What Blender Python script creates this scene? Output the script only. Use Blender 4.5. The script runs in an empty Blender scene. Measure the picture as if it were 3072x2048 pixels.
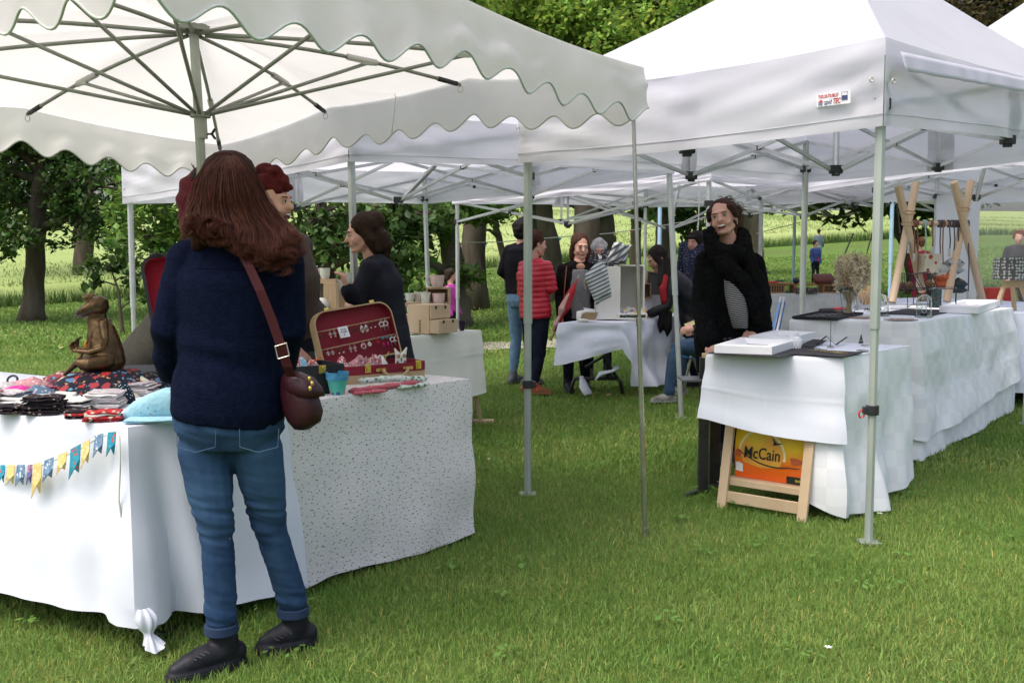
import bpy, bmesh, math, random
import numpy as np
from mathutils import Vector, Matrix, noise as mnoise
random.seed(7); np.random.seed(7)
PI = math.pi
SC = bpy.context.scene
COL = SC.collection

# ------------------------------------------------------------ camera, sky, sun, exposure
CAMH = 1.3; FPX = 3000.0; PITCH = math.atan(244.0/FPX)
cd = bpy.data.cameras.new('camera'); cam = bpy.data.objects.new('camera', cd); COL.objects.link(cam)
cam.location = (0, 0, CAMH); cam.rotation_euler = (PI/2-PITCH, 0, 0)
cd.sensor_width = 36; cd.lens = 36*FPX/3072; cd.clip_start = 0.05; cd.clip_end = 3000
SC.camera = cam
W = bpy.data.worlds.new('World'); SC.world = W; W.use_nodes = True
wn = W.node_tree; wn.nodes.clear()
SUN_EL = math.radians(62); SUN_AZ = math.radians(-125)     # azimuth from +Y, clockwise
sky = wn.nodes.new('ShaderNodeTexSky'); sky.sky_type = 'NISHITA'; sky.sun_disc = False
sky.sun_elevation = SUN_EL; sky.sun_rotation = SUN_AZ
sky.air_density = 1.0; sky.dust_density = 6.0; sky.ozone_density = 1.0
hs = wn.nodes.new('ShaderNodeHueSaturation'); hs.inputs['Saturation'].default_value = 0.75
bg = wn.nodes.new('ShaderNodeBackground'); bg.inputs['Strength'].default_value = 0.15
wo = wn.nodes.new('ShaderNodeOutputWorld')
wn.links.new(sky.outputs[0], hs.inputs['Color']); wn.links.new(hs.outputs[0], bg.inputs['Color']); wn.links.new(bg.outputs[0], wo.inputs[0])
sd = bpy.data.lights.new('sun', 'SUN'); sd.energy = 0.5; sd.angle = math.radians(35); sd.color = (1.0, 0.97, 0.93)
sun = bpy.data.objects.new('sun', sd); COL.objects.link(sun)
sdir = Vector((math.sin(SUN_AZ)*math.cos(SUN_EL), math.cos(SUN_AZ)*math.cos(SUN_EL), math.sin(SUN_EL)))
sun.rotation_euler = sdir.to_track_quat('Z', 'Y').to_euler(); sun.location = (0, 0, 30)
SC.view_settings.view_transform = 'Standard'; SC.view_settings.look = 'None'
SC.view_settings.exposure = 1.02; SC.view_settings.gamma = 1.0
try:
    SC.cycles.max_bounces = 8; SC.cycles.transparent_max_bounces = 12
except Exception: pass

# ------------------------------------------------------------ photo geometry -> world
CT, ST = math.cos(PITCH), math.sin(PITCH)
def V(px, py, D):
    a = (px-1536.0)/FPX; b = (1024.0-py)/FPX
    d = Vector((a, CT+b*ST, -ST+b*CT))
    return Vector((0, 0, CAMH)) + d*(D/d.y)
def G(px, py, z=0.0):
    a = (px-1536.0)/FPX; b = (1024.0-py)/FPX
    d = Vector((a, CT+b*ST, -ST+b*CT)); t = (z-CAMH)/d.z
    return Vector((0, 0, CAMH)) + d*t
def ZH(py, D): return V(1536, py, D).z
def lerp(a, b, t): return a+(b-a)*t
def rnd(a, b): return random.uniform(a, b)

# ------------------------------------------------------------ materials
MATS = {}
def nd(nt, t, **k):
    n = nt.nodes.new(t)
    for a, b in k.items(): setattr(n, a, b)
    return n
def M(name, col, rough=0.7, col2=None, scale=6.0, bump=0.0, bscale=30.0, metal=0.0, transl=0.0,
      coord='Object', pattern=None, attr=None, spec=0.4, glass=0.0, alpha=1.0, detail=4.0, stretch=(1, 1, 1), sheen=0.0, tcol=None):
    if name in MATS: return MATS[name]
    m = bpy.data.materials.new(name); m.use_nodes = True; MATS[name] = m
    nt = m.node_tree; nt.nodes.clear(); L = nt.links.new
    out = nd(nt, 'ShaderNodeOutputMaterial'); p = nd(nt, 'ShaderNodeBsdfPrincipled')
    p.inputs['Roughness'].default_value = rough; p.inputs['Metallic'].default_value = metal
    p.inputs['Specular IOR Level'].default_value = spec
    if glass: p.inputs['Transmission Weight'].default_value = glass; p.inputs['IOR'].default_value = 1.45
    if alpha < 1: p.inputs['Alpha'].default_value = alpha
    if sheen: p.inputs['Sheen Weight'].default_value = sheen
    tc = nd(nt, 'ShaderNodeTexCoord'); mp = nd(nt, 'ShaderNodeMapping'); mp.inputs['Scale'].default_value = stretch
    L(tc.outputs[coord], mp.inputs[0]); vec = mp.outputs[0]
    c1 = tuple(col)+(1,) if len(col) == 3 else col
    if col2 is None: col2 = tuple(min(1, x*0.82) for x in col[:3])
    c2 = tuple(col2)+(1,)
    nz = nd(nt, 'ShaderNodeTexNoise'); nz.inputs['Scale'].default_value = scale; nz.inputs['Detail'].default_value = detail
    L(vec, nz.inputs['Vector'])
    rp = nd(nt, 'ShaderNodeValToRGB'); rp.color_ramp.elements[0].position = 0.35; rp.color_ramp.elements[1].position = 0.65
    rp.color_ramp.elements[0].color = c1; rp.color_ramp.elements[1].color = c2
    L(nz.outputs['Fac'], rp.inputs[0]); cout = rp.outputs[0]
    if attr:
        at = nd(nt, 'ShaderNodeAttribute'); at.attribute_name = attr
        mx = nd(nt, 'ShaderNodeMix', data_type='RGBA', blend_type='MULTIPLY'); mx.inputs[0].default_value = 1.0
        L(cout, mx.inputs[6]); L(at.outputs['Color'], mx.inputs[7]); cout = mx.outputs[2]
    if pattern: cout = pattern(nt, vec, cout, tc)
    L(cout, p.inputs['Base Color'])
    if bump:
        n2 = nd(nt, 'ShaderNodeTexNoise'); n2.inputs['Scale'].default_value = bscale; n2.inputs['Detail'].default_value = 5
        L(vec, n2.inputs['Vector'])
        bp = nd(nt, 'ShaderNodeBump'); bp.inputs['Strength'].default_value = min(1, bump); bp.inputs['Distance'].default_value = 0.02
        L(n2.outputs['Fac'], bp.inputs['Height']); L(bp.outputs[0], p.inputs['Normal'])
    if transl > 0:
        tr = nd(nt, 'ShaderNodeBsdfTranslucent'); ms = nd(nt, 'ShaderNodeMixShader'); ms.inputs[0].default_value = transl
        if tcol: tr.inputs['Color'].default_value = tuple(tcol)+(1,)
        else: L(cout, tr.inputs['Color'])
        L(p.outputs[0], ms.inputs[1]); L(tr.outputs[0], ms.inputs[2]); L(ms.outputs[0], out.inputs[0])
    else: L(p.outputs[0], out.inputs[0])
    return m
def mixc(nt, fac, a, b):
    mx = nd(nt, 'ShaderNodeMix', data_type='RGBA')
    for i, x in ((6, a), (7, b)):
        if isinstance(x, tuple): mx.inputs[i].default_value = x if len(x) == 4 else x+(1,)
        else: nt.links.new(x, mx.inputs[i])
    if isinstance(fac, float): mx.inputs[0].default_value = fac
    else: nt.links.new(fac, mx.inputs[0])
    return mx.outputs[2]
def pat_dots(cols, scale=20, thr=0.28, st=(1, 1, 1), rnd_=1.0, warp=0):
    """scattered blobs of several colours on the ground colour"""
    def f(nt, vec, cout, tc):
        mp = nd(nt, 'ShaderNodeMapping'); mp.inputs['Scale'].default_value = st; nt.links.new(vec, mp.inputs[0])
        vo = nd(nt, 'ShaderNodeTexVoronoi'); vo.inputs['Scale'].default_value = scale; vo.inputs['Randomness'].default_value = rnd_
        if warp:
            wz = nd(nt, 'ShaderNodeTexNoise'); wz.inputs['Scale'].default_value = scale*1.6; wz.inputs['Detail'].default_value = 2; nt.links.new(vec, wz.inputs['Vector'])
            wm = nd(nt, 'ShaderNodeVectorMath', operation='MULTIPLY_ADD'); wm.inputs[1].default_value = (warp,)*3; nt.links.new(wz.outputs['Color'], wm.inputs[0]); nt.links.new(mp.outputs[0], wm.inputs[2]); nt.links.new(wm.outputs[0], vo.inputs['Vector'])
        else: nt.links.new(mp.outputs[0], vo.inputs['Vector'])
        lt = nd(nt, 'ShaderNodeMath', operation='LESS_THAN'); lt.inputs[1].default_value = thr
        nt.links.new(vo.outputs['Distance'], lt.inputs[0])
        sp = nd(nt, 'ShaderNodeSeparateColor'); nt.links.new(vo.outputs['Color'], sp.inputs[0])
        rp = nd(nt, 'ShaderNodeValToRGB'); rp.color_ramp.interpolation = 'CONSTANT'
        e = rp.color_ramp.elements
        while len(e) < len(cols): e.new(0.5)
        for i, c in enumerate(cols): e[i].position = i/len(cols); e[i].color = tuple(c)+(1,)
        nt.links.new(sp.outputs[0], rp.inputs[0])
        return mixc(nt, lt.outputs[0], cout, rp.outputs[0])
    return f
def pat_wave(col, scale=10, thr=0.5, rot=(0, 0, 0), dist=0.5, axis='X'):
    def f(nt, vec, cout, tc):
        mp = nd(nt, 'ShaderNodeMapping'); mp.inputs['Rotation'].default_value = rot; nt.links.new(vec, mp.inputs[0])
        w = nd(nt, 'ShaderNodeTexWave', bands_direction=axis); w.inputs['Scale'].default_value = scale; w.inputs['Distortion'].default_value = dist
        nt.links.new(mp.outputs[0], w.inputs['Vector'])
        lt = nd(nt, 'ShaderNodeMath', operation='LESS_THAN'); lt.inputs[1].default_value = thr
        nt.links.new(w.outputs['Fac'], lt.inputs[0])
        return mixc(nt, lt.outputs[0], cout, tuple(col))
    return f
def pat_check(col, scale=10):
    def f(nt, vec, cout, tc):
        c = nd(nt, 'ShaderNodeTexChecker'); c.inputs['Scale'].default_value = scale; nt.links.new(vec, c.inputs['Vector'])
        return mixc(nt, c.outputs['Fac'], cout, tuple(col))
    return f

# ------------------------------------------------------------ object plumbing
ORG = {}
def tag(o, label=None, cat=None, group=None, kind=None):
    if label: o['label'] = label
    if cat: o['category'] = cat
    if group: o['group'] = group
    if kind: o['kind'] = kind
    return o
def empty(name, loc, label, cat, group=None):
    o = bpy.data.objects.new(name, None); COL.objects.link(o); o.location = loc
    o.empty_display_size = 0.1; ORG[o.name] = Vector(loc)
    return tag(o, label, cat, group)
def link_mesh(name, me, origin, parent=None):
    o = bpy.data.objects.new(name, me); COL.objects.link(o)
    if parent is not None: o.parent = parent; ORG[o.name] = origin
    else: o.location = origin; ORG[o.name] = Vector(origin)
    return o
class MB:
    """collects shapes in world coordinates; build() links them as one mesh object"""
    def __init__(s): s.v = []; s.f = []; s.uv = {}; s.mi = []; s.m = 0; s.cur = 0
    def add(s, vs, fs, uvs=None):
        b = len(s.v); s.v += [tuple(x) for x in vs]
        for f in fs: s.f.append(tuple(i+b for i in f)); s.mi.append(s.m)
        if uvs:
            for i, u in enumerate(uvs): s.uv[b+i] = u
        return s
    def box(s, c, d, rot=None, taper=1.0):
        c = Vector(c); vs = []
        for z in (-.5, .5):
            k = taper if z > 0 else 1
            for x, y in ((-.5, -.5), (.5, -.5), (.5, .5), (-.5, .5)):
                p = Vector((x*d[0]*k, y*d[1]*k, z*d[2]))
                if rot is not None: p = rot @ p
                vs.append(c+p)
        return s.add(vs, [(3, 2, 1, 0), (4, 5, 6, 7), (0, 1, 5, 4), (1, 2, 6, 5), (2, 3, 7, 6), (3, 0, 4, 7)])
    def bar(s, a, b, w, h=None, up=(0, 0, 1)):
        """box-section bar from a to b"""
        a = Vector(a); b = Vector(b); h = h or w; d = (b-a); L = d.length
        if L < 1e-6: return s
        z = d/L; u = Vector(up)
        if abs(z.dot(u)) > 0.98: u = Vector((1, 0, 0)) if abs(z.x) < .9 else Vector((0, 1, 0))
        x = z.cross(u).normalized(); y = x.cross(z)
        return s.box((a+b)/2, (w, h, L), Matrix((x, y, z)).transposed())
    def tube(s, pts, r, n=8, cap=True, sq=1.0, up=None):
        pts = [Vector(p) for p in pts]; R = r if isinstance(r, (list, tuple)) else [r]*len(pts)
        vs = []; fs = []; prev = None
        for i, p in enumerate(pts):
            t = (pts[min(i+1, len(pts)-1)]-pts[max(i-1, 0)]);
            if t.length < 1e-9: t = Vector((0, 0, 1))
            t.normalize()
            if prev is None:
                u = Vector(up) if up else (Vector((0, 0, 1)) if abs(t.z) < .9 else Vector((1, 0, 0)))
                x = t.cross(u).normalized()
            else: x = (prev - t*prev.dot(t)).normalized()
            prev = x; y = t.cross(x)
            for k in range(n):
                a = 2*PI*k/n; vs.append(p + x*math.cos(a)*R[i] + y*math.sin(a)*R[i]*sq)
        m = len(pts)
        for i in range(m-1):
            for k in range(n):
                k2 = (k+1) % n; fs.append((i*n+k, i*n+k2, (i+1)*n+k2, (i+1)*n+k))
        if cap: fs.append(tuple(range(n-1, -1, -1))); fs.append(tuple((m-1)*n+k for k in range(n)))
        return s.add(vs, fs)
    def limb(s, pts, R, n=12):
        """tube with rounded ends, for bodies"""
        pts = [Vector(p) for p in pts]; R = list(R)
        d0 = (pts[0]-pts[1]).normalized(); d1 = (pts[-1]-pts[-2]).normalized()
        a = [pts[0]+d0*R[0]*k for k in (.97, .8, .45)]; ar = [R[0]*k for k in (.2, .6, .9)]
        b = [pts[-1]+d1*R[-1]*k for k in (.45, .8, .97)]; br = [R[-1]*k for k in (.9, .6, .2)]
        return s.tube(a+pts+b, ar+R+br, n)
    def ell(s, c, r, rot=None, nu=14, nv=9):
        c = Vector(c); r = (r, r, r) if not hasattr(r, '__len__') else r; vs = []; fs = []
        for j in range(nv+1):
            ph = PI*j/nv
            for i in range(nu):
                th = 2*PI*i/nu; p = Vector((r[0]*math.sin(ph)*math.cos(th), r[1]*math.sin(ph)*math.sin(th), r[2]*math.cos(ph)))
                if rot is not None: p = rot @ p
                vs.append(c+p)
        for j in range(nv):
            for i in range(nu):
                i2 = (i+1) % nu; q = (j*nu+i, (j+1)*nu+i, (j+1)*nu+i2, j*nu+i2)
                if j == 0: q = (q[0], q[1], q[2])
                elif j == nv-1: q = (q[0], q[1], q[3])
                fs.append(q)
        return s.add(vs, fs)
    def loft(s, rings, n=20, power=2.0):
        """rings: (centre, xaxis, yaxis, rx, ry)"""
        vs = []; fs = []
        for c, xa, ya, rx, ry in rings:
            for k in range(n):
                a = 2*PI*k/n; ca, sa = math.cos(a), math.sin(a)
                if power != 2: ca = math.copysign(abs(ca)**(2/power), ca); sa = math.copysign(abs(sa)**(2/power), sa)
                vs.append(Vector(c)+Vector(xa)*ca*rx+Vector(ya)*sa*ry)
        m = len(rings)
        for i in range(m-1):
            for k in range(n):
                k2 = (k+1) % n; fs.append((i*n+k, i*n+k2, (i+1)*n+k2, (i+1)*n+k))
        fs.append(tuple(range(n-1, -1, -1))); fs.append(tuple((m-1)*n+k for k in range(n)))
        return s.add(vs, fs)
    def lathe(s, c, prof, n=20, sc=(1, 1)):
        c = Vector(c); vs = []; fs = []
        for r, z in prof:
            for k in range(n):
                a = 2*PI*k/n; vs.append(c+Vector((r*math.cos(a)*sc[0], r*math.sin(a)*sc[1], z)))
        for i in range(len(prof)-1):
            for k in range(n):
                k2 = (k+1) % n; fs.append((i*n+k, i*n+k2, (i+1)*n+k2, (i+1)*n+k))
        return s.add(vs, fs)
    def disc(s, c, r, n=20, z=0.0):
        c = Vector(c); return s.add([c+Vector((r*math.cos(2*PI*k/n), r*math.sin(2*PI*k/n), z)) for k in range(n)], [tuple(range(n))])
    def grid(s, fn, nu, nv, uvf=None, closed=False):
        vs = [fn(i/nu, j/nv) for j in range(nv+1) for i in range(nu+1)]
        uvs = [(uvf(i/nu, j/nv) if uvf else (i/nu, j/nv)) for j in range(nv+1) for i in range(nu+1)]
        fs = [(j*(nu+1)+i, j*(nu+1)+i+1, (j+1)*(nu+1)+i+1, (j+1)*(nu+1)+i) for j in range(nv) for i in range(nu)]
        return s.add(vs, fs, uvs)
    def prism(s, poly, off):
        """planar polygon (3D points) extruded by vector off"""
        n = len(poly); poly = [Vector(p) for p in poly]; off = Vector(off)
        vs = poly+[p+off for p in poly]
        fs = [tuple(range(n-1, -1, -1)), tuple(range(n, 2*n))]+[(i, (i+1) % n, n+(i+1) % n, n+i) for i in range(n)]
        return s.add(vs, fs)
    def mesh(s, name, origin):
        me = bpy.data.meshes.new(name); o = Vector(origin)
        me.from_pydata([(x-o.x, y-o.y, z-o.z) for x, y, z in s.v], [], s.f)
        if s.uv:
            ul = me.uv_layers.new(name='UVMap'); li = np.zeros(len(me.loops), dtype=np.int32); me.loops.foreach_get('vertex_index', li)
            U = np.zeros((len(s.v), 2), dtype=np.float32)
            for k, u in s.uv.items(): U[k] = u
            ul.data.foreach_set('uv', U[li].ravel())
        return me
    def build(s, name, mat, parent=None, smooth=False, bevel=0, origin=None, subd=0, solid=0, angle=None):
        if parent is not None: org = ORG[parent.name]
        elif origin is not None: org = Vector(origin)
        else:
            A = np.array(s.v); org = Vector(((A[:, 0].min()+A[:, 0].max())/2, (A[:, 1].min()+A[:, 1].max())/2, A[:, 2].min()))
        me = s.mesh(name, org)
        for m in (mat if isinstance(mat, (list, tuple)) else [mat]): me.materials.append(m)
        if isinstance(mat, (list, tuple)): me.polygons.foreach_set('material_index', s.mi)
        if smooth: me.polygons.foreach_set('use_smooth', [True]*len(me.polygons))
        o = link_mesh(name, me, org, parent)
        if angle is not None:
            me.polygons.foreach_set('use_smooth', [True]*len(me.polygons)); me.set_sharp_from_angle(angle=math.radians(angle))
        if bevel:
            b = o.modifiers.new('bevel', 'BEVEL'); b.width = bevel; b.segments = 2; b.limit_method = 'ANGLE'; b.angle_limit = math.radians(35)
        if solid:
            b = o.modifiers.new('solid', 'SOLIDIFY'); b.thickness = solid; b.offset = 0
        if subd:
            b = o.modifiers.new('sub', 'SUBSURF'); b.levels = subd; b.render_levels = subd
        return o
def dep_mesh(o):
    dg = bpy.context.evaluated_depsgraph_get(); dg.update()
    return bpy.data.meshes.new_from_object(o.evaluated_get(dg))
def fuse(mb, name, mat, parent=None, voxel=0.008, smooth=6, origin=None, disp=None):
    """union of the collected closed shapes as ONE continuous skin"""
    tmp = mb.build('tmp_'+name, mat, None, origin=(0, 0, 0))
    r = tmp.modifiers.new('r', 'REMESH'); r.mode = 'VOXEL'; r.voxel_size = voxel; r.use_smooth_shade = True
    sm = tmp.modifiers.new('s', 'SMOOTH'); sm.iterations = smooth; sm.factor = 0.5
    me = dep_mesh(tmp); bpy.data.objects.remove(tmp, do_unlink=True)
    n = len(me.vertices); co = np.zeros(n*3); me.vertices.foreach_get('co', co); co = co.reshape(-1, 3)
    if disp is not None:
        no = np.zeros(n*3); me.vertices.foreach_get('normal', no); co = disp(co, no.reshape(-1, 3))
    org = ORG[parent.name] if parent is not None else (Vector(origin) if origin is not None else Vector((co[:, 0].mean(), co[:, 1].mean(), co[:, 2].min())))
    co = co-np.array(org); me.vertices.foreach_set('co', co.ravel()); me.update(); me.name = name
    me.polygons.foreach_set('use_smooth', [True]*len(me.polygons))
    me.materials.clear(); me.materials.append(mat)
    return link_mesh(name, me, org, parent)
def copy_tree(o, loc=None, rz=None, label=None, parent=None):
    c = o.copy(); COL.objects.link(c)
    if parent is not None: c.parent = parent
    if loc is not None: c.location = loc
    if rz is not None: c.rotation_euler = (0, 0, rz)
    if label: c['label'] = label
    ORG[c.name] = Vector(c.location)
    for ch in [x for x in o.children]: copy_tree(ch, parent=c)
    return c
def text(s, name, mat, parent, loc, xdir, updir, size, extr=0.0006, align='CENTER', shear=0, width=None, bold=0.0, spacing=1.0):
    cu = bpy.data.curves.new('t', 'FONT'); cu.body = s; cu.size = size; cu.extrude = extr; cu.align_x = align; cu.align_y = 'CENTER'
    cu.shear = shear; cu.offset = bold; cu.space_character = spacing; cu.resolution_u = 3
    to = bpy.data.objects.new('t', cu); COL.objects.link(to); me = dep_mesh(to); bpy.data.objects.remove(to, do_unlink=True)
    x = Vector(xdir).normalized(); u = Vector(updir); u = (u-x*u.dot(x)).normalized(); z = x.cross(u)
    mm = Matrix((x, u, z)).transposed(); n = len(me.vertices); co = np.zeros(n*3); me.vertices.foreach_get('co', co); co = co.reshape(-1, 3)
    if width: co[:, 0] *= width/max(1e-6, co[:, 0].max()-co[:, 0].min())
    co = co@np.array(mm.transposed())+np.array(Vector(loc)-ORG[parent.name]); me.vertices.foreach_set('co', co.ravel()); me.update()
    me.materials.clear(); me.materials.append(mat); me.name = name
    return link_mesh(name, me, ORG[parent.name], parent)
def npnoise(co, scale, seed=0.0, oct_=2):
    """smooth pseudo-noise from summed sines, vectorised"""
    r = np.random.RandomState(int(seed*17)+3); out = np.zeros(len(co)); amp = 1.0; tot = 0
    for o in range(oct_):
        for k in range(4):
            d = r.normal(size=3); d /= np.linalg.norm(d); out += amp*np.sin(co@d*scale*(2**o)*r.uniform(.7, 1.3)+r.uniform(0, 6.28)); tot += amp
        amp *= .5
    return out/tot*2
# ------------------------------------------------------------ terrain
def zt(x, y):
    u = 0.0449*(x+y-12.0); s = 0.06
    return s*np.log1p(np.exp(np.clip(u/s, -40, 40)))
YBX = [-90, -30, -13.3, -.4, 10.5, 17, 40, 120]; YBY = [20, 21.5, 26, 36, 42, 45, 53, 60]
def yb(x): return np.interp(x, YBX, YBY)
def zfield(x, y): return zt(x, y)+0.5+0.055*np.maximum(0, y-yb(x))
def sheet(name, xs, ys, zf, mat, mask=None):
    X, Y = np.meshgrid(xs, ys); Z = zf(X, Y); nx, ny = len(xs), len(ys)
    me = bpy.data.meshes.new(name); co = np.stack([X, Y, Z], -1).reshape(-1, 3)
    I = np.arange(nx*ny).reshape(ny, nx); F = np.stack([I[:-1, :-1], I[:-1, 1:], I[1:, 1:], I[1:, :-1]], -1).reshape(-1, 4)
    if mask is not None: F = F[mask(co[F].mean(1))]
    me.from_pydata(co.tolist(), [], F.tolist()); me.polygons.foreach_set('use_smooth', [True]*len(me.polygons)); me.materials.append(mat)
    o = bpy.data.objects.new(name, me); COL.objects.link(o); o['kind'] = 'structure'; return o
def lawn_pat(nt, vec, cout, tc):
    n = nd(nt, 'ShaderNodeTexNoise'); n.inputs['Scale'].default_value = 0.35; n.inputs['Detail'].default_value = 5; nt.links.new(vec, n.inputs['Vector'])
    r = nd(nt, 'ShaderNodeValToRGB'); r.color_ramp.elements[0].position = .42; r.color_ramp.elements[1].position = .62
    nt.links.new(n.outputs['Fac'], r.inputs[0]); f = nd(nt, 'ShaderNodeMath', operation='MULTIPLY'); f.inputs[1].default_value = .55
    nt.links.new(r.outputs[0], f.inputs[0]); c = mixc(nt, f.outputs[0], cout, (.10, .125, .035))
    n3 = nd(nt, 'ShaderNodeTexNoise'); n3.inputs['Scale'].default_value = 9; n3.inputs['Detail'].default_value = 6; nt.links.new(vec, n3.inputs['Vector'])
    r3 = nd(nt, 'ShaderNodeValToRGB'); r3.color_ramp.elements[0].position = .68; r3.color_ramp.elements[1].position = .72; nt.links.new(n3.outputs['Fac'], r3.inputs[0])
    f3 = nd(nt, 'ShaderNodeMath', operation='MULTIPLY'); f3.inputs[1].default_value = .5; nt.links.new(r3.outputs[0], f3.inputs[0])
    return mixc(nt, f3.outputs[0], c, (.22, .20, .11))
mat_lawn = M('lawn_grass', (.080, .15, .028), .95, (.12, .19, .04), 3.0, bump=.9, bscale=60, pattern=lawn_pat, spec=.1, detail=8)
mat_field = M('young_crop', (.24, .31, .10), .9, (.31, .37, .14), .25, bump=1, bscale=6, spec=.1, detail=9, stretch=(.5, 1, 1), transl=0)
mat_gravel = M('pale_gravel', (.50, .46, .38), .95, (.33, .30, .25), 14, bump=1, bscale=70, spec=.1, detail=8)
xs = np.concatenate([np.linspace(-80, -14, 34), np.linspace(-13.5, 16, 119), np.linspace(17, 90, 38)]); ys = np.concatenate([np.linspace(-12, 0, 10), np.linspace(.3, 30, 120), np.linspace(30.5, 62, 64)])
lawn = sheet('lawn', xs, ys, zt, mat_lawn)
xf = np.linspace(-240, 260, 201); tf = np.concatenate([np.linspace(0, 20, 30), np.linspace(21, 300, 90)])
XX, TT = np.meshgrid(xf, tf); YY = yb(XX)+TT
ZZ = zfield(XX, YY)+.10*np.sin(XX*.7+TT*.3)*np.sin(TT*.45)*np.minimum(1, TT/6)-.00025*np.maximum(0, TT-180)**2
ZZ[0] = zt(XX[0], YY[0])-.02; YY[1] = YY[0]+.12; ZZ[1] = zt(XX[1], YY[1])+.40
me = bpy.data.meshes.new('crop_field'); I = np.arange(XX.size).reshape(XX.shape)
me.from_pydata(np.stack([XX, YY, ZZ], -1).reshape(-1, 3).tolist(), [], np.stack([I[:-1, :-1], I[:-1, 1:], I[1:, 1:], I[1:, :-1]], -1).reshape(-1, 4).tolist())
me.polygons.foreach_set('use_smooth', [True]*len(me.polygons)); me.materials.append(mat_field)
fo = bpy.data.objects.new('crop_field', me); COL.objects.link(fo); fo['kind'] = 'structure'
# gravel path as a ribbon a few mm above the lawn
pc = [(-12, 6.5), (-8, 7.6), (-5.2, 9.6), (-4.3, 11.4), (-3.6, 13.0), (-2.3, 13.8), (-.2, 14.0), (3, 13.9), (8, 13.0), (16, 11)]
def pathp(t):
    t *= len(pc)-1; i = min(int(t), len(pc)-2); f = t-i
    P = [Vector(pc[max(0, min(len(pc)-1, i+k))]) for k in (-1, 0, 1, 2)]
    return .5*((2*P[1])+(-P[0]+P[2])*f+(2*P[0]-5*P[1]+4*P[2]-P[3])*f*f+(-P[0]+3*P[1]-3*P[2]+P[3])*f**3)
mb = MB(); NP = 160; PATH = []
for i in range(NP+1):
    p = pathp(i/NP); q = pathp(min(1, i/NP+.003))-pathp(max(0, i/NP-.003)); q.normalize(); n = Vector((-q.y, q.x)); PATH.append(p)
    for k in range(5):
        w = (k/4-.5)*2*(.42+.10*math.sin(i*1.7)*math.sin(i*.63)); x, y = p.x+n.x*w, p.y+n.y*w; mb.v.append((x, y, float(zt(x, y))+.012))
for i in range(NP):
    for k in range(4): a = i*5+k; mb.f.append((a, a+1, a+6, a+5)); mb.mi.append(0)
o = mb.build('gravel_path', mat_gravel, smooth=True); o['kind'] = 'structure'

# ------------------------------------------------------------ grass blades (stuff)
def blades(name, pts, h, w, mat, seed, lean=.6, tint=(.75, 1.25), zf=zt, dryp=0.0):
    r = np.random.RandomState(seed); n = len(pts); x, y = pts[:, 0], pts[:, 1]; z = zf(x, y)-.004
    a = r.uniform(0, 2*PI, n); H = h*r.uniform(.55, 1.25, n); Wd = w*r.uniform(.6, 1.3, n); l = np.abs(r.normal(0, lean, n))*H; ld = r.uniform(0, 2*PI, n)
    ux, uy = np.cos(a)*Wd/2, np.sin(a)*Wd/2; lx, ly = np.cos(ld)*l, np.sin(ld)*l; k = np.sqrt(np.maximum(.15, 1-(l/H)**2*.5))
    co = np.zeros((n, 5, 3))
    for i, (t, s) in enumerate(((0, -1), (0, 1), (.55, -.85), (.55, .85), (1, 0))):
        co[:, i, 0] = x+ux*s+lx*t**1.7; co[:, i, 1] = y+uy*s+ly*t**1.7; co[:, i, 2] = z+H*t*(k if t == 1 else .5*(1+k))
    b = np.arange(n)*5; F4 = np.stack([b, b+1, b+3, b+2], 1); F3 = np.stack([b+2, b+3, b+4], 1)
    me = bpy.data.meshes.new(name); me.vertices.add(n*5); me.vertices.foreach_set('co', co.ravel())
    loops = np.concatenate([F4, F3], 1).ravel(); me.loops.add(len(loops)); me.loops.foreach_set('vertex_index', loops.astype(np.int32))
    ls = np.stack([np.arange(n)*7, np.arange(n)*7+4], 1).ravel(); me.polygons.add(n*2); me.polygons.foreach_set('loop_start', ls.astype(np.int32))
    me.polygons.foreach_set('loop_total', np.tile([4, 3], n).astype(np.int32)); me.update(calc_edges=True)
    ca = me.color_attributes.new('tint', 'FLOAT_COLOR', 'POINT'); t = r.uniform(tint[0], tint[1], n)
    dry = r.uniform(0, 1, n) < dryp; C = np.ones((n, 5, 4)); C[:, :, 0] = (t*np.where(dry, 2.1, r.uniform(.85, 1.2, n)))[:, None]; C[:, :, 1] = (t*np.where(dry, 1.25, 1))[:, None]; C[:, :, 2] = (t*np.where(dry, 1.6, 1))[:, None]
    ca.data.foreach_set('color', C.ravel()); me.materials.append(mat)
    return me
mat_blade = M('grass_blade', (.150, .268, .052), .6, (.240, .335, .085), 1.2, attr='tint', transl=.3, spec=.25, detail=6)
def scatter(y0, y1, dens, seed, k=.66):
    r = np.random.RandomState(seed); n = int((y1*y1-y0*y0)*k*dens); y = np.sqrt(r.uniform(y0*y0, y1*y1, n)); x = r.uniform(-k, k, n)*y; return np.stack([x, y], 1)
PA = np.array([(p.x, p.y) for p in PATH])
def keep(p):
    d = np.full(len(p), 9.0)
    for q in PA: d = np.minimum(d, np.hypot(p[:, 0]-q[0], p[:, 1]-q[1]))
    return p[(d > .45)]
def join_me(mes, name):
    o = [bpy.data.objects.new('j', m) for m in mes]
    return o
g1 = tag(bpy.data.objects.new('grass', blades('grass', np.concatenate([scatter(2.2, 4.2, 13000, 1), scatter(4.2, 6.0, 7500, 2)]), .036, .0042, mat_blade, 5, dryp=.05)), 'short green mown grass in the foreground between the stalls', 'grass', kind='stuff'); COL.objects.link(g1)
g2 = tag(bpy.data.objects.new('grass', blades('grass', np.concatenate([scatter(6.0, 10, 2900, 3), scatter(10, 16, 1000, 4)]), .042, .009, mat_blade, 6, dryp=.04)), 'green mown grass around the farther market stalls', 'grass', kind='stuff'); COL.objects.link(g2)
g2.data.update()
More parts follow.
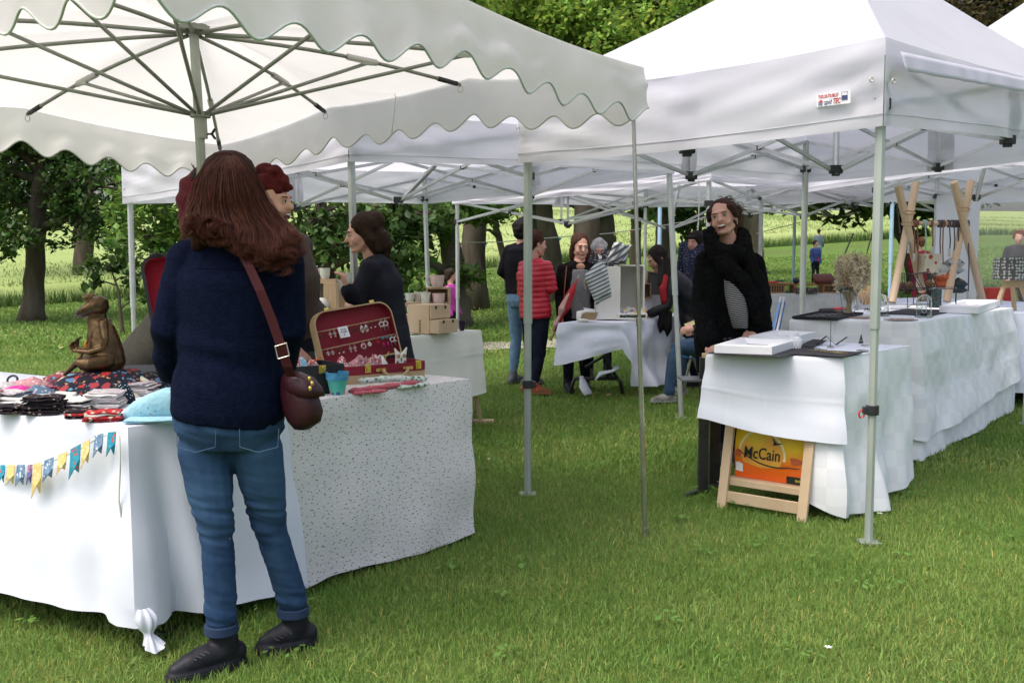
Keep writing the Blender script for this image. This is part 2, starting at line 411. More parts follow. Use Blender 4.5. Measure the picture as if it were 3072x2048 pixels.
p3 = keep(scatter(13, 34, 170, 8)); p3 = p3[p3[:, 1] < yb(p3[:, 0])]
g3 = tag(bpy.data.objects.new('grass', blades('grass', p3, .06, .035, mat_blade, 7, lean=.9)), 'green lawn beyond the stalls up to the crop edge', 'grass', kind='stuff'); COL.objects.link(g3)
# broad clover-like weeds in the near turf
r = np.random.RandomState(31); pw = []
for i in range(130):
    y = math.sqrt(r.uniform(2.3**2, 8**2)); x = r.uniform(-.62, .62)*y; pw.append((x, y, r.uniform(.05, .14)))
mb = MB()
for x, y, rad in pw:
    for k in range(r.randint(6, 14)):
        a = r.uniform(0, 6.28); d = rad*r.uniform(.1, 1); c = Vector((x+math.cos(a)*d, y+math.sin(a)*d, float(zt(x, y))+r.uniform(.03, .05))); s = r.uniform(.010, .020)
        u = Vector((math.cos(a), math.sin(a), r.uniform(-.5, .2))).normalized(); w = u.cross(Vector((0, 0, 1))).normalized()
        mb.add([c-u*s, c+w*s*.7, c+u*s, c-w*s*.7], [(0, 1, 2, 3)])
tag(mb.build('weeds', M('weed_leaf', (.09, .19, .035), .6, (.13, .24, .05), 8, transl=.2, spec=.15)), 'small broad leaved weeds growing in the near lawn', 'weeds', kind='stuff')
mb = MB()
for i in range(22):
    y = math.sqrt(r.uniform(2.6**2, 12**2)); x = r.uniform(-.5, .55)*y; c = Vector((x, y, float(zt(x, y))+.052))
    for k in range(6):
        a = k*PI/3; mb.add([c, c+Vector((math.cos(a-.35), math.sin(a-.35), .1))*.011, c+Vector((math.cos(a), math.sin(a), .1))*.014, c+Vector((math.cos(a+.35), math.sin(a+.35), .1))*.011], [(0, 1, 2, 3)])
tag(mb.build('daisies', M('daisy_white', (.8, .8, .76), .6)), 'tiny white daisies scattered over the lawn', 'flowers', kind='stuff')
# tall crop stems along the field edge
r = np.random.RandomState(9); n = 130000; x = r.uniform(-45, 60, n); pe = np.stack([x, yb(x)+r.uniform(-.2, 1.6, n)], 1)
mat_crop = M('crop_stem', (.06, .125, .03), .7, (.10, .19, .045), .8, attr='tint', transl=.25, spec=.2)
eo = tag(bpy.data.objects.new('crop_edge', blades('crop_edge', pe, .42, .018, mat_crop, 12, lean=.35, tint=(.92, 1.08))), 'dark green tall crop stems along the edge of the field', 'crop edge', kind='stuff'); COL.objects.link(eo)
r = np.random.RandomState(19); n = 110000; d = 55*r.uniform(0, 1, n)**1.6; x = r.uniform(-50, 70, n); pf = np.stack([x, yb(x)+1.0+d], 1)
mat_crop2 = M('crop_tip', (.25, .33, .11), .8, (.33, .40, .16), .3, attr='tint', transl=.3, spec=.15, detail=8)
eo = tag(bpy.data.objects.new('crop', blades('crop', pf, .15, .045, mat_crop2, 14, lean=.8, tint=(.94, 1.06), zf=lambda x, y: zfield(x, y)-.06)), 'pale green young crop covering the rising field', 'crop', kind='stuff'); COL.objects.link(eo)
# fallen leaves on the far lawn
mb = MB(); r = np.random.RandomState(77)
for i in range(420):
    y = r.uniform(9, 24); x = r.uniform(-.5, .3)*y; c = Vector((x, y, float(zt(x, y))+.06)); a = r.uniform(0, 6.28); s = r.uniform(.02, .05)
    u = Vector((math.cos(a), math.sin(a), r.uniform(-.3, .3))).normalized(); w = u.cross(Vector((0, 0, 1))).normalized()
    mb.add([c-u*s, c+w*s*.6, c+u*s, c-w*s*.6], [(0, 1, 2, 3)])
tag(mb.build('fallen_leaves', M('dry_leaf', (.25, .17, .07), .8, (.35, .28, .14), 8)), 'small dry brown leaves fallen over the far lawn', 'fallen leaves', kind='stuff')

# ------------------------------------------------------------ trees
def bark(nt, vec, cout, tc): return cout
mat_bark = M('bark', (.075, .058, .042), .95, (.13, .11, .085), 5, bump=1, bscale=18, spec=.1, stretch=(1, 1, .25), detail=8)
mat_bark2 = M('grey_bark', (.085, .075, .052), .95, (.14, .125, .09), 5, bump=1, bscale=18, spec=.1, stretch=(1, 1, .25), detail=8)
mat_leaf_dark = M('leaf_dark', (.036, .080, .019), .5, (.07, .135, .03), 1.2, attr='tint', transl=.35, spec=.35)
mat_leaf_mid = M('leaf_mid', (.085, .18, .035), .5, (.14, .25, .05), 1.0, attr='tint', transl=.4, spec=.35)
mat_leaf_lite = M('leaf_lite', (.24, .38, .07), .5, (.32, .47, .11), .9, attr='tint', transl=.45, spec=.3)
mat_leaf_brown = M('leaf_bronze', (.06, .05, .025), .5, (.09, .085, .035), 1.0, attr='tint', transl=.3, spec=.3)
def leaves(clusters, size, per, seed, spread=.35, droop=.5):
    r = np.random.RandomState(seed); P = []
    for (c, rad) in clusters:
        k = max(3, int(per*r.uniform(.6, 1.4))); d = r.normal(size=(k, 3)); d /= np.linalg.norm(d, axis=1)[:, None]
        P.append(np.array(c)+d*rad*(r.uniform(0, 1, (k, 1))**.5)*np.array([1, 1, .75]))
    P = np.concatenate(P); n = len(P); a = r.uniform(0, 2*PI, n); el = r.normal(-droop, .5, n); s = size*r.uniform(.55, 1.25, n)
    u = np.stack([np.cos(a)*np.cos(el), np.sin(a)*np.cos(el), np.sin(el)], 1); w = np.cross(u, np.array([0, 0, 1.0])+r.normal(0, .35, (n, 3))); w /= np.linalg.norm(w, axis=1)[:, None]
    nn = np.cross(u, w); S = s[:, None]; co = np.zeros((n, 6, 3))
    co[:, 0] = P-u*S*.5; co[:, 1] = P-u*S*.05+w*S*.32+nn*S*.10; co[:, 2] = P+u*S*.28+w*S*.24+nn*S*.04; co[:, 3] = P+u*S*.55; co[:, 4] = P+u*S*.28-w*S*.24+nn*S*.04; co[:, 5] = P-u*S*.05-w*S*.32+nn*S*.10
    b = np.arange(n)*6; F = np.stack([b, b+1, b+2, b+3, b, b+3, b+4, b+5], 1).ravel()
    me = bpy.data.meshes.new('crown'); me.vertices.add(n*6); me.vertices.foreach_set('co', co.ravel()); me.loops.add(len(F)); me.loops.foreach_set('vertex_index', F.astype(np.int32))
    me.polygons.add(n*2); me.polygons.foreach_set('loop_start', (np.arange(n*2)*4).astype(np.int32)); me.polygons.foreach_set('loop_total', np.full(n*2, 4, dtype=np.int32)); me.update(calc_edges=True)
    ca = me.color_attributes.new('tint', 'FLOAT_COLOR', 'POINT'); t = r.uniform(.6, 1.5, n); C = np.ones((n, 6, 4)); C[:, :, 0] = (t*r.uniform(.8, 1.3, n))[:, None]; C[:, :, 1] = t[:, None]; C[:, :, 2] = (t*.9)[:, None]
    ca.data.foreach_set('color', C.ravel()); return me
def tree(name, label, base, pts, rad, vols, size, ncl, per, leafm, seed, group='trees around the market lawn', barkm=None, crad=.35, droop=.5, cat='tree', extra_limbs=()):
    """pts: trunk polyline; vols: (centre, radii) ellipsoids filled with leaf clusters"""
    rr = random.Random(seed); t = empty(name, base, label, cat, group); mb = MB(); barkm = barkm or mat_bark
    fine = []; fr = []
    for i in range(len(pts)-1):
        for k in range(5):
            f = k/5; p = Vector(pts[i]).lerp(Vector(pts[i+1]), f); q = lerp(rad[i], rad[i+1], f); fine.append(p+Vector((rr.gauss(0, q*.06), rr.gauss(0, q*.06), 0))); fr.append(q*(1+rr.gauss(0, .03)))
    fine.append(Vector(pts[-1])); fr.append(rad[-1]); fr[0] *= 1.35; fr[1] *= 1.1
    mb.tube(fine, fr, 12); cl = []
    tot = sum(v[1][0]*v[1][1]*v[1][2] for v in vols)**1.0
    ws = [(v[1][0]*v[1][1]*v[1][2])**.7 for v in vols]; sw = sum(ws)
    for (c, R), wgt in zip(vols, ws):
        c = Vector(c); n = max(4, int(ncl*wgt/sw)); ts = [p for p in fine if p.z < c.z-.1*R[2]] or fine[:1]
        st = fine[int(len(fine)*rr.uniform(.55, .95))-1] if ts is None else min(ts, key=lambda p: (p-c).length-p.z*.3)
        m1 = st.lerp(c, .5)+Vector((0, 0, .12*(c-st).length)); r0 = rad[-1]*.8+.01
        mb.tube([st, m1, c], [r0, r0*.6, r0*.3], 7)
        sub = []
        for i in range(n):
            while True:
                d = Vector((rr.uniform(-1, 1), rr.uniform(-1, 1), rr.uniform(-1, 1)))
                if .35 < d.length < 1.0: break
            p = c+Vector((d.x*R[0], d.y*R[1], d.z*R[2])); sub.append(p); cl.append((tuple(p), crad*rr.uniform(.5, 1.3)))
        for p in sub[::3]:
            q = c.lerp(m1, rr.uniform(0, .6)); mid = q.lerp(p, .5)+Vector((rr.gauss(0, .05), 0, rr.uniform(0, .12)*(p-q).length)); mb.tube([q, mid, p], [r0*.32, r0*.2, r0*.08], 5)
    for a, b, rd in extra_limbs: mb.tube([a, Vector(a).lerp(Vector(b), .5)+Vector((0, 0, -.1)), b], [rd, rd*.7, rd*.3], 7)
    mb.build('trunk', barkm, t, smooth=True)
    me = leaves(cl, size, per, seed, droop=droop); n = len(me.vertices); co = np.zeros(n*3); me.vertices.foreach_get('co', co); co = (co.reshape(-1, 3)-np.array(base)); me.vertices.foreach_set('co', co.ravel())
    me.materials.append(leafm); link_mesh('crown', me, Vector(base), t); return t
def TB(px, D): # a tree's foot on the terrain
    X = (px-1536)/FPX*D; return Vector((X, D, float(zt(X, D))-.05))
def vol(px, py, D, rx, ry, rz): return (V(px, py, D), (rx, ry, rz))
b = TB(95, 21)
tree('chestnut_tree', 'large dark green chestnut tree with a thick trunk at the far left', b, [b, V(105, 760, 21), V(112, 640, 21), V(125, 520, 21)], [.23, .19, .19, .14],
     [vol(-60, 520, 21, 1.7, 2, 1.2), vol(150, 480, 21.5, 1.5, 1.8, 1.0), vol(310, 560, 20.5, 1.0, 1.4, 1.0), vol(60, 700, 20, .8, 1.0, .35), vol(-80, 690, 20, 1.0, 1, .6), vol(300, 680, 20.5, .9, 1, .35), vol(140, 330, 21, 2.2, 2, 1.1), vol(-120, 330, 21, 2, 2, 1.2), vol(220, 640, 21.5, .8, 1, .5), vol(20, 620, 22, 1.2, 1, .6)],
     .135, 380, 52, mat_leaf_dark, 11, crad=.42)
b = TB(365, 17.5)
tree('young_sapling', 'small many stemmed young tree beside the left tent leg', b, [b, V(355, 870, 17.5), V(330, 800, 17.5)], [.035, .022, .012],
     [vol(300, 800, 17.5, .35, .3, .22), vol(345, 770, 17.5, .3, .3, .25), vol(270, 850, 17.5, .22, .2, .12), vol(385, 830, 17.7, .3, .3, .25), vol(420, 900, 17.6, .2, .2, .2)], .16, 46, 8, mat_leaf_dark, 12, crad=.14, cat='sapling')
b = TB(520, 19)
tree('leafy_tree', 'mid green leafy tree seen left of the maroon hat', b, [b, V(515, 780, 19), V(500, 650, 19), V(505, 520, 19)], [.10, .08, .07, .05],
     [vol(470, 700, 19, 1.0, 1, .7), vol(540, 600, 19, 1.2, 1, .8), vol(430, 640, 18.5, .6, .8, .4), vol(560, 760, 19.2, .7, .8, .5)], .15, 130, 24, mat_leaf_mid, 13, crad=.3)
b = TB(975, 14)
tree('broad_leaved_tree', 'dark green tree with a short trunk behind the pottery stall', b, [b, V(975, 880, 14), V(985, 750, 14), V(960, 600, 14)], [.16, .13, .11, .08],
     [vol(960, 640, 14, .8, .8, .5), vol(1160, 690, 14, .55, .7, .5), vol(900, 760, 14.3, .6, .7, .4), vol(1190, 770, 13.6, .35, .5, .35), vol(1000, 730, 13.5, .5, .5, .3), vol(1250, 640, 14, .5, .6, .3), vol(980, 860, 14, .4, .4, .14)],
     .125, 230, 20, mat_leaf_dark, 14, crad=.20)
b = TB(1372, 17)
tree('leaning_tree', 'grey trunked tree behind the two white tent legs', b, [b, V(1362, 800, 17), V(1345, 700, 17), V(1338, 560, 17)], [.24, .19, .17, .15],
     [vol(1230, 680, 16.5, .8, .6, .5), vol(1180, 800, 15.5, .5, .6, .45), vol(1230, 900, 15, .45, .5, .30), vol(1290, 620, 16, .7, .6, .35), vol(1390, 560, 17, 1.2, 1, .5), vol(1410, 830, 16.6, .25, .3, .22), vol(1450, 640, 16.8, .5, .5, .2)],
     .15, 260, 18, mat_leaf_mid, 15, crad=.24, barkm=mat_bark2)
b = TB(1532, 24)
tree('slim_tree', 'slim bent young tree in front of the pale field', b, [b, V(1515, 790, 24), V(1490, 690, 24), V(1478, 600, 24)], [.10, .085, .08, .06],
     [vol(1470, 625, 24, .9, .8, .3), vol(1440, 690, 23.5, .25, .3, .2), vol(1520, 620, 24, .7, .7, .25)], .17, 60, 9, mat_leaf_mid, 16, crad=.22, barkm=mat_bark)
for k, (px, D, w, lean, lab, vols) in enumerate([
    (1672, 21, .19, -40, 'thick grey trunk leaning left behind the red jacket, nearest the pole', [(1690, 540, 1.2, .5), (1560, 550, 1.0, .4)]),
    (1600, 25, .16, -5, 'dark trunk just left of the thick leaning trunk', [(1580, 560, 1.0, .4)]),
    (1830, 22, .19, -14, 'straight thick trunk behind the white haired woman', [(1830, 560, 1.2, .5), (1790, 630, .35, .13)]),
    (1905, 26, .14, 4, 'dark straight trunk behind the checked fabric', [(1910, 575, 1.1, .4), (1940, 640, .3, .2)]),
    (1995, 23, .21, 0, 'broad dark trunk left of the laughing woman', [(2040, 600, .9, .5), (2060, 680, .35, .35)]),
    (2262, 26, .27, -6, 'broad brown trunk behind the laughing woman at right', [(2180, 560, 1.2, .5), (2330, 600, .5, .3)]),
]):
    b = TB(px, D); z0 = b.copy()
    vv = [vol(a, c, D, rx, .8, rz) for a, c, rx, rz in vols]
    tree('avenue_tree', lab, b, [b, V(px+lean*.5, 740, D), V(px+lean, 640, D), V(px+lean*1.4, 480, D)], [w*1.25, w, w*.95, w*.75], vv, .2, 70, 12, mat_leaf_mid if k % 2 else mat_leaf_dark, 30+k, crad=.3, barkm=mat_bark2,
         extra_limbs=[(V(1700, 610, D), V(1870, 640, D-.5), .05)] if k == 0 else ())
b = TB(2765, 19)
tree('dark_tree', 'very dark leaning trunk behind the wooden lamp rack', b, [b, V(2740, 760, 19), V(2700, 650, 19), V(2690, 540, 19)], [.26, .18, .19, .16],
     [vol(2560, 620, 17, .75, .6, .32), vol(2530, 560, 17, 1.0, .6, .3), vol(2790, 640, 18, .4, .5, .4), vol(2640, 600, 18, .5, .5, .3), vol(2850, 560, 18, .8, .6, .5)], .17, 130, 14, mat_leaf_dark, 51, crad=.24)
# crowns above the tents: tall trees of the avenue
b = TB(1760, 16.5)
tree('bright_green_tree', 'tall bright green tree rising above the tent roofs in the centre', b, [b, V(1758, 500, 16.5), V(1765, 200, 16.5), V(1950, -100, 17)], [.22, .20, .18, .12],
     [vol(1500, -60, 16.5, 2.0, 1.8, 1.5), vol(1760, 50, 16.5, 1.6, 1.6, 1.1), vol(1950, 20, 17, 1.5, 1.5, 1.1), vol(1330, 0, 17, 1.3, 1.4, 1.0), vol(1650, 180, 16, 1.3, 1.3, .7), vol(2100, -60, 17, 1.4, 1.4, 1.1), vol(1850, 220, 16.5, 1.1, 1.1, .6), vol(1500, 200, 16.8, 1.2, 1, .8)],
     .105, 760, 72, mat_leaf_lite, 61, crad=.42)
b = TB(1420, 20)
tree('back_tree', 'mid green tree crown behind the bright green one, above the cream awning', b, [b, V(1420, 500, 20), V(1425, 250, 20), V(1420, 0, 20)], [.25, .22, .2, .15],
     [vol(1250, 20, 20, 2.2, 1.5, 1.8), vol(1600, 60, 20, 2.2, 1.5, 1.8), vol(2000, 60, 21, 2.4, 1.5, 1.6), vol(1450, 260, 20, 1.5, 1.5, 1)], .17, 440, 40, mat_leaf_mid, 62, crad=.5)
b = TB(2880, 18)
tree('bronze_leaved_tree', 'dark bronze leaved tree between the two white tent peaks', b, [b, V(2880, 500, 18), V(2890, 250, 18), V(2940, 60, 18)], [.26, .22, .2, .14],
     [vol(2800, 40, 18, 1.0, 1.2, .7), vol(2930, 110, 18, .9, 1, .6), vol(2990, 10, 18, 1.1, 1.2, .5), vol(2880, 190, 18, .8, 1, .5), vol(2720, -20, 18, .7, 1, .4), vol(3080, -30, 18, .8, 1, .5)],
     .12, 330, 30, mat_leaf_brown, 63, crad=.32)
b = TB(250, 30)
tree('distant_tree', 'distant dark tree behind the chestnut at the left', b, [b, V(250, 700, 30), V(250, 600, 30), V(250, 420, 30)], [.3, .28, .25, .2],
     [vol(200, 470, 30, 2.2, 2, 1.4), vol(380, 520, 30, 1.8, 1.6, 1.2), vol(0, 450, 30, 2.2, 2, 1.3)], .26, 110, 16, mat_leaf_mid, 64, crad=.6)
# ------------------------------------------------------------ pop-up tents
mat_tent = M('tent_white', (.78, .77, .83), .55, (.75, .74, .80), 3, bump=.12, bscale=9, transl=.50, spec=.3)
mat_tent_in = mat_tent
mat_seam = M('tent_seam', (.66, .66, .72), .6, transl=.2)
mat_alu = M('aluminium', (.52, .54, .55), .35, (.46, .48, .49), 20, metal=.75)
mat_alu_grey = M('grey_leg', (.50, .53, .53), .4, (.44, .47, .47), 9, metal=.45)
mat_green_leg = M('weathered_leg', (.42, .46, .42), .45, (.36, .40, .37), 5, metal=.3)
mat_blue_leg = M('pale_blue_leg', (.38, .55, .70), .45, (.33, .50, .66), 9, metal=.1)
mat_black = M('black_plastic', (.018, .018, .022), .5, (.03, .03, .033), 30)
mat_redp = M('red_plastic', (.55, .03, .03), .4, (.45, .02, .02), 30)
mat_brass = M('brass', (.60, .42, .14), .3, (.45, .30, .09), 40, metal=.9)
mat_eyelet = M('eyelet', (.5, .46, .42), .3, (.4, .36, .32), 40, metal=.8)
TENTS = {}
def wr(p, seed, a=.012):
    n = mnoise.noise(Vector((p[0]*2.2, p[1]*2.2, p[2]*4.0+seed))); m = mnoise.noise(Vector((p[0]*6+9, p[1]*6, p[2]*9+seed))); return a*(n+.45*m)
def tent(name, label, C, zb, ztop, apex, legm, legr=.022, valm=None, frame=True, seed=0, group='white pop-up market tents', vis=(0, 1, 2, 3), legz=None, legoff=None, sag=.10, clampz=None, barw=.023, nv=6):
    """C: four plan corners (x, y) in order round; zb / ztop: valance bottom and top per corner; apex: (x, y, z)"""
    C = [Vector((c[0], c[1])) for c in C]; cx = sum((c.x for c in C))/4; cy = sum((c.y for c in C))/4
    t = empty(name, (cx, cy, float(zt(cx, cy))), label, 'tent', group); ap = Vector(apex); valm = valm or mat_tent
    # roof
    mb = MB(); N = 18; K = 12
    for i in range(4):
        a, b = C[i], C[(i+1) % 4]; za, zb_ = ztop[i], ztop[(i+1) % 4]
        def fn(u, v):
            e = Vector((lerp(a.x, b.x, u), lerp(a.y, b.y, u), lerp(za, zb_, u)))
            p = e.lerp(ap, v); ed = 4*u*(1-u); p.z -= sag*(4*v*(1-v))*(.35+.65*ed)+.03*ed*(1-v)
            p.z += wr(p, seed, .010)*4*v*(1-v); return p
        mb.grid(fn, N, K)
    mb.build('roof', valm, t, smooth=False, angle=28)
    # valance, one part per side
    for i in range(4):
        a, b = C[i], C[(i+1) % 4]; d = (b-a); Ld = d.length; n = Vector((d.y, -d.x)).normalized()
        if n.dot(Vector((cx, cy))-a) > 0: n = -n
        A = (zb[i], ztop[i]); B = (zb[(i+1) % 4], ztop[(i+1) % 4])
        def fn(u, v):
            lo = lerp(A[0], B[0], u)+.018*math.sin(u*PI)*(1 if i % 2 else -1); hi = lerp(A[1], B[1], u)-.03*4*u*(1-u)
            z = lerp(hi, lo, v); x = lerp(a.x, b.x, u); y = lerp(a.y, b.y, u)
            e = min(u, 1-u)*Ld; q = wr((x, y, z), seed+i*7, .016)
            # tension folds running from the corners
            q += .014*math.sin((v*1.9-e*1.25)*9+i)*math.exp(-e*1.7)*(v*(1-v)*4)**.5
            q += .010*math.sin((v*1.1+e*.9)*7+i*2)*(v*(1-v)*4)
            q *= min(1, e/.05); return Vector((x+n.x*(q+.004), y+n.y*(q+.004), z))
        m = MB(); m.grid(fn, 40, 12); m.build('valance', valm, t, smooth=True)
        hm = MB(); pts = [fn(k/40, .86)+Vector((n.x, n.y, 0))*.003 for k in range(41)]; hm.tube(pts, .0022, 5); hm.build('hem', mat_seam, t)
        if frame:   # reinforcing patch inside the middle of each side
            pm = MB(); u0 = .5-.09/Ld; u1 = .5+.09/Ld
            pm.grid(lambda u, v: fn(lerp(u0, u1, u), v)-Vector((n.x, n.y, 0))*.012+Vector((0, 0, .0)), 4, 5); pm.build('patch', mat_seam, t)
    # legs
    lz = legz or [float(zt(c.x, c.y)) for c in C]; lo = legoff or [(0, 0)]*4; cen = Vector((cx, cy))
    TOP = []
    for i in range(4):
        c = C[i]+(cen-C[i]).normalized()*.055; base = Vector((c.x+lo[i][0], c.y+lo[i][1], lz[i])); top = Vector((c.x, c.y, ztop[i]-.02-.05)); TOP.append(top)
        if i not in vis: continue
        m = MB(); mid = base.lerp(top, .45); m.tube([base.lerp(mid, .0)+Vector((0, 0, .01)), mid], legr*.82, 8); m.tube([mid, top], legr, 8)
        L = m.build('leg', legm, t, angle=30)
        f = MB(); f.box(base+Vector((0, 0, .008)), (.09, .09, .008)); f.build('foot', mat_alu, L)
        if clampz:
            cz = clampz[i] if isinstance(clampz, (list, tuple)) else clampz
            if cz:
                p = base.lerp(top, (cz-base.z)/(top.z-base.z)); f = MB(); f.tube([p+Vector((0, 0, -.022)), p+Vector((0, 0, .022))], legr*1.25, 10); f.box(p+Vector((-legr*1.3 if i == 0 else legr*1.3, -.005, 0)), (legr*1.2, legr*1.1, .032)); f.build('clamp', mat_black, L, bevel=.003)
                s = -1 if i == 0 else 1; f = MB(); q = p+Vector((s*legr*2.1, -.005, -.018)); f.tube([q+Vector((math.cos(k*PI/6)*.012, 0, math.sin(k*PI/6)*.018)) for k in range(-2, 10)], .0042, 6); f.build('hook', mat_redp, L)
    if frame:
        hb = .31
        def br(p, par):
            m = MB(); m.box(p, (.075, .045, .05)); m.box(p+Vector((0, 0, -.03)), (.045, .03, .02)); return m.build('bracket', mat_black, par, bevel=.004)
        def scis(a, b, par):
            up = Vector((0, 0, 1)); s = Vector((-(b-a).y, (b-a).x, 0)).normalized()*.009
            for (p, q, k) in ((a, b-up*hb, 1), (a-up*(hb-(.10 if a in TOP else 0)), b, -1)):
                m = MB(); m.bar(p+s*k, q+s*k, barw*.55, barw); m.build('scissor_bar', mat_alu, par)
            m = MB(); c = (a+b)/2-up*hb/2; m.box(c, (.028, .028, .028)); m.build('pivot', mat_black, par)
        mids = []
        for i in range(4):
            a, b = TOP[i], TOP[(i+1) % 4]; m = (a+b)/2; mids.append(m)
            scis(a, m, t); scis(b, m, t); br(m-Vector((0, 0, hb)), t)
            mm = MB(); mm.bar(m-Vector((0, 0, hb)), m, barw); mm.build('strut', mat_alu, t)
            br(a-Vector((0, 0, hb-.10)), t)
        ce = Vector((cx, cy, min(x.z for x in mids)))
        for m in (mids[0], mids[1], mids[2], mids[3]): scis(m, ce+(m-ce)*.04, t)
        mm = MB(); mm.tube([ce-Vector((0, 0, hb+.03)), ap-Vector((0, 0, .03))], .02, 8); mm.build('mast', mat_alu, t); br(ce-Vector((0, 0, hb)), t)
    TENTS[name] = t; return t
def XY(px, D): return ((px-1536)/FPX*D, D)
# near right tent
cA = [(1.63, 4.46), (.035, 5.45), (2.28, 7.87), (3.92, 6.76)]
tA = tent('market_tent', 'large white pop-up tent in front at right, with a small maker label on its front', cA, [ZH(378, 4.46), ZH(490, 5.45), ZH(548, 7.87), 2.02], [ZH(112, 4.46), ZH(282, 5.45), ZH(400, 7.87), 2.42], (2.02, 6.35, 3.30), mat_green_leg, legr=.024, seed=3, clampz=[.62, .62, .0, 0], sag=.07)
# eyelets, side flap, maker label
for (px, py) in ((2605, 243), (2672, 248)):
    D = 4.46+.04 if px < 2640 else 4.50; p = V(px, py, D)-Vector((0, .035, 0)); m = MB(); m.tube([p+Vector((math.cos(a*PI/6)*.008, 0, math.sin(a*PI/6)*.010)) for a in range(13)], .0026, 6); m.build('eyelet', mat_eyelet, tA)
p = V(1554, 387, 5.38)-Vector((0, .02, 0)); m = MB(); m.tube([p+Vector((math.cos(a*PI/6)*.008, 0, math.sin(a*PI/6)*.010)) for a in range(13)], .0026, 6); m.build('eyelet', mat_eyelet, tA)
# flap on the right-hand valance
a3, b3 = Vector((1.66, 4.44, 0)), Vector((3.97, 6.74, 0)); dd = (b3-a3).normalized(); nn = Vector((dd.y, -dd.x, 0))
def flapf(u, v):
    s = lerp(.05, 3.2, u); z = lerp(ZH(112, 4.46)-.03, 2.40, u)-.03-v*(.085-.012*u); q = .010+v*(.022+.006*math.sin(s*26+math.sin(s*7)*2)); return a3+dd*s+nn*q+Vector((0, 0, z))
m = MB(); m.grid(flapf, 90, 4); m.build('flap', mat_tent, tA, smooth=True, solid=.002)
# maker label on the front valance
e = (Vector((.035, 5.45, 0))-Vector((1.63, 4.46, 0))).normalized(); ex = -e; en = Vector((ex.y, -ex.x, 0))
if en.y > 0: en = -en
def onface(px, py, off=.03):
    a = (px-1536)/FPX; b = (1024-py)/FPX; d = Vector((a, CT+b*ST, -ST+b*CT)); o = Vector((0, 0, CAMH)); q = Vector((1.63, 4.46, 0))+en*off
    return o+d*((q-o).dot(en)/d.dot(en))
c0 = onface(2452, 306, .028); c1 = onface(2550, 294, .028); c2 = onface(2552, 273, .028); pc_ = onface(2500, 297, .028); upv = (V(2500, 280, 4.6)-V(2500, 320, 4.6)).normalized()
xr = (onface(2552, 290, .028)-onface(2450, 303, .028)); wl = xr.length; xr.normalize(); up2 = (onface(2450, 280, .028)-onface(2450, 317, .028)); hl = up2.length*1.0; up2.normalize()
m = MB(); m.prism([pc_+xr*sx*wl/2+up2*sy*hl/2 for sx, sy in ((-1, -1), (1, -1), (1, 1), (-1, 1))], -en*.0015)
lb = m.build('maker_label', M('label_white', (.78, .78, .80), .5), tA)
f0 = pc_+en*.0012; LR = M('label_red', (.55, .04, .06), .5); LB = M('label_navy', (.05, .06, .18), .5)
text('T:03.20.73.08.27', 'phone_number', LR, lb, f0-xr*wl*.15+up2*hl*.28, xr, up2, .020, width=wl*.60, bold=.0004)
text('spid', 'lettering', LB, lb, f0-xr*wl*.17-up2*hl*.20, xr, up2, .034, width=wl*.24, shear=.3)
text('TEC', 'lettering', LR, lb, f0+xr*wl*.09-up2*hl*.20, xr, up2, .032, width=wl*.22, shear=.3, bold=.0008)
m = MB(); c = f0+xr*wl*.33+up2*hl*.12; m.box(c-up2*.006, (.022, .002, .018), Matrix((xr, -en, up2)).transposed()); m.build('emblem', LB, lb)
m = MB(); c = f0+xr*wl*.33+up2*hl*.12; m.tube([c+xr*a+up2*b for a, b in ((-.013, -.018), (.013, -.018), (.013, .018), (-.013, .018), (-.013, -.018))], .0008, 5); m.build('emblem_frame', LB, lb)
m = MB(); c = f0-xr*wl*.37-up2*hl*.2; m.prism([c-xr*.012+up2*.002, c+xr*.012+up2*.002, c+up2*.014], en*.001); m.build('emblem', LR, lb)
m = MB(); m.prism([c-xr*.011-up2*.011, c+xr*.007-up2*.011, c+xr*.007+up2*.001, c-xr*.011+up2*.001], en*.001); m.build('emblem', M('label_grey', (.2, .22, .35), .5), lb)
# tent over the pottery stall, behind the awning
cB = [XY(1052, 6.2), XY(378, 8.0), XY(1277, 10.5), (1.30, 8.1)]
tB = tent('market_tent', 'white pop-up tent over the pottery stall, behind the cream awning', cB, [ZH(486, 6.2), ZH(612, 8.0), ZH(612, 10.5), ZH(522, 8.1)], [ZH(486, 6.2)+.33, ZH(612, 8)+.38, ZH(612, 10.5)+.33, ZH(522, 8.1)+.33], (.1, 8.05, 2.82), mat_alu_grey, seed=11, legoff=[(.03, 0), (0, 0), (.06, 0), (.14, 0)], clampz=[0, 0, 0, 0], legr=.024)
# tent over the sewing stall in the middle distance
cC = [XY(2125, 8.6), XY(1358, 11), XY(1932, 13.7), XY(2640, 11.2)]
tC = tent('market_tent', 'white pop-up tent over the folding table with the white crates', cC, [ZH(545, 8.6), ZH(613, 11), ZH(622, 13.7), ZH(600, 11.2)], [ZH(545, 8.6)+.10, ZH(613, 11)+.09, ZH(622, 13.7)+.30, ZH(600, 11.2)+.2], (1.95, 11.1, 2.7), mat_alu_grey, legr=.022, seed=21, barw=.022)
# tent over the lamp stall, far right
cE = [XY(2262, 10.5), (5.0, 11.9), (6.5, 9.1), (3.95, 7.6)]
tE = tent('market_tent', 'white pop-up tent over the lamp stall at the far right with a peaked roof', cE, [ZH(602, 10.5), ZH(602, 11.9), 2.08, ZH(486, 7.6)], [ZH(602, 10.5)+.33, ZH(602, 11.9)+.33, 2.4, ZH(486, 7.6)+.33], (4.55, 9.05, 3.58), mat_alu_grey, legr=.022, seed=31)
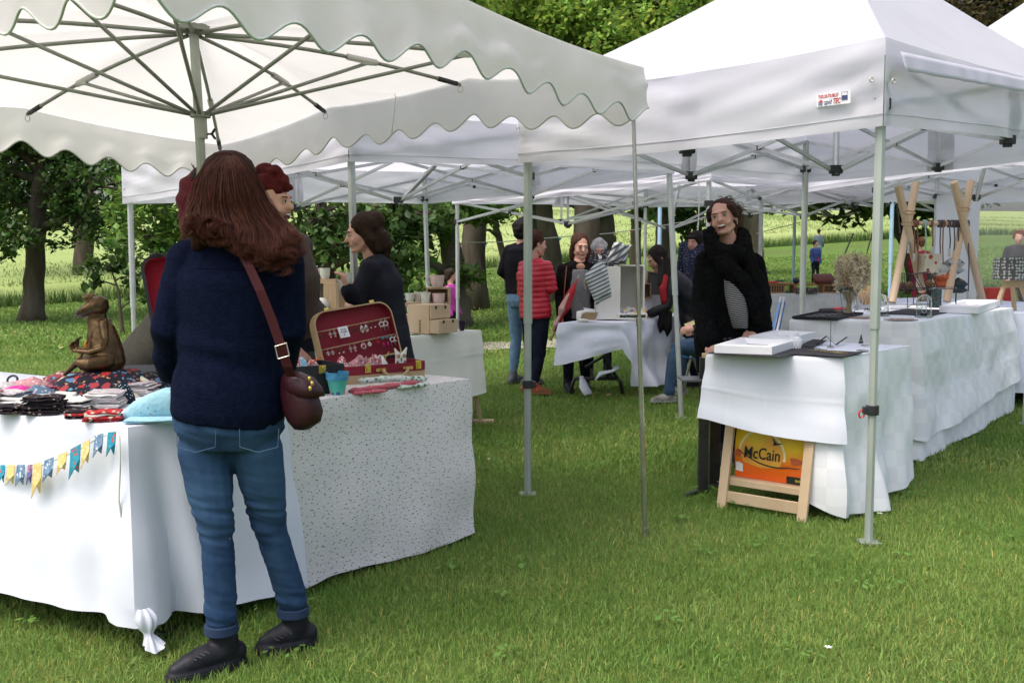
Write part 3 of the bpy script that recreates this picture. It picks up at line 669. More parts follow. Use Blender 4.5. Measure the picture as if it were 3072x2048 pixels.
# tent with pale blue legs, farthest back
cD = [XY(1968, 15), XY(2375, 19), XY(2900, 20), XY(2672, 14.5)]
mat_beige = M('tent_beige', (.62, .58, .48), .6, (.58, .54, .44), 3, transl=.35)
tD = tent('market_tent', 'cream pop-up tent with pale blue legs standing farthest back', cD, [ZH(606, 15), ZH(628, 19), ZH(620, 20), ZH(600, 14.5)], [ZH(606, 15)+.25, ZH(628, 19)+.25, ZH(620, 20)+.25, ZH(600, 14.5)+.25], (3.7, 17, 3.3), mat_blue_leg, legr=.030, seed=41, valm=mat_beige, barw=.04)
# white side wall and clear window wall of the lamp stall
t = empty('tent_side_wall', (5.3, 11.5, .6), 'white side wall with a clear plastic window closing the lamp stall', 'tent wall')
WA = Vector((4.96, 11.86, 0)); WB = Vector((6.5, 9.1, 0)); wd = (WB-WA).normalized(); wn_ = Vector((-wd.y, wd.x, 0))
def wall(s0, s1, z0, z1): 
    def f(u, v):
        s = lerp(s0, s1, u); q = .02*math.sin(s*6)*math.sin(v*3); return WA+wd*s+wn_*q+Vector((0, 0, lerp(z0, z1, v)))
    return f
m = MB(); m.grid(wall(.02, .62, .62, 2.05), 8, 8); m.build('white_panel', mat_tent, t, smooth=True)
m = MB(); m.grid(wall(.62, 3.1, 1.93, 2.08), 12, 3); m.grid(wall(.62, 3.1, .5, .72), 12, 3); m.build('border', mat_tent, t, smooth=True)
gm = M('clear_plastic', (.55, .58, .56), .12, (.5, .53, .5), 4, bump=.25, bscale=5, alpha=.30, spec=.6)
m = MB(); m.grid(wall(.62, 3.1, .72, 1.93), 12, 6); m.build('window', gm, t, smooth=True)

# ------------------------------------------------------------ cream market awning (front left)
mat_cream = M('cream_canvas', (.84, .815, .84), .75, (.75, .725, .75), 4, bump=.25, bscale=7, transl=.48, spec=.15, tcol=(.84, .81, .76))
mat_piping = M('canvas_piping', (.52, .56, .50), .7)
mat_rib = M('grey_rib', (.27, .28, .25), .5, (.23, .24, .21), 12, metal=.3)
mat_pole = M('awning_pole', (.36, .38, .34), .4, (.31, .33, .29), 9, metal=.4)
K = Vector((-1.9, 6.6)); R = Vector((.6, 4.67)); Fp = Vector((-.976, 2.63)); Lp = K+Fp-R
aw = empty('market_awning', (-1.438, 4.615, 0), 'cream square awning with scalloped edges on a central pole, front left', 'awning')
cen = Vector((-1.42, 4.56)); HUB = Vector((cen.x, cen.y, ZH(92, 4.56))); LOW = Vector((cen.x+.02, cen.y, ZH(345, 4.56)))
per = [  # eave points (x, y, z eave)
    (K, ZH(435, 6.6)), (K.lerp(R, .33), ZH(322, 5.97)), (K.lerp(R, .67), ZH(235, 5.3)), (R, ZH(203, 4.67)),
    (R.lerp(Fp, .5), 2.235), (Fp, 2.2), (Fp.lerp(Lp, .33), 2.27), (Fp.lerp(Lp, .67), 2.25), (Lp, 2.12), (Lp.lerp(K, .5), ZH(326, 5.59))]
NPt = len(per)
def eave(s):
    s = s % NPt; i = int(s); f = s-i; a, b = per[i], per[(i+1) % NPt]; p = a[0].lerp(b[0], f)
    # smooth height between rib ends, slight sag
    return Vector((p.x, p.y, lerp(a[1], b[1], f)-.020*4*f*(1-f)))
mb = MB(); NS = NPt*12
def canf(u, v):
    e = eave(u*NPt); p = e.lerp(HUB+Vector((0, 0, .03)), v); f = (u*NPt) % 1; p.z += .05*math.sin(v*PI)-.03*4*f*(1-f)*math.sin(v*PI*.9); p.z += wr(p, 5, .006)*math.sin(v*PI); return p
mb.grid(canf, NS, 14); mb.build('canopy', mat_cream, aw, smooth=True)
seg = [0]; 
for i in range(NPt): seg.append(seg[-1]+(per[i][0]-per[(i+1) % NPt][0]).length)
TL = seg[-1]
sides = [(0, 3, 12), (3, 5, 10), (5, 8, 12), (8, 10, 10)]
drop = {0: .165, 3: .185, 5: .20, 8: .18, 10: .165}
for si, (s0, s1, nsc) in enumerate(sides):
    def vf(u, v):
        e = eave(lerp(s0, s1, u)); a = eave(s0); b = eave(s1-1e-6); d = Vector((b.x-a.x, b.y-a.y, 0)).normalized(); n = Vector((d.y, -d.x, 0))
        if n.dot(Vector((cen.x, cen.y, 0))-Vector((e.x, e.y, 0))) > 0: n = -n
        ph = (u*nsc) % 1.0; sc = .5-.5*math.cos(ph*2*PI)
        dr = lerp(drop[s0], drop[s1], u)+.066*sc
        q = .008*math.sin(u*nsc*2*PI+v*2)*v+wr(e+Vector((0, 0, v)), si+3, .018)+.02*v
        return e+n*(.004+q*min(1, v*3))+Vector((0, 0, -dr*v))
    m = MB(); m.grid(vf, nsc*14, 7); m.build('valance', mat_cream, aw, smooth=True)
    m = MB(); m.tube([vf(k/(nsc*14), 1.0) for k in range(nsc*14+1)], .0045, 6); m.build('piping', mat_piping, aw, smooth=True)
m = MB(); m.tube([(cen.x+.07, cen.y, 0), (cen.x+.02, cen.y, 1.7)], .024, 12); m.tube([(cen.x+.02, cen.y, 1.7), (cen.x, cen.y, HUB.z-.02)], .0215, 12); pole = m.build('pole', mat_pole, aw, angle=30)
m = MB(); m.tube([LOW+Vector((0, 0, .0)), LOW-Vector((-.004, 0, .105))], .027, 14); m.build('sleeve', mat_pole, pole, angle=30)
m = MB(); m.tube([LOW+Vector((.03, 0, -.085)), LOW+Vector((.05, 0, -.085))], .005, 6)
m.tube([LOW+Vector((.05, 0, -.085)), LOW+Vector((.06, 0, -.068)), LOW+Vector((.066, 0, -.062))], .006, 6); m.tube([LOW+Vector((.05, 0, -.085)), LOW+Vector((.06, 0, -.10)), LOW+Vector((.066, 0, -.107))], .006, 6); m.build('wing_screw', mat_black, pole, smooth=True)
m = MB(); m.lathe(LOW, [(.0, .012), (.045, .012), (.045, -.012), (.0, -.012)], 16); m.build('runner', mat_rib, aw, angle=30)
m = MB(); m.lathe(HUB, [(.0, .02), (.07, .02), (.07, -.006), (.03, -.012), (.0, -.012)], 16); m.build('hub', mat_rib, aw, angle=30)
for i in range(NPt):
    e = eave(i); d = (Vector((e.x, e.y, 0))-Vector((cen.x, cen.y, 0))).normalized(); end = e-d*.05-Vector((0, 0, .025)); st = HUB+d*.05-Vector((0, 0, .005))
    def rp(t): return st.lerp(end, t)+Vector((0, 0, .03*math.sin(t*PI)-.012))
    m = MB(); m.tube([rp(t/8) for t in range(9)], .0095, 8); rb = m.build('rib', mat_rib, aw, smooth=True)
    jt = .60; J = rp(jt)-Vector((0, 0, .012))
    m = MB(); m.tube([rp(.52), rp(.64)], .016, 8); m.build('pocket', mat_cream, rb, smooth=True)
    m = MB(); m.bar(J+d*.03, J-d*.03, .02, .016); m.build('joint', mat_piping, rb, bevel=.003)
    m = MB(); m.tube([LOW+d*.03, J], .0085, 8); m.build('strut', mat_rib, rb, smooth=True)
    m = MB(); m.tube([rp(.90), rp(.985)], .013, 8); m.build('end_cap', mat_black, rb, smooth=True)
    m = MB(); c = end+Vector((0, 0, -.035)); m.tube([c+Vector((math.cos(a*PI/6)*.013, 0, math.sin(a*PI/6)*.017)) for a in range(13)], .0022, 6); m.build('ring', mat_eyelet, rb)
# thin steel corner leg
m = MB(); b0 = G(1935, 1612); tp = V(1900, 330, 4.66); 
m.tube([b0, b0.lerp(tp, .52)], .0115, 10); m.tube([b0.lerp(tp, .52), tp], .0095, 10); m.tube([b0.lerp(tp, .50), b0.lerp(tp, .52)], .014, 10); m.tube([b0, b0+Vector((0, 0, .05))], .015, 10)
m.build('corner_leg', M('steel_leg', (.45, .44, .40), .25, (.38, .37, .33), 12, metal=.85), aw, angle=30)
# guy cord inside the far valance
m = MB(); m.tube([V(650, 105, 4.7), V(820, 165, 5.2), V(1064, 235, 5.6), V(1180, 272, 5.58), V(1187, 290, 5.57), V(1183, 340, 5.56), V(1175, 402, 5.55)], .0022, 5); m.build('cord', mat_piping, aw, smooth=True)
# ------------------------------------------------------------ table cloths and tables
mat_white = M('white_cotton', (.70, .725, .80), .85, (.68, .705, .785), 5, bump=.1, bscale=300, spec=.15)
mat_white2 = M('ivory_cotton', (.74, .74, .68), .85, (.70, .70, .64), 5, bump=.1, bscale=300, spec=.15)
def pat_dam(nt, vec, cout, tc):
    mp = nd(nt, 'ShaderNodeMapping'); nt.links.new(tc.outputs['UV'], mp.inputs[0])
    c = nd(nt, 'ShaderNodeTexChecker'); c.inputs['Scale'].default_value = 11; nt.links.new(mp.outputs[0], c.inputs['Vector'])
    n = nd(nt, 'ShaderNodeTexNoise'); n.inputs['Scale'].default_value = 3; nt.links.new(mp.outputs[0], n.inputs['Vector'])
    f = nd(nt, 'ShaderNodeMath', operation='MULTIPLY'); nt.links.new(c.outputs['Fac'], f.inputs[0]); nt.links.new(n.outputs['Fac'], f.inputs[1])
    return mixc(nt, f.outputs[0], cout, (.68, .69, .74))
mat_damask = M('damask', (.80, .81, .83), .7, (.78, .79, .81), 4, bump=.04, bscale=200, spec=.2, pattern=pat_dam)
def pat_print(nt, vec, cout, tc):
    cur = cout
    for k, (rot, off) in enumerate(((.5, 0), (2.1, 3.3))):
        mp = nd(nt, 'ShaderNodeMapping'); mp.inputs['Rotation'].default_value = (0, 0, rot); mp.inputs['Location'].default_value = (off, off, 0); mp.inputs['Scale'].default_value = (1, 2.6, 1)
        nt.links.new(tc.outputs['UV'], mp.inputs[0])
        vo = nd(nt, 'ShaderNodeTexVoronoi'); vo.voronoi_dimensions = '2D'; vo.inputs['Scale'].default_value = 17; vo.inputs['Randomness'].default_value = .75; nt.links.new(mp.outputs[0], vo.inputs['Vector'])
        lt = nd(nt, 'ShaderNodeMath', operation='LESS_THAN'); lt.inputs[1].default_value = .078; nt.links.new(vo.outputs['Distance'], lt.inputs[0])
        cur = mixc(nt, lt.outputs[0], cur, (.13, .10, .10))
    return cur
mat_print = M('sprigged_cotton', (.72, .69, .68), .85, (.69, .66, .65), 4, bump=.3, bscale=100, spec=.15, pattern=pat_print)
mat_wood = M('light_wood', (.52, .38, .23), .6, (.40, .28, .16), 3, bump=.3, bscale=40, stretch=(1, 1, .15), detail=8)
mat_wood2 = M('pale_pine', (.62, .48, .32), .55, (.52, .38, .24), 3, bump=.2, bscale=40, stretch=(1, 1, .15), detail=8)
mat_blackm = M('black_metal', (.015, .015, .018), .4, (.03, .03, .032), 20, spec=.5)
def cloth(name, label, top, bot, mat, cat='tablecloth', flare=.05, amp=.02, seed=0, step=.02, rows=16, skip=(), cornerfold=None, top_on=True, wob=.01, wave=(9, 17), group=None, topsag=.004, parent=None, scal=None, ct=(), cs_=()):
    """top: polygon of 3D points (outline seen from above, counter-clockwise); bot: cloth bottom height under each point"""
    n = len(top); top = [Vector(p) for p in top]; S = []; acc = 0
    for i in range(n):
        a, b = top[i], top[(i+1) % n]; L = (b-a).length; k = max(2, int(L/step)); d = (b-a).normalized(); nr = Vector((d.y, -d.x, 0)).normalized()
        for j in range(k): S.append((a.lerp(b, j/k), nr, lerp(bot[i], bot[(i+1) % n], j/k), acc+L*j/k, i, min(j/k, 1-j/k)*L)); 
        acc += L
    m = len(S); sm = []
    for i in range(m):   # round the outward direction at the corners
        v = Vector((0, 0, 0))
        for k in range(-3, 4): v += S[(i+k) % m][1]*(4-abs(k))
        sm.append(v.normalized())
    mb = MB(); rr = random.Random(seed); ph = [rr.uniform(0, 6.28) for _ in range(6)]
    def foldv(s, t): return math.sin(s*wave[0]+ph[0]+.8*math.sin(s*3+ph[1]))*.6+math.sin(s*wave[1]+ph[2]+t)*.3+.25*math.sin(s*31+ph[3])
    vs = []; uv = []
    for r in range(rows+1):
        t = r/rows
        for i in range(m+1):
            p, _, zb, s, e, dc = S[i % m]; s = s if i < m else acc
            q = flare*t**1.1+amp*foldv(s, t*1.5)*t**.8+wob*mnoise.noise(Vector((s*3, t*2.5, seed)))*min(1, t*4)+(0.006 if t > 0 else 0)
            if cornerfold:
                for (cs, w, a) in cornerfold: q += a*math.exp(-((s-cs-.05*t)/w)**2)*t
            for tp in ct: q += .0032*math.exp(-((t-tp-.02*math.sin(s*5))/.014)**2)*(1+.5*math.sin(s*9))
            for sp in cs_: q += .0035*math.exp(-((s-sp)/.010)**2)*min(1, t*4)
            z = lerp(p.z, zb, t)+(scal(s)*t if scal else 0); vs.append(Vector((p.x, p.y, 0))+sm[i % m]*q+Vector((0, 0, z-(.004 if r else 0)))); uv.append((s, p.z-z))
    fs = []
    for r in range(rows):
        for i in range(m):
            if S[i][4] in skip: continue
            fs.append((r*(m+1)+i, (r+1)*(m+1)+i, (r+1)*(m+1)+i+1, r*(m+1)+i+1))
    mb.add(vs, fs, uv)
    if top_on:
        c = sum((s[0] for s in S), Vector())/m; R = 8; vs = []; uv = []; fs = []
        for r in range(R+1):
            for i in range(m):
                p = S[i][0].lerp(c, r/R); z = p.z+topsag*mnoise.noise(Vector((p.x*5, p.y*5, seed)))*(1 if r else 0); vs.append(Vector((p.x, p.y, z))); uv.append((p.x, p.y))
        for r in range(R):
            for i in range(m): fs.append((r*m+i, r*m+(i+1) % m, (r+1)*m+(i+1) % m, (r+1)*m+i))
        mb.add(vs, fs, uv)
    o = mb.build(name, mat, parent, smooth=False, angle=50)
    if parent is None: tag(o, label, cat, group)
    return o
def P3(x, y, z): return Vector((x, y, z))
def shrink(top, k=.03):
    c = sum((Vector(p) for p in top), Vector())/len(top); return [Vector(p)+(c-Vector(p)).normalized()*k for p in top]
def trestle(label, top, zt_, legs, mat=None, cat='table', lmat=None, thick=.025, group='tables under the cloths'):
    """folding table under a cloth: top board and legs"""
    c = sum((Vector(p) for p in top), Vector())/len(top); t = empty('folding_table', (c.x, c.y, float(zt(c.x, c.y))), label, cat, group)
    m = MB(); m.prism([Vector((p[0], p[1], zt_-.012-thick)) for p in shrink(top)], (0, 0, thick)); m.build('tabletop', mat or mat_white2, t)
    for (a, b) in legs:   # pairs of feet joined by a rail
        a = Vector(a); b = Vector(b)
        for p in (a, b):
            m = MB(); m.tube([Vector((p.x, p.y, float(zt(p.x, p.y))+.01)), Vector((p.x, p.y, zt_-.04))], .014, 8); m.build('leg', lmat or mat_blackm, t, smooth=True)
        m = MB(); m.tube([Vector((a.x, a.y, .12)), Vector((b.x, b.y, .12))], .010, 8); m.build('rail', lmat or mat_blackm, t, smooth=True)
    return t
# --- left foreground stall
N_ = P3(-1.27, 3.27, .75); Mm = P3(-.865, 3.771, .75); E_ = P3(-.195, 4.60, .75); E2 = P3(-.72, 5.03, .75); M2 = P3(-1.42, 4.25, .75); W_ = P3(-3.1, 4.30, .75); W2 = P3(-2.75, 5.05, .75)
trestle('folding table under the white cloth of the left stall', [N_, Mm, M2, W2, W_], .75, [((-1.3, 3.5, 0), (-1.7, 4.0, 0)), ((-2.9, 4.4, 0), (-2.7, 4.8, 0))])
trestle('folding table under the sprigged cloth of the left stall', [Mm, E_, E2, M2], .75, [((-.30, 4.62, 0), (-.65, 4.90, 0)), ((-.9, 3.95, 0), (-1.3, 4.25, 0))])
L0 = (N_-W_).length
wc = cloth('tablecloth', 'plain white tablecloth with bunting on the front left stall, its corner knotted above the grass',
      [W_, N_, Mm, M2, W2], [.12, .135, .045, .1, .1], mat_white, flare=.07, amp=.018, seed=4, skip=(2,), rows=26, wob=.02, wave=(5, 11),
      cornerfold=[(L0-.03, .05, .075), (L0+.09, .035, -.06), (L0+.17, .05, .045), (L0-.16, .06, -.03)], scal=lambda s: .02*math.sin(s*2.4))
m = MB(); KP = [(425, 1822, .020), (432, 1842, .036), (438, 1866, .036), (442, 1884, .026), (445, 1897, .011), (450, 1910, .017), (456, 1926, .027), (462, 1942, .034)]; vs = []
for i, (px, py, r_) in enumerate(KP):
    c = V(px, py, 3.17)
    for k in range(36): a = 2*PI*k/36; q = r_*(1+.16*math.sin(a*7+i*.5)+.08*math.sin(a*3+i)); vs.append(c+Vector((math.cos(a)*q, math.sin(a)*q*.75, .010*math.sin(a*2+i)*(i > 4))))
m.add(vs, [(i*36+k, i*36+(k+1) % 36, (i+1)*36+(k+1) % 36, (i+1)*36+k) for i in range(len(KP)-1) for k in range(36)]); m.build('knot', mat_white, wc, smooth=True, subd=1)
sc_ = cloth('tablecloth', 'ivory tablecloth printed with tiny dark sprigs on the front left stall', [Mm+Vector((.0, .0, .003)), E_+Vector((0, 0, .003)), E2+Vector((0, 0, .003)), M2+Vector((0, 0, .003))], [.03, .03, .03, .03], mat_print, flare=.03, amp=.016, seed=8, skip=(3,), rows=20, wob=.03, wave=(4, 9), scal=lambda s: .012*math.sin(s*6))
# black rail lying under the cloth
m = MB(); m.bar(V(470, 1925, 3.35)+Vector((0, 0, .02)), V(640, 1860, 3.75)+Vector((0, 0, .03)), .05, .03); m.bar(V(500, 1905, 3.45)+Vector((0, 0, .02)), V(660, 1850, 3.85)+Vector((0, 0, .03)), .02, .03)
tag(m.build('table_foot_rail', mat_blackm, bevel=.004), 'black metal rail lying in the grass under the white cloth of the left stall', 'rail')
# bunting along the front
bt = empty('bunting', V(200, 1400, 3.35), 'string of small printed fabric pennants pinned across the white tablecloth', 'bunting')
def frontpt(px, py, off=.055):
    a = (px-1536)/FPX; b = (1024-py)/FPX; d = Vector((a, CT+b*ST, -ST+b*CT)); o = Vector((0, 0, CAMH)); e = (N_-W_).normalized(); nr = Vector((e.y, -e.x, 0)); q = W_+nr*off
    return o+d*((q-o).dot(nr)/d.dot(nr))
sp = [(-260, 1330), (-120, 1385), (0, 1398), (60, 1398), (120, 1396), (180, 1372), (240, 1345), (300, 1308), (345, 1298), (358, 1310), (360, 1400), (356, 1500), (372, 1600)]
m = MB(); m.tube([frontpt(*p) for p in sp], .0035, 6); m.build('string', mat_white2, bt, smooth=True)
pc4 = [('pennant_teal', (.03, .22, .32), (.05, .3, .4), (.5, .1, .08)), ('pennant_yellow', (.65, .46, .15), (.7, .55, .25), (.8, .7, .4)), ('pennant_blue', (.10, .18, .30), (.2, .3, .42), (.6, .65, .65)), ('pennant_red', (.40, .06, .10), (.05, .15, .35), (.5, .3, .3))]
PM = [M(a, b, .85, c, 60, spec=.1, pattern=pat_dots([d, c], 70, .35)) for a, b, c, d in pc4]
for px, w, h, k in ((-200, 24, 60, 0), (-140, 22, 55, 1), (-90, 22, 60, 2), (-40, 20, 55, 1), (8, 14, 52, 0), (33, 22, 58, 1), (62, 24, 62, 2), (90, 13, 56, 3), (112, 26, 98, 1), (146, 28, 62, 2), (187, 26, 55, 1), (226, 30, 88, 0), (258, 22, 72, 1), (296, 26, 62, 2), (335, 24, 70, 0)):
    y0 = np.interp(px, [p[0] for p in sp[:9]], [p[1] for p in sp[:9]]); y1 = np.interp(px+w, [p[0] for p in sp[:9]], [p[1] for p in sp[:9]])
    def q(x, y, o=.058): return frontpt(x, y, o)
    m = MB(); sl = -6; pts = [q(px-w/2, y0-4), q(px-w/2+sl*.4, y0+h*.5, .066), q(px-w/2+sl, y0+h), q(px+sl*.6, y0+h*.62, .07), q(px+w/2+sl, y1+h*.93), q(px+w/2+sl*.4, y1+h*.45, .064), q(px+w/2, y1-4)]
    m.prism(pts, Vector((.0015, .0015, 0))); m.build('pennant', PM[k], bt)
# --- pottery stall
zp = .75; b0 = P3(-.246, 7.86, zp); b1 = P3(-.747, 7.05, zp); b2 = P3(-1.62, 5.95, zp); dB = Vector((-.62, .42, 0)); topB = [b2, b0, b0+dB, b2+dB]
trestle('folding table under the ivory cloth of the pottery stall', topB, zp, [((-.32, 7.8, 0), (-.75, 8.12, 0)), ((-1.6, 6.1, 0), (-2.0, 6.4, 0))], lmat=mat_wood)
cloth('tablecloth', 'ivory tablecloth with fold creases on the pottery stall behind the red suitcase', topB, [.22, .30, .30, .2], mat_white2, flare=.05, amp=.012, seed=14, skip=(3,), rows=36, ct=(.38,), cs_=(.5, .95, 1.4), wob=.015, wave=(4, 8), scal=lambda s: .04*math.sin(s*2.2))
m = MB(); m.box(V(1440, 1268, 7.9)+Vector((0, 0, .01)), (.22, .10, .03)); m.bar(V(1425, 1180, 7.9), V(1442, 1262, 7.9), .03); tag(m.build('wooden_trestle_foot', mat_wood, bevel=.003), 'wooden trestle foot showing below the ivory cloth of the pottery stall', 'trestle')
# --- sewing stall (middle distance)
zs = .735; s0 = P3(.417, 9.0, zs); s1 = P3(.985, 9.05, zs); s2 = P3(2.0, 10.6, zs); s3 = P3(1.35, 10.75, zs)
ft = trestle('folding table with black tube legs under the white cloth of the middle stall', [s0, s1, s2, s3], zs, [((1.5, 10.4, 0), (1.85, 10.3, 0))])
m = MB(); gz = .02
for x0, x1 in ((1728, 1712), (1852, 1868)): m.tube([V(x0, 1135, 9.3), V(lerp(x0, x1, .6), 1146, 9.3), V(x1, 1180, 9.3)], .017, 8)
m.tube([V(1728, 1135, 9.3), V(1852, 1135, 9.3)], .017, 8); m.tube([V(1822, 1132, 9.3), V(1825, 980, 9.3)], .017, 8); m.tube([V(1852, 1135, 9.3), V(1830, 1100, 9.3), V(1825, 1080, 9.3)], .016, 8); m.tube([V(1742, 1098, 9.35), V(1745, 975, 9.35)], .015, 8)
m.build('leg_frame', mat_blackm, ft, smooth=True)
m = MB(); m.tube([V(1755, 1101, 9.3), V(1825, 1060, 9.3), V(1842, 1040, 9.3)], .014, 8); m.build('brace', mat_blackm, ft, smooth=True)
sc2 = cloth('tablecloth', 'white tablecloth tied back on the folding table of the middle stall', [s0, s1, s1.lerp(s2, .10), s2, s3], [.36, .50, .14, .02, .3], mat_white, flare=.06, amp=.03, seed=18, skip=(3, 4), rows=20, wob=.06, wave=(7, 15), cornerfold=[(.60, .04, .05), (.72, .06, -.05), (.95, .08, .05)])
m = MB(); m.tube([V(1852, 1100, 9.2), V(1838, 1112, 9.15), V(1800, 1120, 9.15), V(1785, 1140, 9.15)], [.035, .022, .035, .010], 10, sq=.5)
m.tube([V(1745, 1128, 9.3), V(1752, 1160, 9.25), V(1765, 1183, 9.2)], [.02, .05, .045], 10, sq=.4); m.build('knot', mat_white, sc2, smooth=True)
# --- jewellery stall (right)
z1 = .82; P1 = P3(1.01, 5.17, z1); P1b = P3(1.555, 4.932, z1); P2 = P3(1.63, 4.90, z1); P3_ = P3(2.25, 5.62, z1); P4 = P3(1.62, 6.0, z1)
S0 = P2.lerp(P1, .22)+Vector((.01, .03, 0))
cloth('tablecloth', 'white damask undercloth of the front jewellery table, trailing onto the grass behind the tent leg', [S0, P2+Vector((0, .02, -.004)), P2.lerp(P3_, .5)+Vector((0, 0, -.004)), P3_+Vector((0, 0, -.004)), P4], [.10, .03, .02, .08, .5], mat_damask, flare=.055, amp=.022, seed=24, skip=(3, 4), rows=24, wob=.04, wave=(6, 13), cornerfold=[(.10, .05, .03), (.16, .06, -.03), (.40, .07, .05), (.70, .10, -.04)], top_on=False)
cloth('tablecloth', 'white tablecloth with ironed creases and a short front flap above the yellow bag', [P1, P2, P3_, P4], [.49, .40, .5, .5], mat_white, flare=.045, amp=.006, seed=25, skip=(1, 2, 3), rows=40, step=.01, ct=(.52,), cs_=(.30, .11), wob=.02, wave=(3, 7), scal=lambda s: -.02*math.sin(s*4.7))
z2 = .90; Q1 = P3(1.86, 6.68, z2); Q2 = P3(2.60, 6.38, z2); Q3 = P3(4.16, 8.30, z2); Q4 = P3(3.35, 8.75, z2)
trestle('folding table under the long white cloth of the jewellery stall', [Q1, Q2, Q3, Q4], z2, [((2.3, 6.7, 0), (2.6, 6.6, 0)), ((3.9, 8.3, 0), (3.5, 8.5, 0))])
cloth('tablecloth', 'long white tablecloth reaching the grass on the rear jewellery table, under the checked one', [Q1, Q2, Q3, Q4], [.3, .02, .06, .3], mat_damask, flare=.05, amp=.015, seed=27, skip=(2,), rows=18, wob=.03, wave=(5, 11), top_on=False)
cloth('tablecloth', 'white checked damask overcloth with a straight hem on the rear jewellery table', [p+Vector((0, 0, .005)) for p in (Q1, Q2, Q3, Q4)], [.45, .15, .33, .4], mat_damask, flare=.075, amp=.012, seed=28, skip=(2,), rows=40, ct=(.30, .66), cs_=(.45, 1.1, 1.7, 2.3), wob=.045, wave=(5, 11))
# --- lamp stall and leather stall at the back
u1, u2, u3, u4 = P3(4.12, 8.35, .86), P3(5.1, 8.1, .86), P3(5.9, 9.6, .86), P3(4.6, 11.3, .88); u5 = P3(3.72, 10.7, .88)
trestle('table under the white cloth of the lamp stall', [u1, u2, u3, u4, u5], .86, [((4.3, 8.6, 0), (5.0, 8.4, 0)), ((4.0, 10.6, 0), (4.6, 10.9, 0))])
cloth('tablecloth', 'bluish white tablecloth of the lamp stall at the far right', [u1, u2, u3, u4, u5], [.2]*5, M('bluish_cloth', (.68, .72, .84), .85), flare=.03, amp=.012, seed=33, rows=8)
v1, v2, v3, v4 = P3(2.72, 11.1, .93), P3(4.15, 11.2, .93), P3(4.15, 11.9, .93), P3(2.72, 11.8, .93)
trestle('table under the grey white cloth of the leather stall', [v1, v2, v3, v4], .93, [((2.9, 11.3, 0), (2.9, 11.7, 0)), ((4.0, 11.3, 0), (4.0, 11.7, 0))])
cloth('tablecloth', 'grey white tablecloth of the leather stall beyond the dried flowers', [v1, v2, v3, v4], [.25]*4, M('greyish_cloth', (.60, .62, .62), .9, bump=.6, bscale=50), flare=.03, amp=.01, seed=34, rows=8)
# ------------------------------------------------------------ goods on the left foreground stall
ZL = .75
mat_frog = M('antique_bronze', (.15, .095, .045), .36, (.06, .038, .02), 9, metal=.85, bump=.25, bscale=30)
def at(px, py, z): return G(px, py, z)
# meditating frog figure
F0 = V(290, 1105, 4.15); S = 4.15/3000; fr = empty('frog_statue', F0, 'bronze meditating frog figurine sitting cross-legged on the floral cloth', 'statue')
def f(x, y, d=0): return V(x, y, 4.15)+Vector((0, d, 0))
m = MB()
m.loft([(f(312, 1112), Vector((1, 0, 0)), Vector((0, 1, 0)), 54*S, 46*S), (f(318, 1085), Vector((1, 0, 0)), Vector((0, 1, 0)), 58*S, 50*S), (f(316, 1050), Vector((1, 0, 0)), Vector((0, 1, 0)), 53*S, 46*S), (f(310, 1010), Vector((1, 0, 0)), Vector((0, 1, 0)), 46*S, 40*S), (f(302, 975), Vector((1, 0, 0)), Vector((0, 1, 0)), 38*S, 34*S), (f(290, 955), Vector((1, 0, 0)), Vector((0, 1, 0)), 30*S, 28*S), (f(287, 930), Vector((1, 0, 0)), Vector((0, 1, 0)), 27*S, 30*S)], 20)
m.loft([(f(x, y), Vector((0, 1, 0)), Vector((.25, 0, 1)).normalized(), w*S, h*S) for x, y, w, h in ((322, 926, 14, 10), (314, 922, 30, 25), (298, 919, 40, 34), (280, 920, 44, 34), (262, 927, 43, 27), (245, 935, 36, 18), (233, 940, 24, 11), (228, 942, 10, 5))], 20)
m.ell(f(274, 893, -26*S), (14*S, 12*S, 13*S)); m.ell(f(266, 891, 22*S), (13*S, 12*S, 12*S))
for s in (-1, 1):   # arms with open hands, crossed legs with long feet
    d = s*34*S; X = -22 if s > 0 else 8
    m.limb([f(318+X*.3, 968, d*.8), f(326+X, 1015, d*1.3), f(318+X, 1040, d*1.25)], [13*S, 10*S, 8.5*S]); m.limb([f(318+X, 1040, d*1.25), f(280+X, 1052, d*1.4), f(238 if s < 0 else 218, 1048, d*1.2)], [8.5*S, 8*S, 6*S])
    hx, hy = (238, 1048) if s < 0 else (216, 1044)
    for k in range(4): m.limb([f(hx, hy, d*1.2), f(hx-8+k*2, hy-14-k*3, d*1.2+(k-1.5)*5*S), f(hx-2+k*3, hy-24-k*2, d*1.2+(k-1.5)*6*S)], [4.5*S, 3.5*S, 3.2*S], 8)
    m.limb([f(hx, hy, d*1.2), f(hx-16, hy-4, d), f(hx-14, hy-12, d)], [4.5*S, 3.5*S, 3*S], 8)
    m.limb([f(335, 1080, d), f(290, 1088, d*1.7), f(262 if s < 0 else 232, 1082, d*1.6)], [24*S, 22*S, 14*S]); m.limb([f(262 if s < 0 else 232, 1082, d*1.6), f(262, 1096, d*.6-20*S), f(285, 1108, -40*S*s-14*S)], [12*S, 10*S, 7*S])
m.limb([f(262, 1062, -45*S), f(250, 1085, -50*S), f(218, 1116, -52*S)], [6*S, 10*S, 6*S]); m.limb([f(290, 1100, -50*S), f(272, 1112, -58*S)], [8*S, 6*S])
for k in range(3): m.limb([f(275, 1108, -56*S), f(268+k*9, 1118, -62*S)], [5*S, 4*S], 8)
body = fuse(m, 'body', mat_frog, fr, voxel=.0035, smooth=3)
for px, dd in ((271, -36*S), (258, 12*S)):
    m = MB(); m.ell(f(px, 892, dd-3*S), (8*S, 7*S, 7*S)); m.build('eye', mat_frog, body, smooth=True)
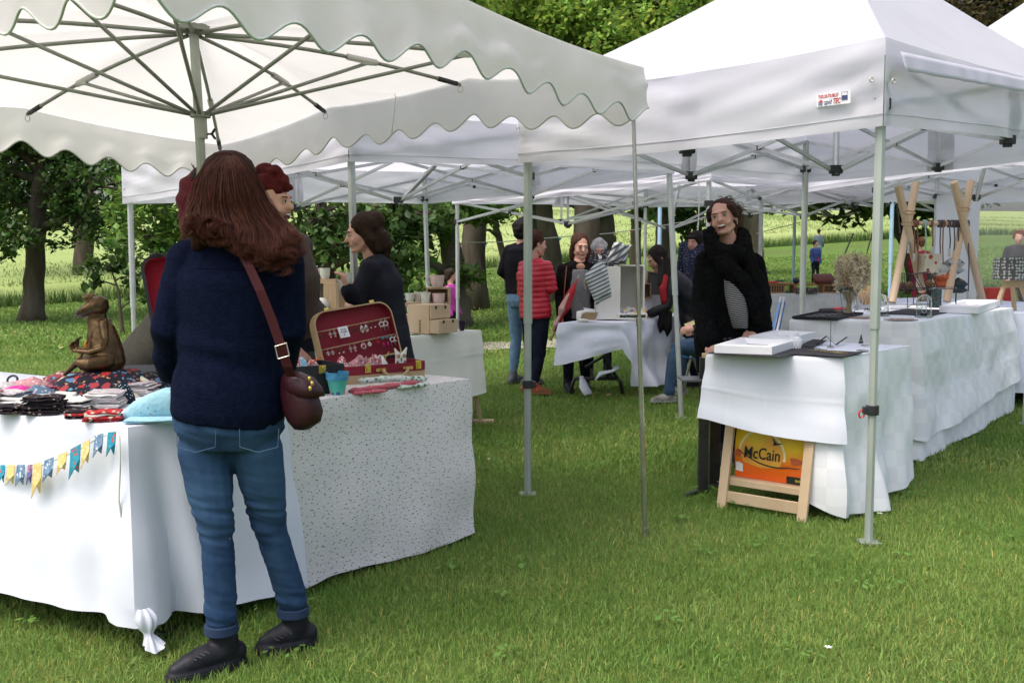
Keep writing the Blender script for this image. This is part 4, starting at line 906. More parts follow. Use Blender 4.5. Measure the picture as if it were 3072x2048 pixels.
m = MB(); m.tube([f(230, 944, -14*S), f(244, 945, -33*S), f(262, 942, -42*S), f(280, 936, -44*S), f(298, 927, -41*S)], 2.6*S, 6); m.build('mouth', M('dark_bronze', (.02, .015, .01), .6), body)
m = MB(); m.tube([f(320, 950, -22*S), f(302, 968, -30*S), f(290, 1000, -36*S), f(276, 1030, -38*S), f(270, 1005, -20*S), f(274, 965, -10*S)], 1.2*S, 6); nk = m.build('necklace', M('dark_cord', (.06, .015, .015), .6), fr)
m = MB(); m.tube([f(277, 1018, -42*S), f(275, 1030, -44*S), f(280, 1042, -42*S)], [1.5*S, 6*S, 3*S], 8, sq=.5); m.build('pendant', M('orange_bead', (.75, .16, .01), .4), nk, smooth=True)
# printed fabrics
mat_floral = M('floral_print', (.012, .012, .022), .75, (.02, .018, .03), 10, spec=.15, bump=.2, bscale=50, pattern=lambda nt, v, c, tc: pat_dots([(.45, .03, .03), (.20, .42, .55), (.55, .28, .12), (.70, .66, .50), (.35, .05, .06), (.10, .20, .35)], 17, .36, warp=.05)(nt, v, pat_dots([(.30, .04, .04), (.50, .24, .10), (.12, .30, .42)], 45, .30, warp=.03)(nt, v, c, tc), tc))
def fab(name, base, cols, sc=40, thr=.33, base2=None): return M(name, base, .85, base2, 12, spec=.1, bump=.3, bscale=60, pattern=pat_dots(cols, sc, thr))
F_denim = fab('blue_print', (.10, .17, .27), [(.35, .42, .45), (.25, .22, .15), (.4, .3, .3)], 60)
F_pink = fab('pink_print', (.60, .30, .33), [(.75, .6, .6), (.5, .1, .15), (.3, .25, .2)], 60)
F_multi = fab('mixed_print', (.35, .08, .10), [(.1, .35, .4), (.6, .5, .4), (.65, .2, .3), (.08, .08, .15)], 45, .42)
F_white = fab('white_felt', (.78, .77, .72), [(.76, .75, .70)], 60)
F_blackp = fab('black_print', (.02, .016, .02), [(.25, .2, .18), (.05, .03, .04)], 60)
F_greyp = fab('grey_print', (.52, .48, .50), [(.3, .3, .34), (.6, .35, .4), (.7, .7, .7)], 60)
F_red = fab('red_print', (.42, .03, .035), [(.02, .02, .02), (.5, .1, .08), (.6, .5, .4)], 50, .38)
F_dot = fab('dark_dotted', (.012, .03, .045), [(.7, .72, .7)], 110, .22)
F_teal = fab('teal_lace', (.02, .05, .07), [(.02, .2, .25), (.15, .17, .19), (.3, .06, .05)], 80)
F_sky = fab('light_blue_print', (.36, .62, .72), [(.65, .12, .14), (.6, .3, .3), (.15, .3, .4)], 42, .16)
F_ging = M('red_gingham', (.72, .68, .66), .85, pattern=pat_check((.45, .03, .06), 110), spec=.1)
F_hot = fab('bright_pink', (.70, .06, .30), [(.7, .1, .35)], 60)
def mound(name, label, cat, c, rx, ry, h, mat, seed, rot=0, group=None, rim=.006, pw=1.0, n=36, noise=.25):
    c = Vector(c); vs = []; fs = []; R = 14; ca, sa = math.cos(rot), math.sin(rot)
    for j in range(R+1):
        t = j/R
        for i in range(n):
            a = 2*PI*i/n; k = 1+.16*mnoise.noise(Vector((math.cos(a)*1.7, math.sin(a)*1.7, seed))); x, y = math.cos(a)*rx*t*k, math.sin(a)*ry*t*k
            z = h*max(0, (1-t**2))**pw*(1+noise*mnoise.noise(Vector((x*14, y*14, seed+5))))+.010*abs(mnoise.noise(Vector((x*30, y*30, seed))))+rim*(t < 1)
            vs.append(c+Vector((x*ca-y*sa, x*sa+y*ca, z if t < 1 else 0.001)))
    for j in range(R):
        for i in range(n): fs.append((j*n+i, (j+1)*n+i, (j+1)*n+(i+1) % n, j*n+(i+1) % n))
    m = MB(); m.add(vs, fs); o = m.build(name, mat, smooth=True); return tag(o, label, cat, group)
def stack(name, label, c, w, d, n, th, mats, seed, rot=0, cat='folded fabrics', group='folded fabrics on the left stall'):
    c = Vector(c); rr = random.Random(seed); m = MB(); mats = mats if isinstance(mats, list) else [mats]
    for k in range(n):
        m.m = k % len(mats); ox, oy, rz = rr.gauss(0, w*.03), rr.gauss(0, d*.04), rot+rr.gauss(0, .05); ca, sa = math.cos(rz), math.sin(rz); ww, dd = w*rr.uniform(.9, 1.03), d*rr.uniform(.9, 1.03); sd_ = rr.uniform(0, 99)
        def fn(u, v, top):
            x, y = (u-.5)*ww+ox, (v-.5)*dd+oy; z = (k+(.9 if top else 0.05))*th+.25*th*mnoise.noise(Vector((x*25, y*25, sd_)))+th*.5*math.sin(u*9+k)*(k/n)
            return c+Vector((x*ca-y*sa, x*sa+y*ca, z))
        q = 9; P = [(u/q, 0) for u in range(q)]+[(1, v/q) for v in range(q)]+[(1-u/q, 1) for u in range(q)]+[(0, 1-v/q) for v in range(q)]
        lo = [fn(u, v, 0) for u, v in P]; hi = [fn(u, v, 1) for u, v in P]; bul = [(a+b)/2+((a+b)/2-c-Vector((0, 0, (a.z+b.z)/2-c.z))).normalized()*th*.35 for a, b in zip(lo, hi)]; nn = len(P)
        m.add(lo+bul+hi, [(i, (i+1) % nn, nn+(i+1) % nn, nn+i) for i in range(nn)]+[(nn+i, nn+(i+1) % nn, 2*nn+(i+1) % nn, 2*nn+i) for i in range(nn)]+[tuple(range(2*nn, 3*nn))])
    return tag(m.build(name, mats, angle=40), label, cat, group)
mound('floral_cloth', 'black floral printed cloth draped in a mound beneath the bronze frog', 'cloth', at(285, 1186, ZL)+Vector((.0, .12, 0)), .27, .23, .098, mat_floral, 3, pw=.9)
for px, py, w, d, n, th, mt, lab, r in (
    (135, 1242, .125, .10, 9, .007, [F_blackp], 'neat pile of folded black printed fabric squares near the table edge', .15),
    (110, 1205, .30, .16, 2, .012, [F_white], 'wide flat piece of white felt behind the black fabric pile', .2),
    (215, 1228, .15, .12, 6, .006, [F_greyp, F_blackp, F_white], 'pile of grey, white and black printed squares right of the black pile', -.1),
    (318, 1222, .12, .10, 9, .0065, [F_greyp, F_white], 'tall pile of grey and pink printed squares beside the dotted pouch', .1),
    (250, 1252, .11, .08, 3, .008, [F_blackp, F_red], 'low pile of black and red cloths in front of the grey pile', .3),
    (312, 1262, .12, .08, 4, .008, [F_red, F_red, F_white], 'pile of red printed cloths left of the light blue pouch', .25),
    (20, 1240, .10, .08, 3, .009, [F_blackp], 'dark brown printed cloth at the left edge of the picture', 0),
    (30, 1205, .14, .10, 5, .008, [F_greyp, F_denim], 'pile of grey blue cloths at the left edge of the picture', -.1),
    (400, 1185, .18, .11, 7, .007, [F_greyp, F_white], 'pile of pale grey printed cloths behind the light blue pouch', 0),
    (165, 1186, .16, .11, 4, .010, [F_pink, F_multi], 'pile of pink flowered cloths left of the floral mound', .2),
    (-70, 1215, .16, .12, 6, .009, [F_pink, F_greyp], 'pile of pink cloths just left of the picture edge', .2)):
    p = at(px, py, ZL); p.z += .004; stack('fabric_pile', lab, p, w, d, n, th, mt, px, r)
for px, py, rx, ry, h, mt, lab, nm, cat in (
    (118, 1198, .085, .06, .05, F_denim, 'crumpled blue printed fabric behind the white felt', 'fabric', 'fabric'),
    (55, 1180, .07, .05, .025, F_hot, 'bright pink cloth lying among the left fabrics', 'fabric', 'fabric'),
    (85, 1168, .12, .06, .04, F_pink, 'pale pink flowered fabric heap at the back left', 'fabric', 'fabric'),
    (190, 1158, .12, .07, .055, F_multi, 'red and turquoise printed fabric heap behind the floral cloth', 'fabric', 'fabric'),
    (20, 1172, .07, .05, .03, F_greyp, 'grey white fabric heap at the far left', 'fabric', 'fabric'),
    (412, 1150, .085, .05, .06, F_teal, 'dark teal lace trimmed cloth right of the floral mound', 'fabric', 'fabric'),
    (372, 1210, .045, .035, .08, F_dot, 'small dark dotted drawstring pouch standing by the light blue pouch', 'pouch', 'pouch')):
    mound(nm, lab, cat, at(px, py, ZL), rx, ry, h, mt, px, group='loose fabrics on the left stall' if cat == 'fabric' else None)
m = MB(); c = at(38, 1160, ZL)+Vector((0, 0, .03)); m.tube([c+Vector((math.cos(a*.5)*.022, math.sin(a*.5)*.01, math.sin(a*.5)*.018)) for a in range(13)], .005, 8); tag(m.build('hair_tie', mat_black, smooth=True), 'black elastic hair tie standing behind the pink cloth', 'hair tie')
# light blue wash bag, lying on its side
c = at(452, 1262, ZL)+Vector((0, .05, 0)); m = MB(); L, Wd, H = .205, .12, .105; ca, sa = math.cos(.12), math.sin(.12)
def q(x, y, z): return c+Vector((x*ca-y*sa, x*sa+y*ca, z))
prof = [(-.5, .02, .10), (-.46, .06, .35), (-.30, .10, .6), (-.1, .10, .8), (.15, .10, .98), (.38, .09, .97), (.5, .08, .8)]
m.loft([(q(x*L, 0, H*h*.5+.004), Vector((0, 1, .0)), Vector((0, 0, 1)), Wd*.5*(.5+.5*min(1, (x+.5)*4)), H*h*.5) for x, w, h in prof], 20, power=3.2)
wb = tag(m.build('wash_bag', F_sky, smooth=True), 'light blue printed wash bag lying at the front of the left stall', 'pouch')
m = MB(); m.tube([q(L*.5, -.04, H*.1), q(L*.52, 0, H*.6), q(L*.3, 0, H*.99)], .003, 6); m.build('zip', mat_white2, wb)
p = at(455, 1270, ZL); stack('flat_pouches', 'flat light blue pouches under the wash bag', p+Vector((.01, .03, .004)), .20, .10, 2, .006, [F_sky], 91, .1)
m = MB(); m.tube([V(402, 1112, 4.45), V(430, 1124, 4.4), V(465, 1138, 4.35)], [.01, .012, .012], 8, sq=2); tag(m.build('cream_box_edge', mat_white2), 'cream cardboard strip behind the teal lace cloth', 'strip')
# big black suitcase with red lining, open lid standing up behind the stall
mat_case = M('black_leatherette', (.012, .012, .014), .5, (.02, .02, .022), 30, bump=.3, bscale=120)
mat_lining = M('red_lining', (.32, .012, .03), .75, (.26, .01, .025), 5, spec=.2)
mat_tan = M('tan_leather', (.42, .30, .16), .55, (.35, .24, .13), 12, bump=.2, bscale=60)
mat_maroon = M('maroon_lining', (.22, .016, .03), .7, (.18, .012, .025), 5, spec=.25)
mat_gold = M('gilt', (.75, .52, .16), .25, (.6, .4, .1), 30, metal=.9)
def rrect(w, h, r, n=5, top_only=False):
    out = []
    for cx, cy, a0, rr_ in ((w/2-r, h/2-r, 0, r), (-w/2+r, h/2-r, 90, r), (-w/2, -h/2, None, 0) if top_only else (-w/2+r, -h/2+r, 180, r), (w/2, -h/2, None, 0) if top_only else (w/2-r, -h/2+r, 270, r)):
        if a0 is None: out.append((cx, cy)); continue
        for k in range(n+1): a = math.radians(a0+90*k/n); out.append((cx+math.cos(a)*r, cy+math.sin(a)*r))
    return out
def lid(parent, name, o, xd, ud, w, h, depth, rim, rout, rin, r, top_only=False):
    """shallow tray: o = centre of its opening plane, facing nrm = xd x ud"""
    xd = Vector(xd).normalized(); ud = Vector(ud).normalized(); nz = xd.cross(ud)
    A = rrect(w, h, r, 6, top_only); B = rrect(w-2*rim, h-2*rim, max(.005, r-rim), 6, top_only); n = len(A)
    def P(a, z): return o+xd*a[0]+ud*a[1]+nz*z
    m = MB(); m.add([P(a, 0) for a in A]+[P(b, 0) for b in B]+[P(a, -depth) for a in A], [(i, (i+1) % n, n+(i+1) % n, n+i) for i in range(n)]+[(2*n+i, 2*n+(i+1) % n, (i+1) % n, i) for i in range(n)]+[tuple(2*n+i for i in range(n-1, -1, -1))])
    sh = m.build(name, rout, parent, angle=40)
    m = MB(); m.add([P(b, 0) for b in B]+[P(b, -depth+rim) for b in B], [(i, (i+1) % n, n+(i+1) % n, n+i) for i in range(n)]+[tuple(n+i for i in range(n))]); m.build('lining', rin, sh, angle=40)
    return sh
bc = empty('suitcase', V(520, 1150, 4.45), 'large black suitcase with bright red lining standing open behind the navy coat', 'suitcase')
xb = Vector((.80, .60, 0)); ub = Vector((-.20, .10, 1)).normalized(); ub = (Vector((-.17, .10, 1))); ub = (ub-xb*ub.dot(xb)*.0).normalized()
oL = V(418, 775, 4.30); w_, h_ = .50, .46; nb = xb.cross(Vector((0, 0, 1)))
ul = (V(474, 1090, 4.28)-V(415, 770, 4.33)); hh = ul.length; ud = -ul.normalized(); xd = Vector((.9, .30, -.0)); xd = (xd-ud*xd.dot(ud)).normalized()
cc = V(445, 931, 4.305)+xd*.27
lid(bc, 'lid', cc, xd, ud, .54, hh, .09, .014, mat_case, mat_lining, .06)
m = MB(); m.box(V(560, 1150, 4.40)+Vector((0, 0, .01)), (.54, .30, .13), Matrix.Rotation(.32, 3, 'Z')); m.build('base', mat_case, bc, bevel=.01)
m = MB(); m.tube([V(450, 768, 4.33), V(465, 760, 4.33), V(485, 766, 4.36)], .006, 8); m.build('handle', mat_case, bc)
# small black case with gilt latch
c0 = at(862, 1196, ZL); c1 = at(1034, 1180, ZL); fd = (c1-c0).normalized(); pd = Vector((-fd.y, fd.x, 0)); w = (c1-c0).length; hC = .125
bk = empty('vanity_case', (c0+c1)/2, 'small black vanity case with a gilt latch, full of gingham cloths', 'case'); rot = Matrix((fd, pd, Vector((0, 0, 1)))).transposed()
m = MB(); t_ = .006; cen_ = (c0+c1)/2+pd*.10
for s in (-1, 1): m.box(cen_+fd*s*(w/2-t_/2)+Vector((0, 0, hC/2)), (t_, .20, hC), rot); m.box(cen_+pd*s*(.10-t_/2)+Vector((0, 0, hC/2)), (w-2*t_, t_, hC), rot)
m.box(cen_+Vector((0, 0, .004)), (w-2*t_-.002, .18, .006), rot); m.build('shell', mat_case, bk)
lc = V(968, 1098, 4.03)-pd*.006; lcc = c0+fd*(w*.60)+Vector((0, 0, hC-.018))-pd*.003
m = MB(); m.box(lcc, (.032, .006, .034), rot); m.box(lcc+Vector((0, 0, -.006))-pd*.004, (.014, .005, .016), rot); m.tube([lcc-pd*.004+Vector((0, 0, .008)), lcc-pd*.011+Vector((0, 0, .008))], .005, 10); m.build('latch', mat_gold, bk, bevel=.0015)
for i, (dx, mt, lab, rx) in enumerate(((-.05, F_ging, 'red gingham cloth heaped in the black vanity case', .05), (-.01, fab('sky_cloth', (.25, .5, .65), [(.6, .6, .6)], 50), 'light blue cloth in the black vanity case', .035), (.035, F_ging, 'red gingham cloth at the right of the black vanity case', .04))):
    mound('cloth', lab, 'cloth', cen_+fd*dx+Vector((0, 0, hC-.05)), rx, .05, .085-.015*i, mt, 60+i)
m = MB(); p = cen_+fd*.055+Vector((0, 0, hC)); m.bar(p+Vector((-.02, -.04, 0)), p+Vector((.03, -.04, .03)), .014, .006); tag(m.build('orange_clip', M('orange_felt', (.75, .13, .02), .7), bevel=.002), 'orange felt strip on top of the black vanity case', 'strip')
# flower pot
pc_ = at(1010, 1188, ZL)+Vector((0, .02, 0)); pt = empty('flower_pot', pc_, 'turquoise painted flower pot with a blue rim in front of the red suitcase', 'flower pot')
mat_pot = M('turquoise_paint', (.07, .42, .36), .5, (.10, .47, .38), 10, pattern=pat_dots([(.65, .18, .18), (.05, .12, .25), (.08, .4, .35), (.08, .4, .35)], 34, .30))
mat_rim = M('blue_paint', (.05, .24, .45), .45, (.08, .32, .55), 26, bump=.5, bscale=40)
m = MB(); m.lathe(pc_, [(0, .002), (.028, .002), (.042, .070), (.039, .070), (.03, .02)], 24); m.build('body', mat_pot, pt, angle=35)
m = MB(); m.lathe(pc_, [(.0425, .066), (.045, .066), (.0475, .097), (.044, .097), (.040, .066)], 24); m.build('rim', mat_rim, pt, angle=35)
# red suitcase with earrings
Ra = P3(-.725, 4.35, ZL); Rb = P3(-.386, 4.62, ZL); rx_ = (Rb-Ra).normalized(); ry_ = Vector((-rx_.y, rx_.x, 0)); Wr = (Rb-Ra).length; Dr = .25; Hr = .083
rs = empty('suitcase', (Ra+Rb)/2+ry_*Dr/2, 'red and tan suitcase standing open with earrings displayed on its lid', 'suitcase')
o_ = (Ra+Rb)/2+ry_*Dr/2+Vector((0, 0, Hr)); A_ = rrect(Wr, Dr, .05, 6); B_ = rrect(Wr-.012, Dr-.012, .044, 6); n = len(A_)
def RP(a, z): return o_+rx_*a[0]+ry_*a[1]+Vector((0, 0, z-Hr))
m = MB(); m.add([RP(a, .003) for a in A_]+[RP(a, Hr*.52) for a in A_], [(i, (i+1) % n, n+(i+1) % n, n+i) for i in range(n)]+[tuple(range(n-1, -1, -1))]); base = m.build('base', mat_tan, rs, angle=40)
m = MB(); m.add([RP(a, Hr*.52) for a in [(x*1.004, y*1.004) for x, y in A_]]+[RP((x*1.004, y*1.004), Hr) for x, y in A_]+[RP(b, Hr) for b in B_]+[RP(b, .01) for b in B_], [(i+k*n, (i+1) % n+k*n, n*(k+1)+(i+1) % n, n*(k+1)+i) for k in range(3) for i in range(n)]+[tuple(3*n+i for i in range(n))]); m.build('band', mat_maroon, rs, angle=40)
def front(u, z, off=.004): return Ra+rx_*(u*Wr)-ry_*off+Vector((0, 0, z))
rr3 = Matrix((rx_, ry_, Vector((0, 0, 1)))).transposed()
for u in (.245, .86):
    m = MB(); m.box(front(u, Hr-.012), (.030, .006, .040), rr3); m.box(front(u, Hr-.018, .009), (.016, .006, .026), rr3); m.tube([front(u-.03, Hr+.004), front(u+.03, Hr+.004)], .004, 8); m.build('latch', mat_gold, rs, bevel=.0015)
for u in (.40, .73):
    m = MB(); m.box(front(u, .060), (.026, .004, .014), rr3)
    for s in (-1, 1): m.tube([front(u+s*.042, .060, .001), front(u+s*.042, .060, .007)], .008, 12)
    m.build('handle_mount', mat_gold, rs, bevel=.001)
m = MB(); m.tube([front(.41, .062, .010), front(.43, .045, .018), front(.48, .030, .022), front(.65, .030, .022), front(.70, .045, .018), front(.72, .062, .010)], .0085, 10); m.build('handle', mat_tan, rs, smooth=True)
tl = math.radians(14); lu = (Vector((0, 0, 1))*math.cos(tl)+ry_*math.sin(tl)-rx_*.12).normalized(); lx = (rx_-lu*rx_.dot(lu)).normalized(); LW, LH = Wr*.98, .262
lo_ = RP((0, Dr/2), Hr)+lu*(LH/2)-ry_*.035
ld = lid(rs, 'lid', lo_, lx, lu, LW, LH, .05, .007, mat_tan, mat_maroon, .07, True); lz = lx.cross(lu)
def LP(u, v, off=-.02): return lo_+lx*(u-.5)*LW+lu*(v-.5)*LH+lz*off
mat_rope = M('rope', (.50, .34, .20), .8, (.4, .26, .14), 90, bump=.8, bscale=150)
for v in (.66, .34):
    m = MB(); m.tube([LP(.03, v-.01, -.012), LP(.97, v+.02, -.012)], .0032, 8); m.build('rope', mat_rope, ld, smooth=True)
for u in (.2, .78): m = MB(); m.box(LP(u, 1.01, -.012), (.026, .02, .012), Matrix((lx, lu, lz)).transposed()); m.build('clasp', mat_gold, ld, bevel=.002)
cd_ = empty('price_card', LP(.33, .55, -.006), 'white handwritten price card hanging in the red suitcase lid', 'card'); m = MB(); cs, ct = LP(.34, .57, -.007), .052
m.prism([cs+lx*a*ct/2+lu*b*ct/2+lx*b*-.002 for a, b in ((-1, -1), (1, -1), (1, 1), (-1, 1))], lz*.0012); crd = m.build('card', M('paper', (.80, .79, .84), .8), cd_)
INK = M('grey_ink', (.06, .07, .10), .7)
for s_, dy, w3 in (('Boucles', .013, .030), ("d'oreilles", 0.001, .036), ('2€', -.013, .010)): text(s_, 'writing', INK, crd, cs+lz*.0022+lu*dy, lx, lu, .012, width=w3, extr=.0002, shear=.25)
mat_sil = M('silver', (.62, .60, .56), .3, (.5, .48, .45), 60, metal=.9); mat_red = M('red_bead', (.45, .01, .02), .3); mat_teal = M('teal_bead', (.03, .22, .30), .4); mat_mag = M('magenta_tassel', (.35, .01, .10), .8); mat_dk = M('dark_bronze_metal', (.09, .06, .045), .45, metal=.7); mat_pearl = M('pearl', (.75, .74, .72), .25)
def ring_(m, c, r, t, sq=1.0): m.tube([c+lx*math.cos(a*PI/8)*r+lu*math.sin(a*PI/8)*r*sq for a in range(17)], t, 6)
ear = [(.05, .66, 'drop', mat_dk, 'small dark drop earring at the left end of the upper rope'), (.20, .66, 'star', mat_sil, 'pair of silver star flower earrings left of the price card'), (.47, .67, 'drop', mat_dk, 'pair of dark bead earrings just right of the price card'), (.60, .67, 'fish', mat_sil, 'pair of long silver leaf shaped earrings on the upper rope'), (.715, .67, 'pearl', mat_dk, 'pair of dark earrings with two small pearls on the upper rope'), (.86, .68, 'hoop', mat_sil, 'pair of silver hoop earrings with long chains, right end of the upper rope'),
       (.12, .34, 'drop', mat_sil, 'pair of silver teal drop earrings at the left of the lower rope'), (.25, .33, 'pearl', mat_dk, 'pair of thin dark hoops with pearls on the lower rope'), (.40, .34, 'star', mat_sil, 'pair of silver fan shaped earrings on the lower rope'), (.54, .35, 'redhoop', mat_sil, 'silver hoop earring with a red centre bead on the lower rope'), (.62, .35, 'disc', mat_pearl, 'pale round disc earring beside the red beaded hoop'), (.73, .36, 'red', mat_red, 'single earring with a red drop on the lower rope'), (.83, .36, 'tassel', mat_mag, 'pair of teal button earrings with magenta tassels'), (.95, .37, 'hoop', mat_sil, 'pair of round silver earrings at the right end of the lower rope')]
for u, v, kd, mt, lab in ear:
    m = MB(); one = kd in ('redhoop', 'disc', 'red') or u < .1
    for s in ((0,) if one else (-1, 1)):
        q0 = LP(u+s*.028, v, -.006); m.tube([q0, q0-lu*.012], .0009, 5)
        if kd == 'drop': m.ell(q0-lu*.020, .0042); m.ell(q0-lu*.030, (.0035, .0035, .006)); ring_(m, q0-lu*.024, .008, .0009)
        if kd == 'star':
            for a in range(6): m.tube([q0-lu*.022, q0-lu*.022+lx*math.cos(a*PI/3)*.010+lu*math.sin(a*PI/3)*.010], .0015, 5)
            m.ell(q0-lu*.036, .0045)
        if kd == 'fish': ring_(m, q0-lu*.030, .008, .0016, 2.1); m.ell(q0-lu*.024, (.005, .002, .010)); m.ell(q0-lu*.040, (.003, .002, .005))
        if kd == 'pearl': ring_(m, q0-lu*.016, .010, .0012)
        if kd in ('hoop', 'redhoop'):
            for k in (1, .85, .7): ring_(m, q0-lu*(.024+.006*(1-k)), .0135*k, .0012)
            if kd == 'hoop':
                for k in (-1, 1): m.tube([q0-lu*.03+lx*k*.010, q0-lu*.060+lx*k*.008], .0006, 4)
        if kd == 'disc': ring_(m, q0-lu*.022, .007, .0035)
        if kd == 'red': m.ell(q0-lu*.024+lx*.003, (.005, .004, .008)); m.tube([q0-lu*.01, q0-lu*.02-lx*.006, q0-lu*.03], .001, 5)
        if kd == 'tassel': 
            for k in range(5): m.tube([q0-lu*.028+lx*(k-2)*.0012, q0-lu*.052+lx*(k-2)*.004], .0016, 5)
    o = tag(m.build('earrings', mt, smooth=True), lab, 'earrings', 'earrings in the red suitcase')
    m = MB(); ex_ = None
    for s in (-1, 1):
        q0 = LP(u+s*.028, v, -.004)
        if kd == 'tassel': m.ell(q0-lu*.008, (.0075, .004, .0065)); ex_ = mat_teal
        if kd == 'pearl': m.ell(q0-lu*.030, .0035); ex_ = mat_pearl
    if kd == 'redhoop': m.ell(LP(u, v, -.005)-lu*.024, .006); ex_ = mat_red
    if ex_: m.build('bead', ex_, o, smooth=True)
# things inside the red suitcase
for u, d, mt, lab, sx in ((.10, .10, F_ging, 'red gingham bundle at the left inside the red suitcase', .05), (.28, .12, F_pink, 'pink flowered bundle inside the red suitcase', .055), (.45, .10, F_ging, 'red gingham bundle in the middle of the red suitcase', .05), (.57, .12, F_white, 'cream cloth bundle left of the wooden owl', .05)):
    mound('cloth_bundle', lab, 'cloth', Ra+rx_*u*Wr+ry_*d+Vector((0, 0, .03)), sx, .045, .075, mt, 70+int(u*50), group='cloth bundles in the red suitcase', noise=.8)
def plate(poly, c, xd, ud, sc, th, mat, name, parent=None):
    xd = Vector(xd).normalized(); ud = Vector(ud).normalized(); nz = xd.cross(ud); m = MB(); m.prism([c+xd*x*sc+ud*y*sc-nz*th/2 for x, y in poly], nz*th); return m.build(name, mat, parent, bevel=.001 if parent is None else 0)
for u, mt, lab, yw in ((.27, F_pink, 'pink felt cat ear shape standing in the red suitcase', 0), (.44, F_pink, 'pale pink felt crown shape standing in the red suitcase', 0)):
    o = plate([(-1, -1), (1, -1), (.8, .8), (.2, .2), (-.3, .35), (-.9, 1.1)], Ra+rx_*u*Wr+ry_*.06+Vector((0, 0, .10)), rx_, (0, 0, 1), .026, .006, mt, 'felt_shape'); tag(o, lab, 'felt shape', 'felt shapes in the red suitcase')
m = MB(); p = Ra+rx_*.52*Wr+ry_*.05+Vector((0, 0, .10)); m.bar(p, p+Vector((.02, 0, .035)), .008, .003); tag(m.build('yellow_clip', M('yellow_felt', (.65, .6, .1), .7)), 'yellow strip standing among the felt shapes', 'strip')
ow = Ra+rx_*.69*Wr+ry_*.03+Vector((0, 0, .075)); oe = empty('wooden_owl', ow, 'white painted wooden owl with brown eyes standing in the red suitcase', 'owl figure')
ob = plate([(-.85, -1.2), (.85, -1.2), (.75, .1), (.95, 1.35), (.35, .72), (0, .5), (-.35, .72), (-.95, 1.35), (-.75, .1)], ow+Vector((0, 0, .03)), rx_, (0, 0, 1), .034, .010, M('white_paint', (.78, .76, .70), .6), 'body', oe)
BR = M('brown_felt', (.30, .18, .10), .8, (.4, .25, .14), 50)
for s in (-1, 1):
    m = MB(); c = ow+rx_*s*.015+Vector((0, 0, .038))-ry_*.0055; m.tube([c, c-ry_*.002], .0095, 16); m.tube([c-ry_*.002, c-ry_*.003], .004, 12); m.build('eye', BR, ob)
    m = MB(); c = ow+rx_*s*.020+Vector((0, 0, .004))-ry_*.0055; m.ell(c, (.008, .003, .014), rr3); m.build('wing', M('grey_felt', (.17, .14, .12), .8), ob)
m = MB(); m.ell(ow+Vector((0, 0, .022))-ry_*.0065, (.004, .003, .009), rr3); m.build('beak', M('grey_felt', (.17, .14, .12), .8), ob)
# rolled cloths in front of the suitcase
def roll(lab, pts, r, mt, sq=.6):
    m = MB(); P = []
    for i in range(len(pts)-1):
        for k in range(6): P.append(pts[i].lerp(pts[i+1], k/6))
    P.append(pts[-1]); R_ = [r*(1+.22*math.sin(i*1.9)) for i in range(len(P))]; R_[0] *= .5; R_[-1] *= .7; m.tube(P, R_, 14, sq=sq, up=(0, 0, 1)); return tag(m.build('rolled_cloth', mt, smooth=True), lab, 'rolled cloth', 'rolled cloths on the sprigged tablecloth')
F_grn = fab('green_leaf_print', (.62, .66, .60), [(.12, .22, .15), (.3, .42, .33)], 42, .36); F_rose = fab('rose_print', (.50, .12, .15), [(.75, .55, .5)], 55, .22)
a0 = at(1075, 1168, ZL); a1 = at(1278, 1150, ZL); roll('white and green leaf printed rolled cloth in front of the red suitcase', [a0+Vector((0, 0, .036)), a0.lerp(a1, .5)+Vector((.0, -.0, .036)), a1+Vector((0, 0, .020))], .022, F_grn)
a0 = at(1048, 1182, ZL); a1 = at(1255, 1160, ZL); roll('rose red printed rolled cloth nearest the table edge', [a0+Vector((0, 0, .012)), a0.lerp(a1, .45)+Vector((0, -.0, .016)), a1+Vector((0, -.01, .022))], .018, F_rose)
a0 = at(1060, 1186, ZL); a1 = at(1160, 1176, ZL); roll('flat rose red cloth end lying beside the flower pot', [a0+Vector((0, -.0, .008)), a1+Vector((0, 0, .008))], .022, F_rose, .35)
a0 = at(1190, 1168, ZL); a1 = at(1284, 1158, ZL); roll('loose white and green cloth end under the rose red roll', [a0+Vector((0, -.0, .008)), a1+Vector((0, 0, .010))], .024, F_grn, .4)
# ------------------------------------------------------------ goods on the jewellery stall
mat_frame = M('white_lacquer', (.80, .80, .82), .4, (.77, .77, .79), 6)
mat_felt = M('black_felt', (.018, .018, .022), .95, (.03, .03, .035), 60)
mat_glass = M('clear_glass', (.93, .96, .97), .03, (.93, .96, .97), glass=1.0, spec=.5)
def yawm(a): return Matrix.Rotation(a, 3, 'Z')
def shadow_box(label, quad, z, h, hole=.30, inner=None):
    """hollow white display frame lying on its back; quad: four base corners on the table (front left, front right, back right, back left)"""
    q = [Vector(p) for p in quad]; c = sum(q, Vector())/4; t = empty('shadow_box', Vector((c.x, c.y, z)), label, 'frame', 'white display frames'); up = Vector((0, 0, h))
    i_ = [p.lerp(c, hole) for p in q]; j_ = [p.lerp(c, hole+.16) for p in q]
    m = MB(); m.add([p for p in q]+[p+up for p in q]+[p+up for p in i_]+[p+up*.35 for p in j_], [(k+4*r, (k+1) % 4+4*r, (k+1) % 4+4*(r+1), k+4*(r+1)) for r in range(3) for k in range(4)]); m.build('frame', mat_frame, t, bevel=.0015)
    m = MB(); m.add([p+up*.36 for p in j_], [(0, 1, 2, 3)]); m.build('mat_board', inner or mat_felt, t); return t
def gz(px, py, z, dz=0): p = G(px, py, z); p.z = z+dz; return p
z = z1+.006
